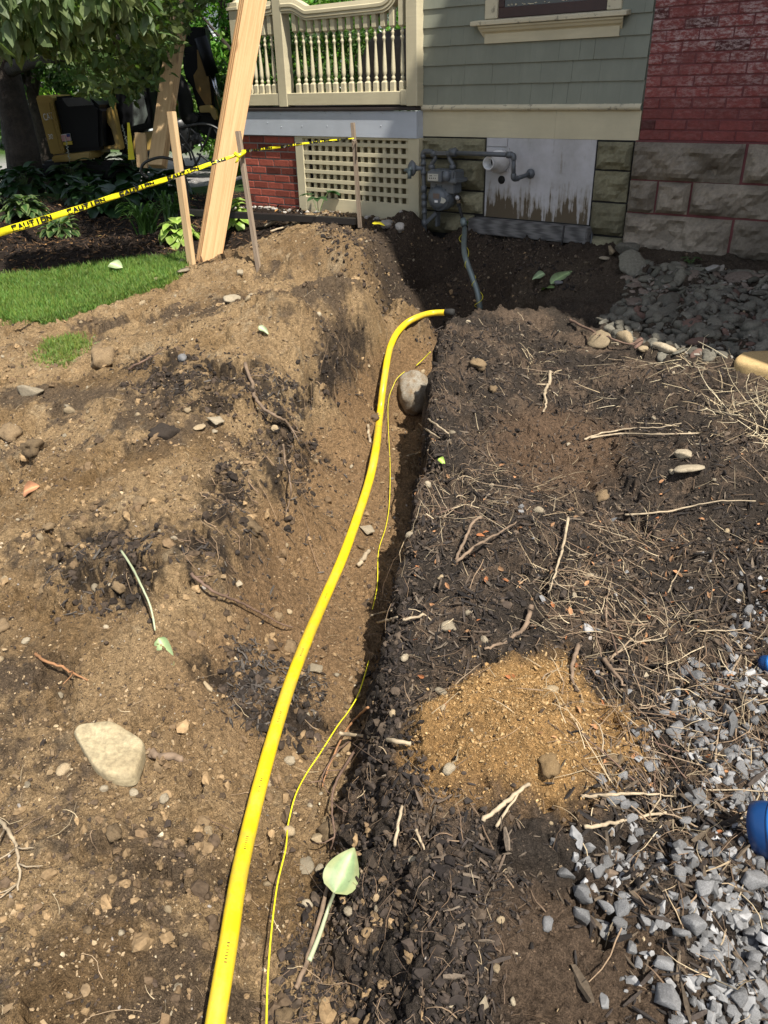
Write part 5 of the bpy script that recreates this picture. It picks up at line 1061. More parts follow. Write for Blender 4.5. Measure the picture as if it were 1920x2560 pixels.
# ------------------------------------------------------------------ yellow gas pipe and tracer wire
def lay(pts, lift, n=6):
    out = []
    for x, y, l in pts:
        g = hit(x, y); out.append(onz(x, y, g.z+lift+l))
    return spline(out, n)
M_gas = NT('yellow_pipe'); a = M_gas.noise(6, 5); sc = M_gas.noise(140, 3, .6, M_gas.mapping((8, 8, 8)))
c = M_gas.mix((.86, .62, .010), (.74, .52, .015), a.outputs[0]); c = M_gas.mix(c, (.34, .25, .09), M_gas.ramp(M_gas.noise(7, 10, .78).outputs[0], [(.44, 0.), (.66, .6)]).outputs[0]); M_gas = M_gas.fin(c, .36, M_gas.bump(sc.outputs[0], .05, .002))
gp = [(452, 2330, .055), (465, 2212, .050), (490, 2060, .045), (515, 1900, .04), (541, 1780, .03), (566, 1680, .02), (597, 1570, .015), (630, 1467, .01), (668, 1370, .01), (705, 1285, .008), (740, 1205, .012), (771, 1120, .016), (797, 1040, .022), (812, 970, .028), (820, 900, .042), (827, 840, .045), (836, 780, .03)]
q = lay(gp, .025, 5)
def nearhit(x, y, back):
    d = Vector(ray(x, y)).normalized(); p = hit(x, y); return p-d*back
y0_ = q[-1].y; q2 = [q[-1]]
for x, y, f_ in [(843, 750, .3), (856, 722, .6), (876, 700, .85), (900, 686, 1.0), (930, 677, 1.05), (966, 675, 1.0)]:
    p = at(x, y, y0_+f_*.62); h = nearhit(x, y, .03); q2.append(h if h.y < p.y else p)
q2 = spline(q2, 5)
m = MB(); m.tube(q+q2[1:], .0212, 20); gasp = empty('gas_pipe', q[0], 'thick yellow plastic gas pipe curving up the length of the trench', 'gas pipe')
m.v = [tuple(Vector(v)-q[0]) for v in m.v]; m.build('pipe', M_gas, gasp); e2 = q2[-1]; dq = (q2[-1]-q2[-2]).normalized()
m = MB(); m.tube([e2-dq*.015, e2+dq*.03, e2+dq*.05], [.025, .026, .022], 12); m.v = [tuple(Vector(v)-q[0]) for v in m.v]; m.build('black_coupling', M_rub, gasp)
for i_ in (9, 17, 23, 30, 37, 44):      # short printed marks along the pipe
    p = q[i_]; d = (q[i_+1]-p).normalized(); v = (Vector((0, 0, CZ))-p).normalized(); v = (v-d*v.dot(d)).normalized(); s_ = d.cross(v)
    m = MB()
    for k_ in range(7): 
        c0 = p+d*k_*.007+s_*.0+v*.0214; l_ = random.uniform(.001, .003); m.add([c0-s_*.003, c0+s_*.003, c0+s_*.003+d*l_, c0-s_*.003+d*l_], [(0, 1, 2, 3)])
    m.v = [tuple(Vector(v_)-q[0]) for v_ in m.v]; m.build('printed_mark', M_btxt, gasp)
wp = [(1105,1660,.07),(1105,1526,.07),(1110,1350,.07),(1125,1150,.06),(1150,950,.05),(1185,800,.04),(1195,700,.03),(1225,580,.03),(1270,490,.02),(1330,400,.02),(1400,290,.02),(1445,230,.02),(1490,150,.03),(1530,20,.02)]
w1 = lay([(x*.5208, 1417+.5208*y, l) for x, y, l in wp], .011, 5)
m = MB(); m.tube(w1, .0023, 6); tag(m.build('tracer_wire', M_wire, None, origin=w1[0]), 'thin yellow tracer wire lying right of the gas pipe in the near trench', 'wire')
wp = [(1545,1200),(1565,1100),(1570,960),(1600,860),(1615,760),(1618,600),(1610,430),(1612,330),(1635,265)]
w2 = lay([(x*.5208, 691+.5208*y, 0) for x, y in wp]+[(860, 815, 0), (874, 803, 0)], .013, 5)
m = MB(); m.tube(w2, .0020, 6); tag(m.build('tracer_wire', M_wire, None, origin=w2[0]), 'thin yellow tracer wire beside the gas pipe up to the boulder', 'wire')
w3 = lay([(899, 790, 0), (915, 775, .01), (930, 760, .03)], .006, 5); m = MB(); m.tube(w3, .003, 6); tag(m.build('tracer_wire', M_wire, None, origin=w3[0]), 'short end of yellow tracer wire showing above the boulder', 'wire')
# ------------------------------------------------------------------ stones
M_tan = mat_stone('tan_stone', (.42, .33, .21), (.30, .23, .14)); M_pale = mat_stone('pale_stone', (.42, .36, .26), (.30, .25, .175)); M_grey = mat_stone('grey_gravel', (.275, .278, .283), (.15, .152, .156), 22); M_slate = mat_stone('slate_cobble', (.19, .175, .14), (.11, .105, .085), 12)
M_clod = mat_stone('soil_clod', (.27, .195, .11), (.16, .11, .065), 20, .97); M_dclod = mat_stone('dark_soil_clod', (.06, .045, .035), (.035, .028, .022), 20, .97); M_whitep = mat_stone('white_pebble', (.52, .49, .44), (.32, .30, .27)); M_sandst = mat_stone('sandstone', (.50, .36, .17), (.40, .28, .13), 30)
def hull(seed, sq=(1, .8, .55), n=13):
    rng = np.random.default_rng(seed); p = rng.normal(size=(n, 3)); p /= np.linalg.norm(p, axis=1)[:, None]; p *= rng.uniform(.8, 1.1, (n, 1)); p *= sq; bm = bmesh.new()
    for v in p: bm.verts.new(v*.5)
    bmesh.ops.convex_hull(bm, input=bm.verts); bmesh.ops.bevel(bm, geom=bm.edges[:], offset=.018, segments=1, affect='EDGES', clamp_overlap=True); me = bpy.data.meshes.new('gravel'); bm.to_mesh(me); bm.free(); return me
def rnd(seed, sq=(1, .8, .6), sub=3, amp=.22):
    bm = bmesh.new(); bmesh.ops.create_icosphere(bm, subdivisions=sub, radius=.5); P_ = np.array([v.co[:] for v in bm.verts]); d = fbm(P_[:, 0]*1.+seed, P_[:, 1], 2.2, 3, P_[:, 2])+.25*fbm(P_[:, 0]+seed, P_[:, 1], 9, 2, P_[:, 2])
    for v, k in zip(bm.verts, d): v.co *= 1+k*amp*2; v.co.x *= sq[0]; v.co.y *= sq[1]; v.co.z *= sq[2]
    for f in bm.faces: f.smooth = True
    me = bpy.data.meshes.new('stone'); bm.to_mesh(me); bm.free(); return me
def rock(seed, cuts=3):
    me = hull(seed, (1, random.uniform(.65, .95), random.uniform(.45, .7)), 15); bm = bmesh.new(); bm.from_mesh(me); bmesh.ops.triangulate(bm, faces=bm.faces[:]); bmesh.ops.subdivide_edges(bm, edges=bm.edges[:], cuts=cuts, use_grid_fill=True); P_ = np.array([v.co[:] for v in bm.verts]); d = fbm(P_[:, 0]+seed, P_[:, 1], 4, 4, P_[:, 2])
    for v, k in zip(bm.verts, d): v.co *= 1+.09*k
    for f in bm.faces: f.smooth = True
    bm.to_mesh(me); bm.free(); return me
HU = [hull(k, (1, random.uniform(.65, .95), random.uniform(.45, .75))) for k in range(12)]
RO = [rnd(k*7.3, (1, random.uniform(.65, .95), random.uniform(.5, .75))) for k in range(8)]
FLt = [rnd(k*5.1+3, (1, random.uniform(.55, .85), random.uniform(.2, .32)), 3, .16) for k in range(8)]
def fixmat(ms, mat): 
    out = []
    for me in ms:
        c_ = me.copy(); c_.materials.clear(); c_.materials.append(mat); out.append(c_)
    return out
def put(name, me, p, size, label, cat, group=None, sink=.25, nrm=None, tilt=.3, sc=None, rz=None):
    o = bpy.data.objects.new(name, me); C.objects.link(o); zax = Vector(nrm) if nrm is not None else Vector((0, 0, 1)); q = zax.to_track_quat('Z', 'Y').to_matrix() @ Matrix.Rotation(rz if rz is not None else random.uniform(0, 6.28), 3, 'Z') @ Matrix.Rotation(random.gauss(0, tilt), 3, 'X')
    h = size*.3*(sc[2] if sc else 1); o.rotation_euler = q.to_euler(); o.scale = (size*(sc[0] if sc else 1), size*(sc[1] if sc else 1), size*(sc[2] if sc else 1)); o.location = Vector(p)+zax*h*(1-2*sink); return tag(o, label, cat, group)
def pstone(x, y, wpx, ms, label, cat='stone', sink=.25, name='stone', sc=None, group=None, tilt=.25, rz=None):
    p = hit(x, y); dz = (p-Vector((0, 0, CZ))).dot(Vector(cf)); return put(name, random.choice(ms), p, wpx*K/CAM_F*dz, label, cat, group, sink, None, tilt, sc, rz)
RK = [rock(k+30) for k in range(7)]
RR = [rnd(k*3.7+50, (1, random.uniform(.7, .95), random.uniform(.55, .8)), 3, .42) for k in range(6)]
Rtan, Rpale, Rgrey, Rslate, Rclod_, Rdc_, Rwh = (fixmat(RO, m_) for m_ in (M_tan, M_pale, M_grey, M_slate, M_clod, M_dclod, M_whitep)); Hgrey = fixmat([rock(k+80, 2) for k in range(12)], M_grey); Htan, Hpale, Hslate, Hwh, Hclod = (fixmat(RK, m_) for m_ in (M_tan, M_pale, M_slate, M_whitep, M_clod)); Rclod, Rdc = fixmat(RR, M_clod), fixmat(RR, M_dclod); Fslate, Fpale, Ftan, Fgrey = (fixmat(FLt, m_) for m_ in (M_slate, M_pale, M_tan, M_grey))
M_boul = mat_stone('boulder_rock', (.34, .32, .27), (.22, .155, .09), 7)
pstone(893, 862, 84, fixmat([rnd(4.2, (1, .9, .85), 4, .16)], M_boul), 'grey brown round boulder stuck in the right trench wall beside the wire', 'boulder', .28, 'boulder', (.95, 1, 1.35), tilt=0)
S_ = [(70,856,64,Hpale,'long pale rock half sunk in the soil at the left edge',.2),(75,970,50,Rclod,'brown soil clod with a dark hollow beneath at the left',.3),(466,917,44,Hpale,'pale angular stone on the dug bank left of the trench',.15),(430,926,30,Ftan,'flat tan stone touching the pale angular stone',.3),(463,934,16,Hpale,'small pale stone just below the pale angular stone',.3),
 (395,776,30,Rgrey,'greyish round stone on the bank below the lawn edge',.3),(222,778,74,Rclod,'large brown grey lump of earth on the bank by the grass patch',.4),(352,940,60,Rdc,'large dark earth clod in the middle of the left bank',.25),(22,940,62,Rclod,'broad tan clod cut by the left edge of the picture',.35),(398,588,40,Fpale,'flat pale stone at the corner of the lawn',.3),(395,572,24,Hpale,'small pale stone at the foot of the light stake',.1),
 (345,605,26,Ftan,'flat brown stone where lawn meets the mound',.3),(585,490,36,Fpale,'flat pale slab on the mound behind the thin stake',.2),(500,646,54,Fpale,'sliver of flat pale rock showing on the mound',.45),(520,594,24,Hpale,'pale stubby stone on the mound below the thin stake',.2),(792,1150,40,Hpale,'pale angular stone between pipe and wire in the trench',.2),(515,1265,24,Hpale,'pale stone below the reddish twig',.3),(626,1646,26,Rpale,'round pale stone left of the loose wire',.2),
 (692,1815,40,Htan,'tan blocky stone at the foot of the near trench wall',.2),(622,1800,32,Rtan,'tan stone under the loose wire',.25),(660,1873,50,Fpale,'flat pale stone in the trench left of the hosta leaf',.35),(970,1664,30,Rpale,'oval pale stone on the sandy heap',.25),(953,1497,26,Rpale,'round pale stone at the top of the sandy heap',.2),(1192,1492,28,Rtan,'tan stone on the top right of the sandy heap',.3),(1186,1656,58,fixmat(RR, mat_stone('sandy_clod', (.36, .25, .13), (.26, .17, .08), 20, .97)),'largest sandy clod low on the sandy heap',.2),(1325,1648,40,Rclod,'dark tipped clod at the right end of the sandy heap',.2),
 (970,1358,40,Hpale,'pinkish pale stone on the black bank',.35),(1045,1385,24,Rpale,'small cream stone right of the pinkish one on the bank',.3),(1163,1106,22,Rpale,'small round stone amid the twigs on the bank',.2),(1182,2000,34,Rgrey,'single pale grey gravel stone apart on the dark soil',.1),(1033,793,34,Rclod,'ochre soil clod on the top of the bank',.2),(1065,845,26,Rclod,'brown clod below the ochre clod on the bank',.2),
 (1476,988,44,Hpale,'pale wood coloured rock on the black mulch at right',.2),(1300,1078,40,Rclod,'pale root lump in the middle of the mulch',.2),(1486,1020,70,Fpale,'pale flat chunk half buried in mulch beside a dark hollow',.3),(1295,746,58,Ftan,'olive tan edging stone at the shade line',.15),(1348,742,46,Rtan,'cream edging stone next to the olive tan one',.15),(1432,767,66,Fpale,'largest flat cream edging stone beside the cobbles',.1),(1390,757,22,Rtan,'small tan stone between the edging stones',.2),
 (1321,549,34,Htan,'tan upright stone by the foundation corner',.1),(1306,562,26,Fpale,'flat pale stone leaning at the foundation corner',.2),(1357,547,60,Hslate,'large dark block at the base of the wing foundation',.2),(1540,591,40,Hwh,'white grey cone shaped rock on the dark cobbles',.05),(835,490,34,Rwh,'pale rock at the edge of the pit near the lattice',.2),(862,497,30,Rwh,'grey rock beside the pit near the meter riser',.2),(1205,615,24,Hgrey,'pale grey stone in the shaded soil',.2),(100,1135,0,Rpale,'',0),
 (225,1705,20,Rpale,'small pale stone below the big flat rock',.3),(290,1713,22,Rpale,'pale pebble just under the tip of the big flat rock',.3),(150,890,24,Rtan,'tan stone left of the soil clods',.3),(305,1085,30,Rclod,'rounded tan clod on the left bank',.35),(380,1190,0,Rtan,'',0),(108,1140,26,Rclod,'yellowish clod beside the dark hollow at left',.3),(520,1430,0,Rtan,'',0),(450,1485,34,Htan,'brown stone at the edge of the wood chip patch',.35),(680,1450,44,Hpale,'pale broken stone partly under the gas pipe',.3),(405,1905,0,Rtan,'',0),(1260,1755,0,Rtan,'',0),(1295,1790,0,Rtan,'',0),(860,1480,0,Rtan,'',0)]
for x, y, w_, ms, lb, sk_ in S_:
    if w_: pstone(x, y, w_, ms, lb, 'clod' if 'clod' in lb or 'lump of' in lb else 'stone', sk_, 'soil_clod' if 'clod' in lb else 'stone')
def slab(name, pts, h, mat, label, cat, rough=.006, drop_=.015, flat=True):
    n0 = len(pts); P_ = [hit(x, y) for x, y in pts]; P_ = spline(P_+[P_[0]], 5)[:-1]; n = len(P_); c_ = sum(P_, Vector())/n; zt = max(p.z for p in P_)*.3+c_.z*.7; rings = [(1.0, -drop_), (1.02, h*.45), (.985, h*.8), (.93, h*.97), (.75, h), (.5, h), (.25, h)]; m = MB(); vs = []
    for s_, dz in rings:
        for p in P_:
            q = c_+(p-c_)*s_; base_ = q.z*.5+zt*.5 if s_ > .9 else zt*.6+q.z*.4; vs.append((q.x, q.y, base_+dz))
    V = np.array(vs); k = fbm(V[:, 0], V[:, 1], 14, 4); V[:, 2] += rough*k*2; V[:, 0] += .004*fbm(V[:, 0], V[:, 2], 30, 2); m.add([tuple(v) for v in V], [(i*n+j, i*n+(j+1) % n, (i+1)*n+(j+1) % n, (i+1)*n+j) for i in range(len(rings)-1) for j in range(n)], True); b = len(m.v); m.v.append((c_.x, c_.y, zt+h)); e = (len(rings)-1)*n
    for j in range(n): m.f.append((e+j, e+(j+1) % n, b)); m.sm.append(True)
    return tag(m.build(name, mat, None, origin=c_), label, cat)
slab('flat_rock', [(162,1592),(178,1574),(240,1570),(278,1588),(312,1620),(318,1648),(300,1696),(272,1702),(228,1684),(196,1650)], .028, mat_stone('buff_rock', (.58, .49, .31), (.47, .38, .23), 9), 'big flat pear shaped buff rock lying in the soil at lower left', 'rock')
slab('paver', [(1602,772),(1720,775),(1720,830),(1592,802)], .045, M_sandst, 'flat sandy brown paver at the right edge by the cobbles', 'paver', .001)
M_timb = mat_plain('black_edging', (.012, .010, .009), .5)
timber('landscape_edging', at(395, 458, 7.5), at(770, 478, 7.0), .05, .09, M_timb, 'long black edging strip between the mulch bed and the white pebbles', 'edging')
# ------------------------------------------------------------------ scattered ground cover
def meshdata(me):
    V = np.empty(len(me.vertices)*3); me.vertices.foreach_get('co', V); V = V.reshape(-1, 3); F = []
    for p in me.polygons:
        v = list(p.vertices)
        for i in range(1, len(v)-1): F.append((v[0], v[i], v[i+1]))
    return V, np.array(F)
def field(poly, n, seed, jitter=.05, x0=None, dens=None):   # n ground points inside a polygon, denser near the viewer
    rng = np.random.default_rng(seed); P_ = np.array(poly); lo, hi = P_.min(0), P_.max(0); out = []
    while len(out) < n:
        X = rng.uniform(lo[0], hi[0], 20000); Y = rng.uniform(max(lo[1], .35), hi[1], 20000); k = (rng.uniform(size=20000) < np.clip(1.1/(Y+.15), 0, 1)) & (np.abs(X) < .60*Y+.68); X, Y = X[k], Y[k]; k = poly_sdf(X, Y, poly)+rng.normal(0, jitter, len(X)) < 0; X, Y = X[k], Y[k]
        if dens is not None: k = rng.uniform(size=len(X)) < dens(X, Y); X, Y = X[k], Y[k]
        k = slice(None)
        out += list(zip(X[k], Y[k]))
    return out[:n]
ALLD = [(-6, .35), (6, .35), (6, 7.6), (-6, 7.6)]
def field2(poly, n, seed, dens):
    r_ = np.random.default_rng(seed); P_ = np.array(poly); lo, hi = P_.min(0), P_.max(0); out = []
    while len(out) < n:
        X = r_.uniform(lo[0], hi[0], 4000); Y = r_.uniform(lo[1], hi[1], 4000); k = (poly_sdf(X, Y, poly) < 0) & (X < .62*Y+.3) & (r_.uniform(size=4000) < dens(X, Y)); out += list(zip(X[k], Y[k]))
    return out
def isright(x, y): return x > np.interp(y, rimP[:, 1], rimP[:, 0])-.06
P_black2 = [(x, y) for x, y in P_black]
def stuff(name, variants, pts, sizes, cols, label, cat, mat, tilt=.35, sink=.0, align=True, aniso=None, seed=0, smooth=False):
    rng = np.random.default_rng(seed); a_ = np.array(pts); P, N = vdown(a_[:, 0], a_[:, 1]); n = len(P); Rm = rotmats(n, rng, tilt)
    if align:
        z = N/np.linalg.norm(N, axis=1)[:, None]; z = z*.8+np.array([0, 0, .2]); z /= np.linalg.norm(z, axis=1)[:, None]; x = np.cross([0, 1., 0], z); x /= np.linalg.norm(x, axis=1)[:, None]; y = np.cross(z, x); Rm = np.stack([x, y, z], 2) @ Rm
    sz = np.asarray(sizes).reshape(n, -1); sz = np.repeat(sz, 3, 1) if sz.shape[1] == 1 else sz; P = P+N*(sz[:, 2:3]*sink); parts = []; g = rng.integers(0, len(variants), n)
    for k, (V, F) in enumerate(variants):
        i = g == k
        if i.any(): parts.append(instance(V, F, P[i], Rm[i], sz[i], cols[i]))
    o = tomesh(name, *merge(parts), mat, None, smooth); return tag(o, label, cat, kind='stuff')
M_bit = mat_attr('ground_bits', .9, 60, .45, .5, .004); M_chipm = mat_attr('mulch_bits', .85, 90, .5, .6, .003)
def pal(n, cols, seed, var=.25):
    rng = np.random.default_rng(seed); c = np.array(cols)[rng.integers(0, len(cols), n)]; return np.clip(c*(1+rng.uniform(-var, var, (n, 1))), 0, 1)
rng = np.random.default_rng(77)
hv = [meshdata(m_) for m_ in HU[:6]]
def chipmesh(seed):
    r_ = np.random.default_rng(seed); L_ = 1.; w0, w1 = r_.uniform(.12, .3, 2); t_ = r_.uniform(.06, .13); b = r_.uniform(-.06, .06); V = []
    for x, w_ in ((-.5, w0*.6), (0, max(w0, w1)), (.5, w1*.5)):
        zz = b if x == 0 else 0
        for yy, z in ((-w_/2, -t_/2), (w_/2, -t_/2), (w_/2*.8, t_/2), (-w_/2*.8, t_/2)): V.append((x+r_.uniform(-.04, .04), yy+r_.uniform(-.03, .03), z+zz))
    F = [(0, 4, 5), (0, 5, 1)]; F = []
    for s_ in (0, 4):
        for j in range(4):
            a, b_, c_, d = s_+j, s_+(j+1) % 4, s_+4+(j+1) % 4, s_+4+j; F += [(a, b_, c_), (a, c_, d)]
    F += [(3, 2, 1), (3, 1, 0), (8, 9, 10), (8, 10, 11)]; return np.array(V), np.array(F)
CH = [chipmesh(k) for k in range(8)]
def strawmesh(seed, n=5, bend=.12):
    r_ = np.random.default_rng(seed); V = []; F = []; a, b = r_.uniform(-bend, bend, 2)
    for i in range(n):
        t_ = i/(n-1); c = (t_-.5, a*math.sin(t_*3.1)+b*math.sin(t_*6.2)*.5, abs(r_.normal(0, .03))+.02); r0 = .5*(1-.5*t_)
        for k in range(3): th = k*2.094; V.append((c[0], c[1]*1+.02*r0*math.cos(th), c[2]*1+.02*r0*math.sin(th)))
    for i in range(n-1):
        for k in range(3):
            p, q = i*3+k, i*3+(k+1) % 3; F += [(p, q, q+3), (p, q+3, p+3)]
    return np.array(V), np.array(F)
ST = [strawmesh(k) for k in range(10)]; STc = [strawmesh(k+50, 7, .45) for k in range(8)]
# soil crumbs over everything dug
n = 46000; pts = field(ALLD, n, 1, 0, dens=lambda x, y: np.where(isright(x, y), .25, 1.)*np.where(poly_sdf(x, y, P_lawn) < .05, 0, 1)*np.where((poly_sdf(x, y, P_bed) < .02), 0, 1)*np.clip(vnoise(x*3, y*3)*1.8-.2, .1, 1)); a = np.array(pts); rt = isright(a[:, 0], a[:, 1])
sz = rng.lognormal(math.log(.0050), .60, n).clip(.0022, .028); c = pal(n, [(.28, .20, .115), (.22, .155, .09), (.34, .25, .15), (.13, .09, .055), (.07, .05, .036), (.05, .038, .03)], 2); c[rt] = pal(int(rt.sum()), [(.05, .038, .03), (.09, .065, .045), (.16, .12, .08)], 3)
stuff('soil_crumbs', hv, pts, sz, c, 'loose crumbs of brown soil over the dug ground', 'soil', M_bit, .6, .2, seed=4)
n = 6500; pts = field(ALLD, n, 5, 0, dens=lambda x, y: np.where(isright(x, y), .22, 1.)*np.where(poly_sdf(x, y, P_lawn) < .05, 0, 1)*np.where((poly_sdf(x, y, P_bed) < .02), 0, 1))
sz = rng.lognormal(math.log(.0052), .55, n).clip(.0022, .024); c = pal(n, [(.38, .30, .19), (.33, .25, .15), (.45, .38, .27), (.33, .25, .16), (.30, .27, .24)], 6)
stuff('fine_pebbles', hv, pts, sz, c, 'tiny pale pebbles peppered through the dug soil', 'pebbles', M_bit, .6, .15, seed=7)
clods = [meshdata(m_) for m_ in [rnd(k*3.1+90, (1, random.uniform(.7, .95), random.uniform(.55, .8)), 2, .5) for k in range(6)]]
n = 3200; pts = field(ALLD, n, 101, 0, dens=lambda x, y: (~isright(x, y))*(poly_sdf(x, y, P_lawn) > .05)*(poly_sdf(x, y, P_bed) > .04)*np.clip(vnoise(x*3.3+4, y*3.3)*2.4-.7, .03, 1)); stuff('broken_clods', clods, pts, rng.lognormal(math.log(.016), .5, n).clip(.006, .055), pal(n, [(.30, .205, .11), (.24, .165, .09), (.17, .115, .065), (.10, .07, .045)], 102, .25), 'broken brown soil clods over the left bank', 'soil', M_bit, .7, .05, seed=103)
for P_, nn, sd in ((P_darkL, 1300, 104), (P_dk2, 700, 105), (P_dk3, 500, 106), (P_dk4, 300, 107)): pts = field(P_, nn, sd, .07, dens=lambda x, y: np.clip(vnoise(x*8, y*8)*2.2-.5, .05, 1)); stuff('humus_clods', clods, pts, rng.lognormal(math.log(.013), .5, nn).clip(.005, .04), pal(nn, [(.040, .030, .023), (.065, .048, .036), (.03, .024, .02)], sd, .3), ['crumbling black humus along the left trench wall', 'black humus crumbs on the upper left bank', 'black humus crumbs round the hollow at left', 'dark crumbs around the wood chip patch'][sd-104], 'soil', M_bit, .7, .05, seed=sd)
# sandy heap crumbs
n = 6500; pts = field(P_sand, n, 8, .05); sz = rng.lognormal(math.log(.0034), .60, n).clip(.0016, .020); stuff('sandy_crumbs', hv, pts, sz, pal(n, [(.38, .245, .11), (.31, .195, .085), (.43, .30, .15)], 9), 'loose ochre crumbs covering the sandy heap', 'sand', M_bit, .6, .2, seed=10)
# mulch chips
n = 26000; pts = field(P_black, n, 11, .04, dens=lambda x, y: np.clip(1-.8*(poly_sdf(x, y, P_sand) < 0)-.75*(poly_sdf(x, y, P_brownA) < 0)-.7*(poly_sdf(x, y, P_brownB) < 0), .08, 1)*np.clip(vnoise(x*4, y*4)*1.6, .25, 1))
L_ = rng.lognormal(math.log(.0145), .50, n).clip(.005, .055); sz = np.stack([L_, L_*rng.uniform(.5, 1., n), L_*rng.uniform(.6, 1, n)], 1)
stuff('mulch_chips', CH, pts, sz, pal(n, [(.028, .024, .022), (.040, .033, .030), (.022, .019, .018), (.06, .048, .040), (.10, .075, .055), (.15, .12, .09)], 12, .35), 'black shredded wood mulch covering the right bank', 'mulch', M_chipm, .45, .25, seed=13)
n = 2600; pts = field(P_grav, n, 14, .1); L_ = rng.lognormal(math.log(.03), .4, n).clip(.008, .08); sz = np.stack([L_, L_*rng.uniform(.5, 1., n), L_*rng.uniform(.6, 1, n)], 1)
stuff('mulch_chips', CH, pts, sz, pal(n, [(.028, .024, .022), (.05, .04, .034), (.022, .019, .018), (.11, .085, .06)], 15, .35), 'dark mulch chips mixed into the grey gravel', 'mulch', M_chipm, .45, .25, seed=16)
for P_, nn, sd, lb in ((P_dk4, 900, 17, 'patch of grey wood chips on the trench floor left of the pipe'), (P_dk2, 420, 18, 'dark wood chips strewn on the upper left bank'), (P_dk3, 240, 19, 'dark wood chips around the hollow at left'), (P_darkL, 800, 20, 'dark wood chips and humus along the left trench wall')):
    pts = field(P_, nn, sd, .14, dens=lambda x, y: np.clip(vnoise(x*7, y*7)*2.2-.5, .05, 1)); L_ = rng.lognormal(math.log(.016), .45, nn).clip(.006, .045); sz = np.stack([L_, L_*rng.uniform(.5, 1., nn), L_*rng.uniform(.6, 1, nn)], 1); stuff('wood_chips', CH, pts, sz, pal(nn, [(.045, .038, .034), (.075, .065, .058), (.12, .105, .09), (.03, .026, .024)], sd, .35), lb, 'wood chips', M_chipm, .4, .25, seed=sd)
n = 11000; pts = [p for p in field(P_bed, n, 21, .04)]; L_ = rng.lognormal(math.log(.035), .4, n).clip(.01, .09); sz = np.stack([L_, L_*.8, L_], 1); stuff('bed_mulch', CH, pts, sz, pal(n, [(.03, .021, .016), (.045, .03, .022), (.02, .015, .012), (.14, .08, .04)], 22, .35), 'dark brown bark mulch in the shaded planting bed', 'mulch', M_chipm, .4, .25, seed=23)
# cavity clumps on the near trench wall
near_wall = [(rimP[i, 0]-o_, rimP[i, 1]) for i, o_ in ((1, .42), (2, .40), (3, .36), (4, .26), (5, .2), (6, .14), (8, .12), (10, .12), (12, .1), (14, .1))]; near_wall += [(rimP[i, 0]+.05, rimP[i, 1]) for i in (14, 12, 10, 8, 6, 5, 4, 3, 2, 1)]
n = 6000; pts = field(near_wall, n, 24, .01); sz = rng.lognormal(math.log(.012), .5, n).clip(.004, .045); stuff('humus_clods', hv, pts, sz, pal(n, [(.035, .028, .024), (.055, .042, .034), (.025, .020, .018), (.09, .068, .05)], 25, .3), 'black crumbling humus clods down the right trench wall', 'soil', M_bit, .8, .15, seed=26)
n = 9000; pts = field(P_black, n, 94, .03, dens=lambda x, y: np.clip(1-.8*(poly_sdf(x, y, P_sand) < 0), .1, 1)*np.clip(vnoise(x*6, y*6+3)*2-.4, .05, 1)); sz = rng.lognormal(math.log(.0085), .55, n).clip(.003, .035); stuff('humus_crumbs', hv, pts, sz, pal(n, [(.045, .036, .030), (.075, .056, .043), (.03, .025, .022), (.12, .09, .065)], 95, .3), 'dark crumbly humus strewn over the right bank', 'soil', M_bit, .8, .2, seed=96)
pts = field2([(-.3, 5.3), (.9, 5.0), (1.6, 5.6), (1.2, 6.7), (-.6, 7.4)], 3200, 97, lambda x, y: np.ones(x.shape)); n = len(pts); stuff('humus_crumbs', hv, pts, rng.lognormal(math.log(.014), .55, n).clip(.004, .05), pal(n, [(.05, .038, .03), (.09, .065, .048), (.13, .10, .07), (.03, .025, .022)], 98, .3), 'crumbled dark soil in the shaded pit by the meter', 'soil', M_bit, .8, .2, seed=99)
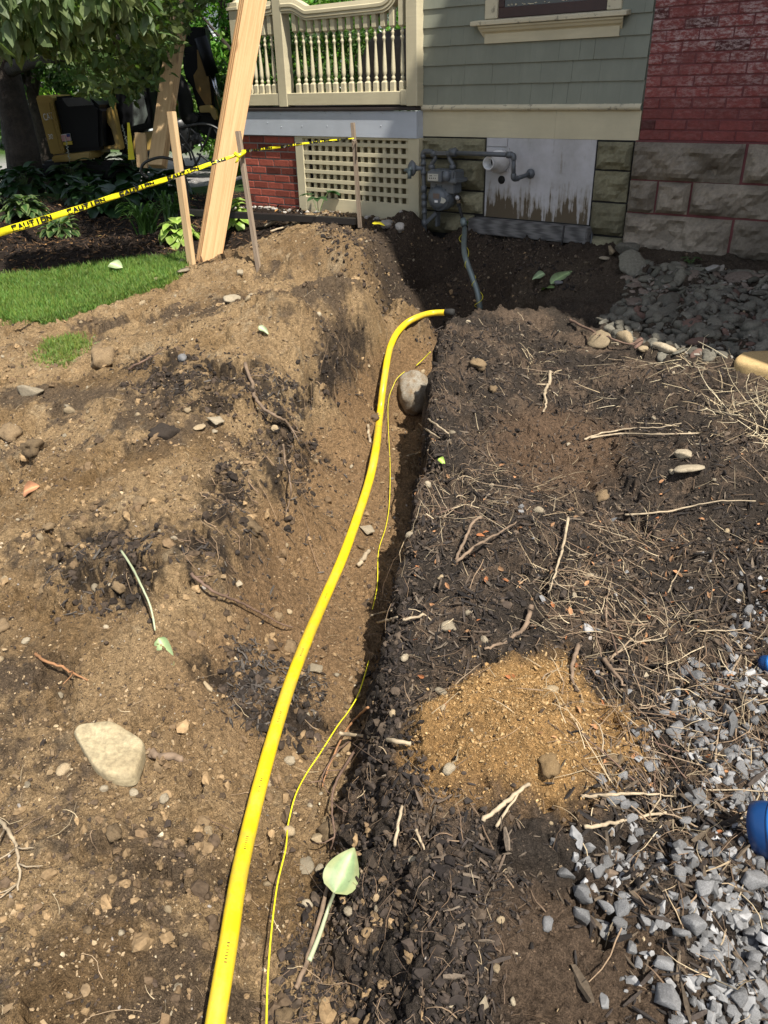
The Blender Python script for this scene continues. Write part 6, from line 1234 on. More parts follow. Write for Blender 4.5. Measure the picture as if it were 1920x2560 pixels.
# dry straw and fine twigs (the uncounted rest)
SC = [(.26, .185, .12), (.36, .28, .18), (.19, .13, .085), (.13, .09, .06), (.44, .36, .24)]
P_tw = gpx([(880,1180),(960,1040),(1060,1000),(1200,1040),(1400,1040),(1659,1040),(2100,1040),(2200,1500),(1659,1750),(1400,1800),(1330,1640),(1290,1450),(1200,1400),(1050,1420),(900,1440),(860,1320)])
P_st = gpx([(1140,760),(1290,740),(1450,780),(1659,800),(2100,800),(2100,1000),(1659,960),(1450,900),(1300,850),(1150,830)])
clump = lambda x, y: np.clip(vnoise(x*3.1+5, y*3.1)*2.6-.75, .04, 1)
n = 1250; pts = field(P_tw, n, 27, .16, dens=clump)
def straw(name, pts, L_, cols, label, seed, thick=.0022, variants=ST, curl=1., mat=None, up=.3):
    # thin rods: length L_, radius in metres
    rng = np.random.default_rng(seed); V_, F_, C_ = [], [], []; b = 0; nseg = 5
    a_ = np.array(pts); ANG = rng.uniform(0, 6.283, len(pts)); L_ = np.asarray(L_); Q0 = vdown(a_[:, 0], a_[:, 1])[0][:, 2]; Q1 = vdown(a_[:, 0]+np.cos(ANG)*L_, a_[:, 1]+np.sin(ANG)*L_)[0][:, 2]; QM = vdown(a_[:, 0]+np.cos(ANG)*L_/2, a_[:, 1]+np.sin(ANG)*L_/2)[0][:, 2]
    for k, (x, y) in enumerate(pts):
        l = L_[k]; a = ANG[k]; kx, ky = math.cos(a), math.sin(a); cv = rng.normal(0, .10)*curl; h0 = rng.normal(0, .007); h1 = abs(rng.normal(0, .04*up+.010)); r0 = thick*rng.uniform(.5, 1.5)
        ks = rng.normal(0, .03*curl, nseg)
        z0_, z1_, zm = Q0[k], Q1[k], max(QM[k], (Q0[k]+Q1[k])/2); vs = []
        for i in range(nseg):
            t_ = i/(nseg-1); s_ = cv*4*t_*(1-t_)*l+ks[i]*l*.5; zz = (z0_+h0)*(1-t_)+(z1_+h1)*t_+(zm-(z0_+z1_)/2)*4*t_*(1-t_)+r0; px_, py_ = x+kx*l*t_-ky*s_, y+ky*l*t_+kx*s_; r_ = r0*(1-.55*t_)
            for q in range(3): th = q*2.094; vs.append((px_-ky*r_*math.cos(th), py_+kx*r_*math.cos(th), zz+r_*math.sin(th)))
        V_ += vs; F_ += [f for i in range(nseg-1) for q in range(3) for f in ((b+i*3+q, b+i*3+(q+1) % 3, b+(i+1)*3+(q+1) % 3), (b+i*3+q, b+(i+1)*3+(q+1) % 3, b+(i+1)*3+q))]; C_ += [cols[k]]*(nseg*3); b += nseg*3
    return tag(tomesh(name, np.array(V_), np.array(F_), np.array(C_), mat or M_bit, None, False), label, 'twigs', kind='stuff')
L_ = rng.lognormal(math.log(.085), .5, n).clip(.02, .30); straw('dry_twigs', pts, L_, pal(n, SC, 28), 'tangle of thin dry twigs over the black mulch', 29, .0013)
n = 480; pts = field(P_st, n, 30, .10, dens=lambda x, y: clump(x*1.4, y*1.4)); L_ = rng.lognormal(math.log(.11), .5, n).clip(.03, .35); straw('dry_straw', pts, L_, pal(n, [(.52, .43, .28), (.42, .33, .21), (.60, .52, .36)], 31, .35), 'pale dry straw lying along the edge of the cobbles', 32, .0016)
n = 800; pts = field(P_black, n, 33, .05); L_ = rng.lognormal(math.log(.05), .5, n).clip(.015, .2); straw('dry_straw', pts, L_, pal(n, SC, 34), 'short broken straw scattered through the mulch', 35, .0014)
n = 450; pts = field(P_grav, n, 36, .12); L_ = rng.lognormal(math.log(.07), .5, n).clip(.02, .22); straw('dry_twigs', pts, L_, pal(n, SC, 37), 'thin dry twigs among the grey gravel', 38, .0016)
n = 650; pts = field(near_wall, n, 39, .06); L_ = rng.lognormal(math.log(.038), .6, n).clip(.010, .16); straw('fine_roots', pts, L_, pal(n, [(.24, .16, .10), (.32, .23, .15), (.16, .11, .075)], 40), 'fine roots hanging out of the right trench wall', 41, .0008, curl=2.)
n = 320; pts = field(P_darkL, n, 42, .10); L_ = rng.lognormal(math.log(.06), .5, n).clip(.015, .2); straw('fine_roots', pts, L_, pal(n, [(.30, .21, .13), (.22, .15, .10)], 43), 'fine roots sticking out along the left trench wall', 44, .0013, curl=3.)
n = 700; pts = field(ALLD, n, 45, 0, dens=lambda x, y: (~isright(x, y))*(poly_sdf(x, y, P_lawn) > .05)*(poly_sdf(x, y, P_bed) > .05)); L_ = rng.lognormal(math.log(.04), .5, n).clip(.012, .14); straw('fine_roots', pts, L_, pal(n, [(.34, .25, .16), (.24, .17, .11), (.42, .34, .22)], 46), 'short root threads scattered on the dug soil', 47, .0010, curl=2.5)
# leaf litter
lf = (LEAF*[1, 1, 2.], np.array([(0, 1, 6), (0, 6, 5), (6, 1, 2), (6, 2, 7), (6, 7, 4), (6, 4, 5), (7, 2, 3), (7, 3, 4)]))
n = 420; pts = field(P_tw, n, 48, .2); stuff('leaf_litter', [lf], pts, rng.uniform(.012, .032, n), pal(n, [(.30, .12, .05), (.38, .20, .10), (.26, .15, .08)], 49), 'small rust brown leaf scraps among the twigs', 'leaf litter', M_bit, .6, .2, seed=50)
n = 260; pts = field(P_bed, n, 51, .0); stuff('leaf_litter', [lf], pts, rng.uniform(.02, .05, n), pal(n, [(.40, .22, .08), (.50, .36, .14), (.30, .18, .08)], 52), 'fallen yellow brown leaves on the bed mulch', 'leaf litter', M_bit, .4, .2, seed=53)
# ---- counted repeats
LM = [((240,1635),'the big pear shaped rock'),((745,1870),'the hosta leaf'),((135,745),'the grass patch'),((560,570),'the foot of the thin stake'),((440,575),'the foot of the big brace'),((895,850),'the boulder'),((520,1300),'the long reddish root'),((130,1440),'the bright orange root'),((70,855),'the long pale rock'),((466,917),'the pale angular stone'),((350,940),'the big dark clod'),((65,1055),'the orange leaf'),((320,1290),'the arching plant stem'),((600,880),'the gnarled root'),((40,1850),'the fanned roots at lower left'),((600,1480),'the wood chip patch'),((200,1220),'the dark hollow at left'),((740,470),'the mound crest'),((220,1850),'the pale crust of earth'),((700,1120),'the middle of the trench floor'),((640,1950),'the near stretch of tracer wire'),((120,2120),'the lower left corner'),((350,2150),'the bottom edge left of the pipe'),((1130,1560),'the sandy heap'),((970,1355),'the pinkish stone on the bank'),((1200,1200),'the twig tangle'),((1180,850),'the crooked pale stick'),((1380,930),'the two long straw stems'),((1476,988),'the wood coloured rock'),((1180,2000),'the lone grey gravel stone'),((1000,2000),'the near black bank'),((1250,2130),'the bare soil at the bottom'),((1440,1780),'the pale stalk over the gravel'),((1640,1780),'the larger blue hose'),((1650,1440),'the smaller blue hose'),((1600,2150),'the lower right corner'),((1450,2050),'the lower gravel edge'),((1500,1600),'the middle of the gravel'),((1630,1250),'the upper end of the gravel'),((1620,790),'the sandy paver'),((1430,767),'the largest cream edging stone'),((1300,746),'the olive edging stone'),((1540,591),'the cone shaped rock'),((1400,545),'the foundation corner'),((1630,620),'the wing foundation at the right edge'),((1480,680),'the middle of the cobbles'),((1220,600),'the long pale leaf'),((1180,960),'the bare patch')]
SEEN = {}
def autolabel(o, adj, noun):
    q = proj(np.array([o.location[:]]))[0]; best = min(LM, key=lambda l: math.hypot(l[0][0]-q[0], l[0][1]-q[1])); dx, dy = q[0]-best[0][0], q[1]-best[0][1]; r_ = math.hypot(dx, dy); ori = ('right of' if dx > 0 else 'left of') if abs(dx) > abs(dy)*1.6 else (('below' if dy > 0 else 'above') if abs(dy) > abs(dx)*1.6 else ('lower right of' if dx > 0 and dy > 0 else 'lower left of' if dy > 0 else 'upper right of' if dx > 0 else 'upper left of'))
    far_ = 'close' if r_ < 45 else 'near' if r_ < 80 else 'further' if r_ < 120 else 'well' if r_ < 170 else 'far'
    lb = '%s %s %s %s %s' % (adj, noun, far_, ori, best[1]); SEEN.setdefault(lb, []).append((q[1], q[0], o)); o['label'] = lb; return o
def scatter(name, ms, pts, sizes, label, cat, group, sink=.2, tilt=.3, align=True):
    for (x, y), s_ in zip(pts, sizes):
        if not inview(x, y): continue
        p, nr = down(x, y); me = random.choice(ms); o = put(name, me, p, s_, label, cat, group, sink, nr if align else None, tilt); mn = me.materials[0].name
        col_ = 'tan' if 'tan' in mn else 'pale' if 'pale' in mn else 'reddish' if 'red' in mn else 'grey' if 'grey' in mn or 'slate' in mn else 'brown'; k_ = s_/(sum(sizes)/len(sizes))
        autolabel(o, ('small' if k_ < .82 else 'middling' if k_ < 1.12 else 'large' if k_ < 1.5 else 'extra large')+' '+col_, {'gravel_stone': 'crushed stone', 'cobble': 'flat cobble', 'pebble': 'pebble', 'soil_clod': 'soil clod'}.get(name, name))
def spaced(poly, n, seed, r_, dens=None):
    c_ = field(poly, n*4, seed, .04, dens=dens); out = []; grid = {}; cs = r_*1.9
    for p in c_:
        rr = r_*(.6+.4*min(p[1], 3)); i, j = int(p[0]//cs), int(p[1]//cs)
        if all((p[0]-q[0])**2+(p[1]-q[1])**2 > rr*rr for a in (-1, 0, 1) for b in (-1, 0, 1) for q in grid.get((i+a, j+b), ())): out.append(p); grid.setdefault((i, j), []).append(p)
        if len(out) >= n: break
    return out
def inview(x, y): q = proj(np.array([[x, y, float(vdown([x], [y])[0][0, 2])]]))[0]; return -15 < q[0] < 1674 and q[1] < 2226
gd = lambda x, y: np.clip(.10+3.2*(-poly_sdf(x, y, P_grav)), .06, 1)*np.clip(vnoise(x*5+2, y*5)*2.2-.1, .25, 1)
pts = spaced(P_grav, 760, 60, .023, gd); near_ = sorted(pts, key=lambda p: p[1]+(0 if inview(*p) else 50)); sz = [random.lognormvariate(math.log(.042), .30) for _ in pts]
scatter('gravel_stone', Hgrey, near_[:300], sz[:300], 'angular blue grey crushed stone in the gravel at lower right', 'gravel stone', 'crushed stones of the gravel drive', .15, .35)
rest = near_[300:]
if rest: stuff('crushed_gravel', hv, rest, np.array(sz[300:])[:len(rest)], pal(len(rest), [(.25, .252, .256), (.19, .192, .195), (.31, .312, .315), (.14, .142, .145)], 61), 'more distant grey crushed gravel at the right edge', 'gravel', M_bit, .5, .3, seed=62)
n = 5600; pts = field(P_grav, n, 63, .06, dens=gd); stuff('crushed_gravel', hv, pts, rng.lognormal(math.log(.023), .38, n), pal(n, [(.25, .252, .256), (.19, .192, .195), (.31, .312, .315), (.14, .142, .145)], 64), 'small grey gravel chips filling between the crushed stones', 'gravel', M_bit, .6, .1, seed=65)
n = 60; pts = field(P_black, n, 66, .0, dens=lambda x, y: (x > .45)*(y < 2.7)*1.); stuff('crushed_gravel', hv, pts, rng.lognormal(math.log(.024), .3, n), pal(n, [(.25, .252, .256), (.20, .202, .205), (.29, .292, .295)], 67), 'stray grey gravel strewn in the mulch', 'gravel', M_bit, .6, .2, seed=68)
# dark flat cobbles by the house
wallf = lambda x, y: ((x*FN[0]+y*FN[1]) < FD-.07)*np.clip(.35-2*poly_sdf(x, y, P_stones), .2, 1)
cand = field2(P_stones, 9000, 70, wallf); out = []
grid = {}
for p in cand:
    i, j = int(p[0]//.040), int(p[1]//.040)
    if all((p[0]-q[0])**2+(p[1]-q[1])**2 > .040**2 for a in (-1, 0, 1) for b in (-1, 0, 1) for q in grid.get((i+a, j+b), ())): out.append(p); grid.setdefault((i, j), []).append(p)
out.sort(key=lambda p: p[1]+(0 if inview(*p) else 50)); rt_ = out
sz = [random.lognormvariate(math.log(.072), .32) for _ in rt_]
scatter('cobble', Fslate+Rslate+fixmat(FLt[:2], mat_stone('red_slate', (.20, .12, .09), (.13, .085, .07), 12)), rt_[:300], sz[:300], 'flat dark slate cobble in the shaded strip beside the foundation', 'cobble', 'flat dark cobbles along the foundation', .42, .07)
if len(rt_) > 300: stuff('slate_cobbles', [meshdata(m_) for m_ in FLt[:4]], rt_[300:], np.array(sz[300:]), pal(len(rt_)-300, [(.17, .16, .125), (.12, .115, .09), (.19, .15, .12)], 71), 'flat dark cobbles packed close against the wing foundation', 'cobbles', M_bit, .08, .0, seed=72, smooth=True)
n = 2600; pts = field2(P_stones, n, 73, wallf)[:n]; stuff('slate_chips', hv, pts, rng.lognormal(math.log(.024), .4, n), pal(n, [(.15, .14, .115), (.10, .09, .075), (.22, .20, .17)], 74), 'small dark stone chips between the cobbles', 'stone chips', M_bit, .5, .1, seed=75)
# white pebbles at the foot of the porch
for u0, u1, nn, lb in ((-6.5, -5.0, 60, 'white rounded pebble at the foot of the brick pier and lattice'), (-5.0, -4.3, 16, 'shaded white pebble at the foot of the lattice')):
    for k in range(nn):
        u = random.uniform(u0, u1); p = W(u, 0, random.uniform(.12, .30)); q, nr = down(p.x, p.y); put('white_pebble', random.choice(Rwh), q, random.uniform(.025, .05), lb, 'pebble', 'white pebbles along the foot of the porch' if u1 < -4.9 else 'shaded pebbles by the pit', .2)
# pebbles on the dug soil
pts = spaced(ALLD, 190, 80, .05, lambda x, y: (~isright(x, y))*(poly_sdf(x, y, P_lawn) > .08)*(poly_sdf(x, y, P_bed) > .06)*(y > .7)*1.)
scatter('pebble', Rtan+Rpale+Hpale[:4]+Htan[:5], pts, [random.lognormvariate(math.log(.024), .35) for _ in pts], 'small tan pebble lying on the dug soil of the left bank or trench', 'pebble', 'pebbles strewn over the dug soil', .25, .3)
pts = spaced(ALLD, 90, 81, .06, lambda x, y: (isright(x, y))*(poly_sdf(x, y, P_grav) > .02)*(y > .7)*(y < 4.6)*1.)
scatter('pebble', Rtan+Rpale+Hpale[:3], pts, [random.lognormvariate(math.log(.020), .3) for _ in pts], 'small pale pebble on the black mulch bank or sandy heap', 'pebble', 'pebbles on the right bank', .25, .3)
pts = spaced(ALLD, 80, 82, .06, lambda x, y: (~isright(x, y))*(poly_sdf(x, y, P_lawn) > .12)*(poly_sdf(x, y, P_bed) > .1)*(y > .7)*(y < 6)*np.clip(vnoise(x*2+9, y*2)*2-.5, 0, 1))
scatter('soil_clod', Rclod, pts, [random.lognormvariate(math.log(.034), .4) for _ in pts], 'rough brown soil clod on the left bank or trench floor', 'clod', 'soil clods strewn over the left bank', .42, .3)
# individual twigs on the right bank
M_tw = [mat_plain("twig_bark", c_, .85, .25, 30, .5, 120) for k, c_ in enumerate([(.36, .27, .18), (.24, .17, .115), (.46, .37, .25), (.19, .12, .085)])]
def twigmesh(seed, mat, branch=False):
    r_ = random.Random(seed); pts = []; y = 0; 
    for i in range(7): pts.append((i/6-.5, y, .01+abs(r_.gauss(0, .012)))); y += r_.gauss(0, .035)
    m = MB(); m.tube(pts, [.016, .015, .014, .012, .011, .009, .005], 5)
    if branch: p = Vector(pts[3]); m.tube([p, p+Vector((.14, .09*r_.choice((-1, 1)), .04)), p+Vector((.27, .12*r_.choice((-1, 1)), .06))], [.009, .006, .003], 5)
    me = bpy.data.meshes.new('twig'); me.from_pydata(m.v, [], m.f); me.materials.append(mat); me.update(); return me
TWM = [twigmesh(k, M_tw[k % 4], k % 3 == 0) for k in range(14)]
def twig_obj(x, y, l, a, label, group, thick=1.):
    if not inview(x, y): return
    p, nr = down(x, y); ax = Vector((math.cos(a), math.sin(a), 0)); e0 = down(x-ax.x*l/2, y-ax.y*l/2)[0]; e1 = down(x+ax.x*l/2, y+ax.y*l/2)[0]; d = (e1-e0); mid = (e0+e1)/2; lift = max(0, p.z-mid.z)*.8+.003; d.normalize()
    o = bpy.data.objects.new('twig', random.choice(TWM)); C.objects.link(o); up = Vector((0, 0, 1)); yv = up.cross(d).normalized(); zv = d.cross(yv); o.matrix_world = Matrix(((d.x, yv.x, zv.x, mid.x), (d.y, yv.y, zv.y, mid.y), (d.z, yv.z, zv.z, mid.z+lift), (0, 0, 0, 1))) @ Matrix.Diagonal((l, l*thick, l*thick*.9, 1)); tag(o, label, 'twig', group); d2 = proj(np.array([e0[:], e1[:]])); sl_ = abs(math.degrees(math.atan2(d2[1][1]-d2[0][1], d2[1][0]-d2[0][0]))) ; sl_ = min(sl_, 180-sl_); nm = o.data.materials[0].name
    o.location = mid+Vector((0, 0, lift)); return autolabel(o, ('short' if l < .12 else 'long' if l > .2 else 'middling')+(' flat lying' if sl_ < 25 else ' steep' if sl_ > 60 else ' slanting')+(' forked' if len(o.data.vertices) > 40 else ''), 'dry twig')
for i, (x, y) in enumerate(field(P_tw, 130, 90, .12, dens=clump)):
    l = random.lognormvariate(math.log(.17), .35); twig_obj(x, y, min(l, .4), random.uniform(0, 3.14), 'dry brown twig in the tangle on the black mulch bank', 'twigs tangled on the mulch bank', random.uniform(.7, 1.2)*min(1.2, .15/l))
for i, (x, y) in enumerate(field(P_st, 32, 91, .06)): twig_obj(x, y, random.uniform(.12, .35), random.gauss(-.2, .5), 'pale dry stalk lying along the edge of the shaded cobbles', 'pale stalks beside the cobbles', .45)
for i, (x, y) in enumerate(field(P_grav, 30, 92, .1)): twig_obj(x, y, random.uniform(.08, .22), random.uniform(0, 3.14), 'thin dry twig lying across the grey gravel', 'twigs lying on the gravel', .7)
for i, (x, y) in enumerate(spaced(ALLD, 34, 93, .2, lambda x, y: (~isright(x, y))*(poly_sdf(x, y, P_lawn) > .12)*(poly_sdf(x, y, P_bed) > .1)*(y > .7)*1.)): twig_obj(x, y, random.uniform(.05, .14), random.uniform(0, 3.14), 'short root twig on the bare soil left of the gas pipe', 'root twigs on the left bank', .9)
# ---- named sticks and roots
def stick(name, label, pts, r_, mat, lift=.006, cat='stick', taper=.4, wob=.25, branches=0):
    rg = random.Random(hash(label) % 1000 if False else sum(map(ord, label))); P_ = []
    for q in pts: g = hit(q[0], q[1]); P_.append(onz(q[0], q[1], g.z+lift+(q[2] if len(q) > 2 else 0)))
    S_ = spline(P_, 6); S_ = [p+Vector((rg.gauss(0, r_*wob), rg.gauss(0, r_*wob), rg.gauss(0, r_*wob))) for p in S_]; n = len(S_); m = MB(); m.tube(S_, [r_*(1-(1-taper)*i/(n-1))*rg.uniform(.88, 1.12) for i in range(n)], 7)
    for b in range(branches):
        i = rg.randrange(2, n-2); p = S_[i]; d = (S_[i+1]-S_[i-1]).normalized(); s_ = d.cross(Vector((0, 0, 1))).normalized()*rg.choice((-1, 1)); l = rg.uniform(.05, .12); m.tube([p, p+d*l*.4+s_*l*.3+Vector((0, 0, .01)), p+d*l*.6+s_*l*.8+Vector((0, 0, .012))], [r_*.5, r_*.35, r_*.15], 5)
    return tag(m.build(name, mat, None, origin=S_[0]), label, cat)
T0, T1, T2, T3 = M_tw; M_oroot = mat_plain('orange_root', (.38, .19, .085), .7, .2, 30, .4, 120); M_pst = mat_plain('pale_stalk', (.42, .47, .30), .5, .1, 20, .2)
stick('stick', 'straight pale stick bridging the near trench below the sandy heap', [(735, 1585, .12), (780, 1590, .05), (840, 1598, .0), (888, 1607, .01)], .0060, T2, .01, taper=.9, wob=.1)
stick('stick', 'long crooked pale stick standing out of the twig tangle', [(1229, 1118, .05), (1218, 1175, .03), (1208, 1210, .02), (1196, 1250, .01), (1184, 1283, .0)], .0060, T2, .01, branches=2)
stick('root', 'thick curved brown root on the bank left of the twig tangle', [(1148, 1308, .02), (1138, 1345, .02), (1108, 1378, .0), (1075, 1392), (1050, 1402)], .0095, T1, .006, 'root')
stick('stick', 'crooked pale stick in the bare patch of the far bank', [(1190, 803), (1186, 830), (1176, 848), (1180, 870), (1172, 890)], .010, T2, .01, branches=1)
stick('stick', 'long curved straw stem over the bare patch, upper of two', [(1262, 950), (1300, 936), (1360, 926), (1420, 923), (1472, 914)], .0050, T2, .01)
stick('stick', 'long straight straw stem over the bare patch, lower of two', [(1275, 946), (1340, 937), (1420, 938), (1510, 936)], .0045, T2, .012, taper=.8, wob=.1)
stick('root', 'long reddish root curving across the soil toward the pipe', [(413, 1240, .01), (440, 1262, .02), (470, 1282, .02), (520, 1302, .02), (560, 1322, .03), (600, 1345, .02), (632, 1355, .01)], .0060, T3, .008, 'root', branches=2)
stick('root', 'bright orange root lying on the soil at the left', [(75, 1412), (100, 1428, .01), (135, 1442, .015), (165, 1458, .01), (190, 1470)], .0055, M_oroot, .006, 'root', branches=1)
stick('stick', 'long thin pale stem across the mulch at right', [(1350, 1112), (1440, 1105), (1500, 1092), (1560, 1082), (1632, 1082)], .0045, T2, .012)
stick('root', 'gnarled root draped over the left trench lip', [(528, 785, .0), (545, 825, .01), (552, 862, .015), (585, 893, .01), (620, 912, .0), (632, 935, 0)], .010, T1, .008, 'root', taper=.5, branches=3)
stick('root', 'thin root dangling down the left trench wall', [(612, 960, .02), (616, 1000, .03), (628, 1040, .03), (626, 1080, .02), (616, 1112, .01)], .0055, T1, .008, 'root', branches=3)
stick('root', 'orange root looping out of the near right trench wall', [(795, 1528, .0), (770, 1550, .04), (745, 1582, .06), (722, 1630, .05), (705, 1670, .03), (696, 1700, .0)], .0045, M_oroot, .01, 'root', wob=.1)
stick('root', 'long hanging brown root on the near right trench wall', [(775, 1610, .0), (745, 1655, .05), (722, 1700, .07), (717, 1750, .06), (722, 1800, .05), (715, 1835, .03)], .0048, T3, .01, 'root', branches=4)
stick('root', 'second thin root crossing the near trench wall', [(760, 1598, .0), (730, 1622, .05), (700, 1668, .06), (690, 1700, .03)], .0035, T3, .01, 'root', branches=3)
stick('stick', 'grey brown stick lying under the hosta leaf stem', [(722, 1858, .02), (705, 1930, .02), (682, 2010, .01), (658, 2090, .01), (640, 2135, .0)], .0052, T1, .008, taper=1.2)
stick('stick', 'pale stick slanting up over the sandy heap edge', [(1042, 1772), (1080, 1742, .01), (1115, 1715, .01), (1143, 1692)], .0055, T2, .008, taper=.8)
stick('stick', 'pale stick fanned beside the slanting one', [(1072, 1785), (1100, 1745, .01), (1130, 1700)], .0042, T2, .008)
stick('stick', 'pale upright stick against the black trench lip', [(868, 1742, .01), (860, 1785, .02), (852, 1828, .01)], .0040, T2, .01, taper=.9)
stick('stick', 'thin stick leaning on the near black bank', [(898, 1792, .02), (915, 1830, .02), (936, 1875)], .0038, T2, .008)
stick('stick', 'pale stalk pointing left above the grey gravel', [(1262, 1787), (1320, 1780, .01), (1380, 1765, .01), (1440, 1755)], .0055, T2, .010, taper=.6, branches=1)
stick('stick', 'long grey stick on the gravel at right', [(1255, 1720), (1330, 1716, .01), (1400, 1716, .01), (1462, 1722)], .0048, T2, .012, branches=1)
stick('stick', 'stick propped left of the twig tangle forming a peak', [(985, 1210, .0), (1005, 1165, .04), (1022, 1128, .06), (1040, 1118, .07)], .0055, T1, .01, taper=.8)
stick('stick', 'dark branch sloping up to the right on the bank', [(985, 1215), (1030, 1178, .03), (1080, 1150, .04), (1118, 1125, .03)], .0060, T1, .01, branches=1)
stick('stick', 'mossy bark stick beside the sandy heap', [(1305, 1425, .01), (1325, 1450, .01), (1350, 1482)], .0080, T1, .01)
stick('stick', 'lichen spotted short branch above the sandy heap', [(1250, 1395, .01), (1238, 1430, .01), (1236, 1465), (1250, 1490)], .0075, T1, .008)
stick('stick', 'dark branch lying in the shade above the far bank', [(1230, 690), (1280, 715, .02), (1330, 735, .02), (1370, 745)], .0095, T3, .015, branches=3)
stick('stick', 'reddish stick with a stub on the upper left bank', [(278, 798), (300, 785, .02), (325, 772, .03), (338, 765, .04)], .0065, T3, .008, branches=1)
stick('stick', 'small pale wood chunk in the trench right of the pipe', [(773, 1222), (786, 1206), (797, 1190)], .010, T2, .01, taper=1.)
stick('stick', 'broken stick in the trench beside the boulder', [(795, 918), (797, 940), (800, 955)], .009, T2, .01, taper=.8)
stick('stick', 'brown buried stick right of the big flat rock', [(318, 1625), (350, 1632), (395, 1638)], .012, T1, .002, taper=.9)
stick('root', 'pale thin root trailing on the mound crest', [(525, 645, 0), (600, 500), (640, 478), (690, 466)], .004, T2, .008, 'root') if False else None
stick('root', 'pale roots fanning at the lower left edge of the picture', [(0, 1770), (20, 1800, .01), (35, 1830, .01), (42, 1880, .01), (38, 1925)], .0055, T2, .01, 'root', branches=6)
stick('root', 'pale thin root along the crest of the mound', [(585, 500, .0), (640, 482, .0), (700, 462, .01), (722, 458, .01), (738, 480, 0)], .009, T2, .004, 'root')
for k, (x, y) in enumerate([(905, 915), (925, 905), (880, 985), (800, 1330), (815, 1345), (870, 1340)]):
    stick('stick', ['pale stub jutting from the right lip below the boulder', 'second pale stub jutting beside the first below the boulder', 'pale splinter pointing out of the right trench wall', 'bundle stick poking over the trench, upper', 'bundle stick poking over the trench, lower', 'bundle stick poking over the trench, right'][k], [(x, y, .03), (x+22, y+(16 if k < 2 else -6), .02), (x+45, y+(32 if k < 2 else -12), .0)], .0045, T2, .01, taper=.9)
# ---- loose leaves
M_hl = mat_leaf('cut_hosta_leaf', .5, .1)
def loose_leaf(name, base, tip, width, label, col, edge=None, lift=.02, droop=.4, cup=.25, cat='leaf', stem=None):
    A = hit(*base); B = hit(*tip); A = onz(base[0], base[1], A.z+lift); B = onz(tip[0], tip[1], B.z+lift); L_ = (B-A).length; V, F, ed = leafgrid(L_, width, droop, cup, nu=12, nv=8, wav=.004); c = np.repeat(np.array([col]), len(V), 0)
    s_ = np.array([abs((j/8-.5)*2) for i in range(13) for j in range(9)]); c = c*(1+.32*np.cos(s_*22)[:, None]); c[s_ < .1] *= 1.5
    if edge: c[ed] = edge
    d = (B-A).normalized(); v_ = Vector((0, -.55, .85)); x = d.cross(v_).normalized(); z = x.cross(d); M_ = Matrix(((x.x, d.x, z.x, 0), (x.y, d.y, z.y, 0), (x.z, d.z, z.z, 0), (0, 0, 0, 1))); V = np.array([(M_ @ Vector(v))[:] for v in V]); e = empty(name, A, label, cat); tomesh('blade', V, F, np.clip(c, 0, 1), M_hl, e, True)
    if stem:
        P_ = [A]+[onz(q[0], q[1], hit(q[0], q[1]).z+q[2]) for q in stem]; m = MB(); S_ = spline(P_, 6); m.tube([p-A for p in S_], list(np.linspace(.0036, .0062, len(S_))), 8); m.build('stem', M_pst, e)
loose_leaf('hosta_leaf', (724, 1924), (764, 1830), .044, 'pale green hosta leaf with a long stem lying against the near trench wall', (.20, .28, .13), (.27, .31, .14), .075, .3, .2, stem=[(710, 1960, .04), (690, 2020, .03), (668, 2075, .015)])
loose_leaf('hosta_leaf', (342, 1378), (372, 1432), .022, 'small wilted green leaf on the soil below the pale arching stem', (.28, .38, .18), None, .012)
stick('plant_stem', 'pale green white stem arching over the left bank', [(262, 1190, .02), (285, 1225, .04), (305, 1265, .04), (325, 1310, .03), (335, 1362, .01)], .0042, M_pst, .008, 'stem', taper=.7, wob=.05)
loose_leaf('hosta_leaf', (238, 568), (263, 575), .05, 'pale round leaf lying on the lawn by the mulch edge', (.36, .46, .24), None, .05, .2, .1)
loose_leaf('dry_leaf', (52, 1062), (78, 1046), .035, 'orange brown curled dry leaf on the left bank', (.42, .20, .10), None, .012)
loose_leaf('hosta_leaf', (1190, 612), (1240, 575), .04, 'long pale green leaf on the shaded soil by the foundation', (.20, .28, .13), None, .02)
loose_leaf('hosta_leaf', (1175, 590), (1150, 600), .03, 'small pale green leaf left of the long one in the shade', (.22, .30, .16), None, .015)
loose_leaf('leaf', (1195, 622), (1165, 615), .03, 'green leaf just below the long pale leaf in the shade', (.14, .22, .07), None, .015)
loose_leaf('leaf', (948, 990), (962, 1000), .014, 'tiny fresh green leaf sprouting at the right trench lip', (.30, .45, .08), None, .02)
loose_leaf('leaf', (560, 705), (580, 718), .018, 'small pale green leaf scrap on the mound', (.32, .38, .22), None, .01)
loose_leaf('yellow_scrap', (805, 482), (830, 482), .02, 'bright yellow scrap beside the rocks at the foot of the lattice', (.75, .62, .03), None, .03, .3, .3, 'scrap')
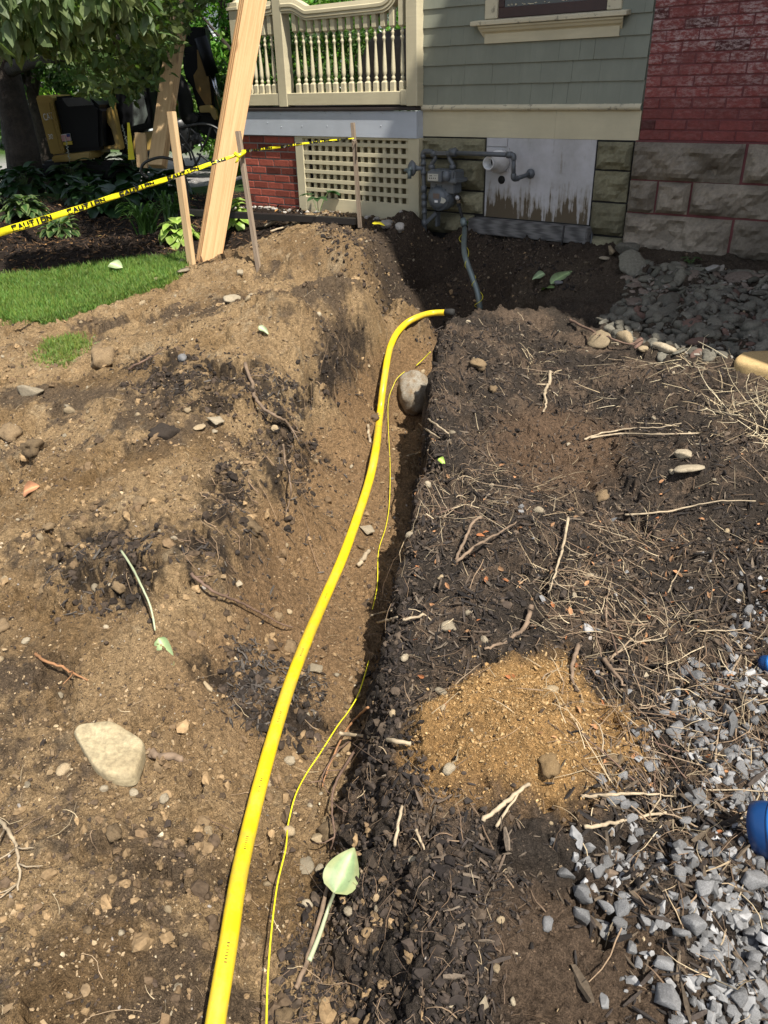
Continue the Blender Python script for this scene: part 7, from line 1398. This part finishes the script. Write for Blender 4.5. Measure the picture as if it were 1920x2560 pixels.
# ---- blue hose pieces at the right edge
M_blue = mat_plain('blue_rubber', (.006, .045, .16), .35, .1, 6, .05); M_bluei = mat_plain('blue_lining', (.012, .14, .45), .4, .1, 6, .05)
def hose(px, r_, L_, ax, label, nest=False):
    g = hit(*px); c_ = onz(px[0], px[1], g.z+r_*.75); e = empty('blue_hose', c_, label, 'hose'); M_ = frame(Vector((0, 0, 0)), ax) @ Matrix.Diagonal((1.0, .78, 1, 1)); m = MB()
    m.lathe([(r_*.8, -L_), (r_*.95, -L_*.9), (r_, -L_*.5), (r_, -.004), (r_*.985, 0)], M_, 40); m.f = [f for f in m.f if len(f) == 4]; m.sm = [True]*len(m.f); m.build('sleeve', M_blue, e)
    m = MB(); m.lathe([(r_*.995, -.003), (r_*1.045, .0), (r_*1.045, .006), (r_*.99, .009), (r_*.93, .007), (r_*.92, -.003)], M_, 40); m.f = [f for f in m.f if len(f) == 4]; m.sm = [True]*len(m.f); m.build('rim', M_bluei, e)
    m = MB(); m.lathe([(r_*.925, -.002), (r_*.93, -L_*.4), (r_*.75, -L_*.98)], M_, 40); m.f = [f for f in m.f if len(f) == 4]; m.sm = [True]*len(m.f); m.build('lining', M_blue, e)
    if nest: m = MB(); m.lathe([(r_*.62, -L_*.8), (r_*.66, -.012), (r_*.63, -.008), (r_*.60, -.014), (r_*.58, -L_*.8)], M_, 36); m.f = [f for f in m.f if len(f) == 4]; m.sm = [True]*len(m.f); m.build('inner_fold', M_bluei, e)
hose((1678, 1797), .072, .050, (.70, -.55, .42), 'larger blue hose end lying on the gravel at the right edge', True)
hose((1668, 1438), .036, .03, (.5, -.65, .45), 'smaller blue hose end at the right edge above the larger one')
# marker rod and cable by the timber sill
m = MB(); p = W(-2.80, .36, .20); m.tube([p, W(-2.79, .62, .19)], .007, 6); tag(m.build('iron_rod', M_timb, None, origin=p), 'thin dark rod standing in front of the sill timber', 'rod')
m = MB(); m.tube(spline([W(-2.63, .56, .04), W(-2.61, .48, .10), W(-2.66, .42, .18), W(-2.74, .40, .24), W(-2.80, .36, .28)], 6), .006, 6); tag(m.build('grey_cable', M_pipe, None, origin=W(-2.66, .42, .18)), 'grey cable drooping from the end of the sill timber', 'cable')

# where two or three still share a label, say which is the upper and which the lower
for lb, L3 in SEEN.items():
    if len(L3) == 2:
        L3.sort(key=lambda t_: t_[0]); L3[0][2]['label'] = 'upper '+lb; L3[1][2]['label'] = 'lower '+lb
    elif len(L3) == 3:
        L3.sort(key=lambda t_: t_[0])
        for k, t_ in enumerate(('uppermost', 'middle', 'lowest')): L3[k][2]['label'] = t_+' '+lb
for o in C.objects:
    l_ = o.get('label')
    if l_ and len(l_.split()) > 16: o['label'] = l_.replace(' the ', ' ')
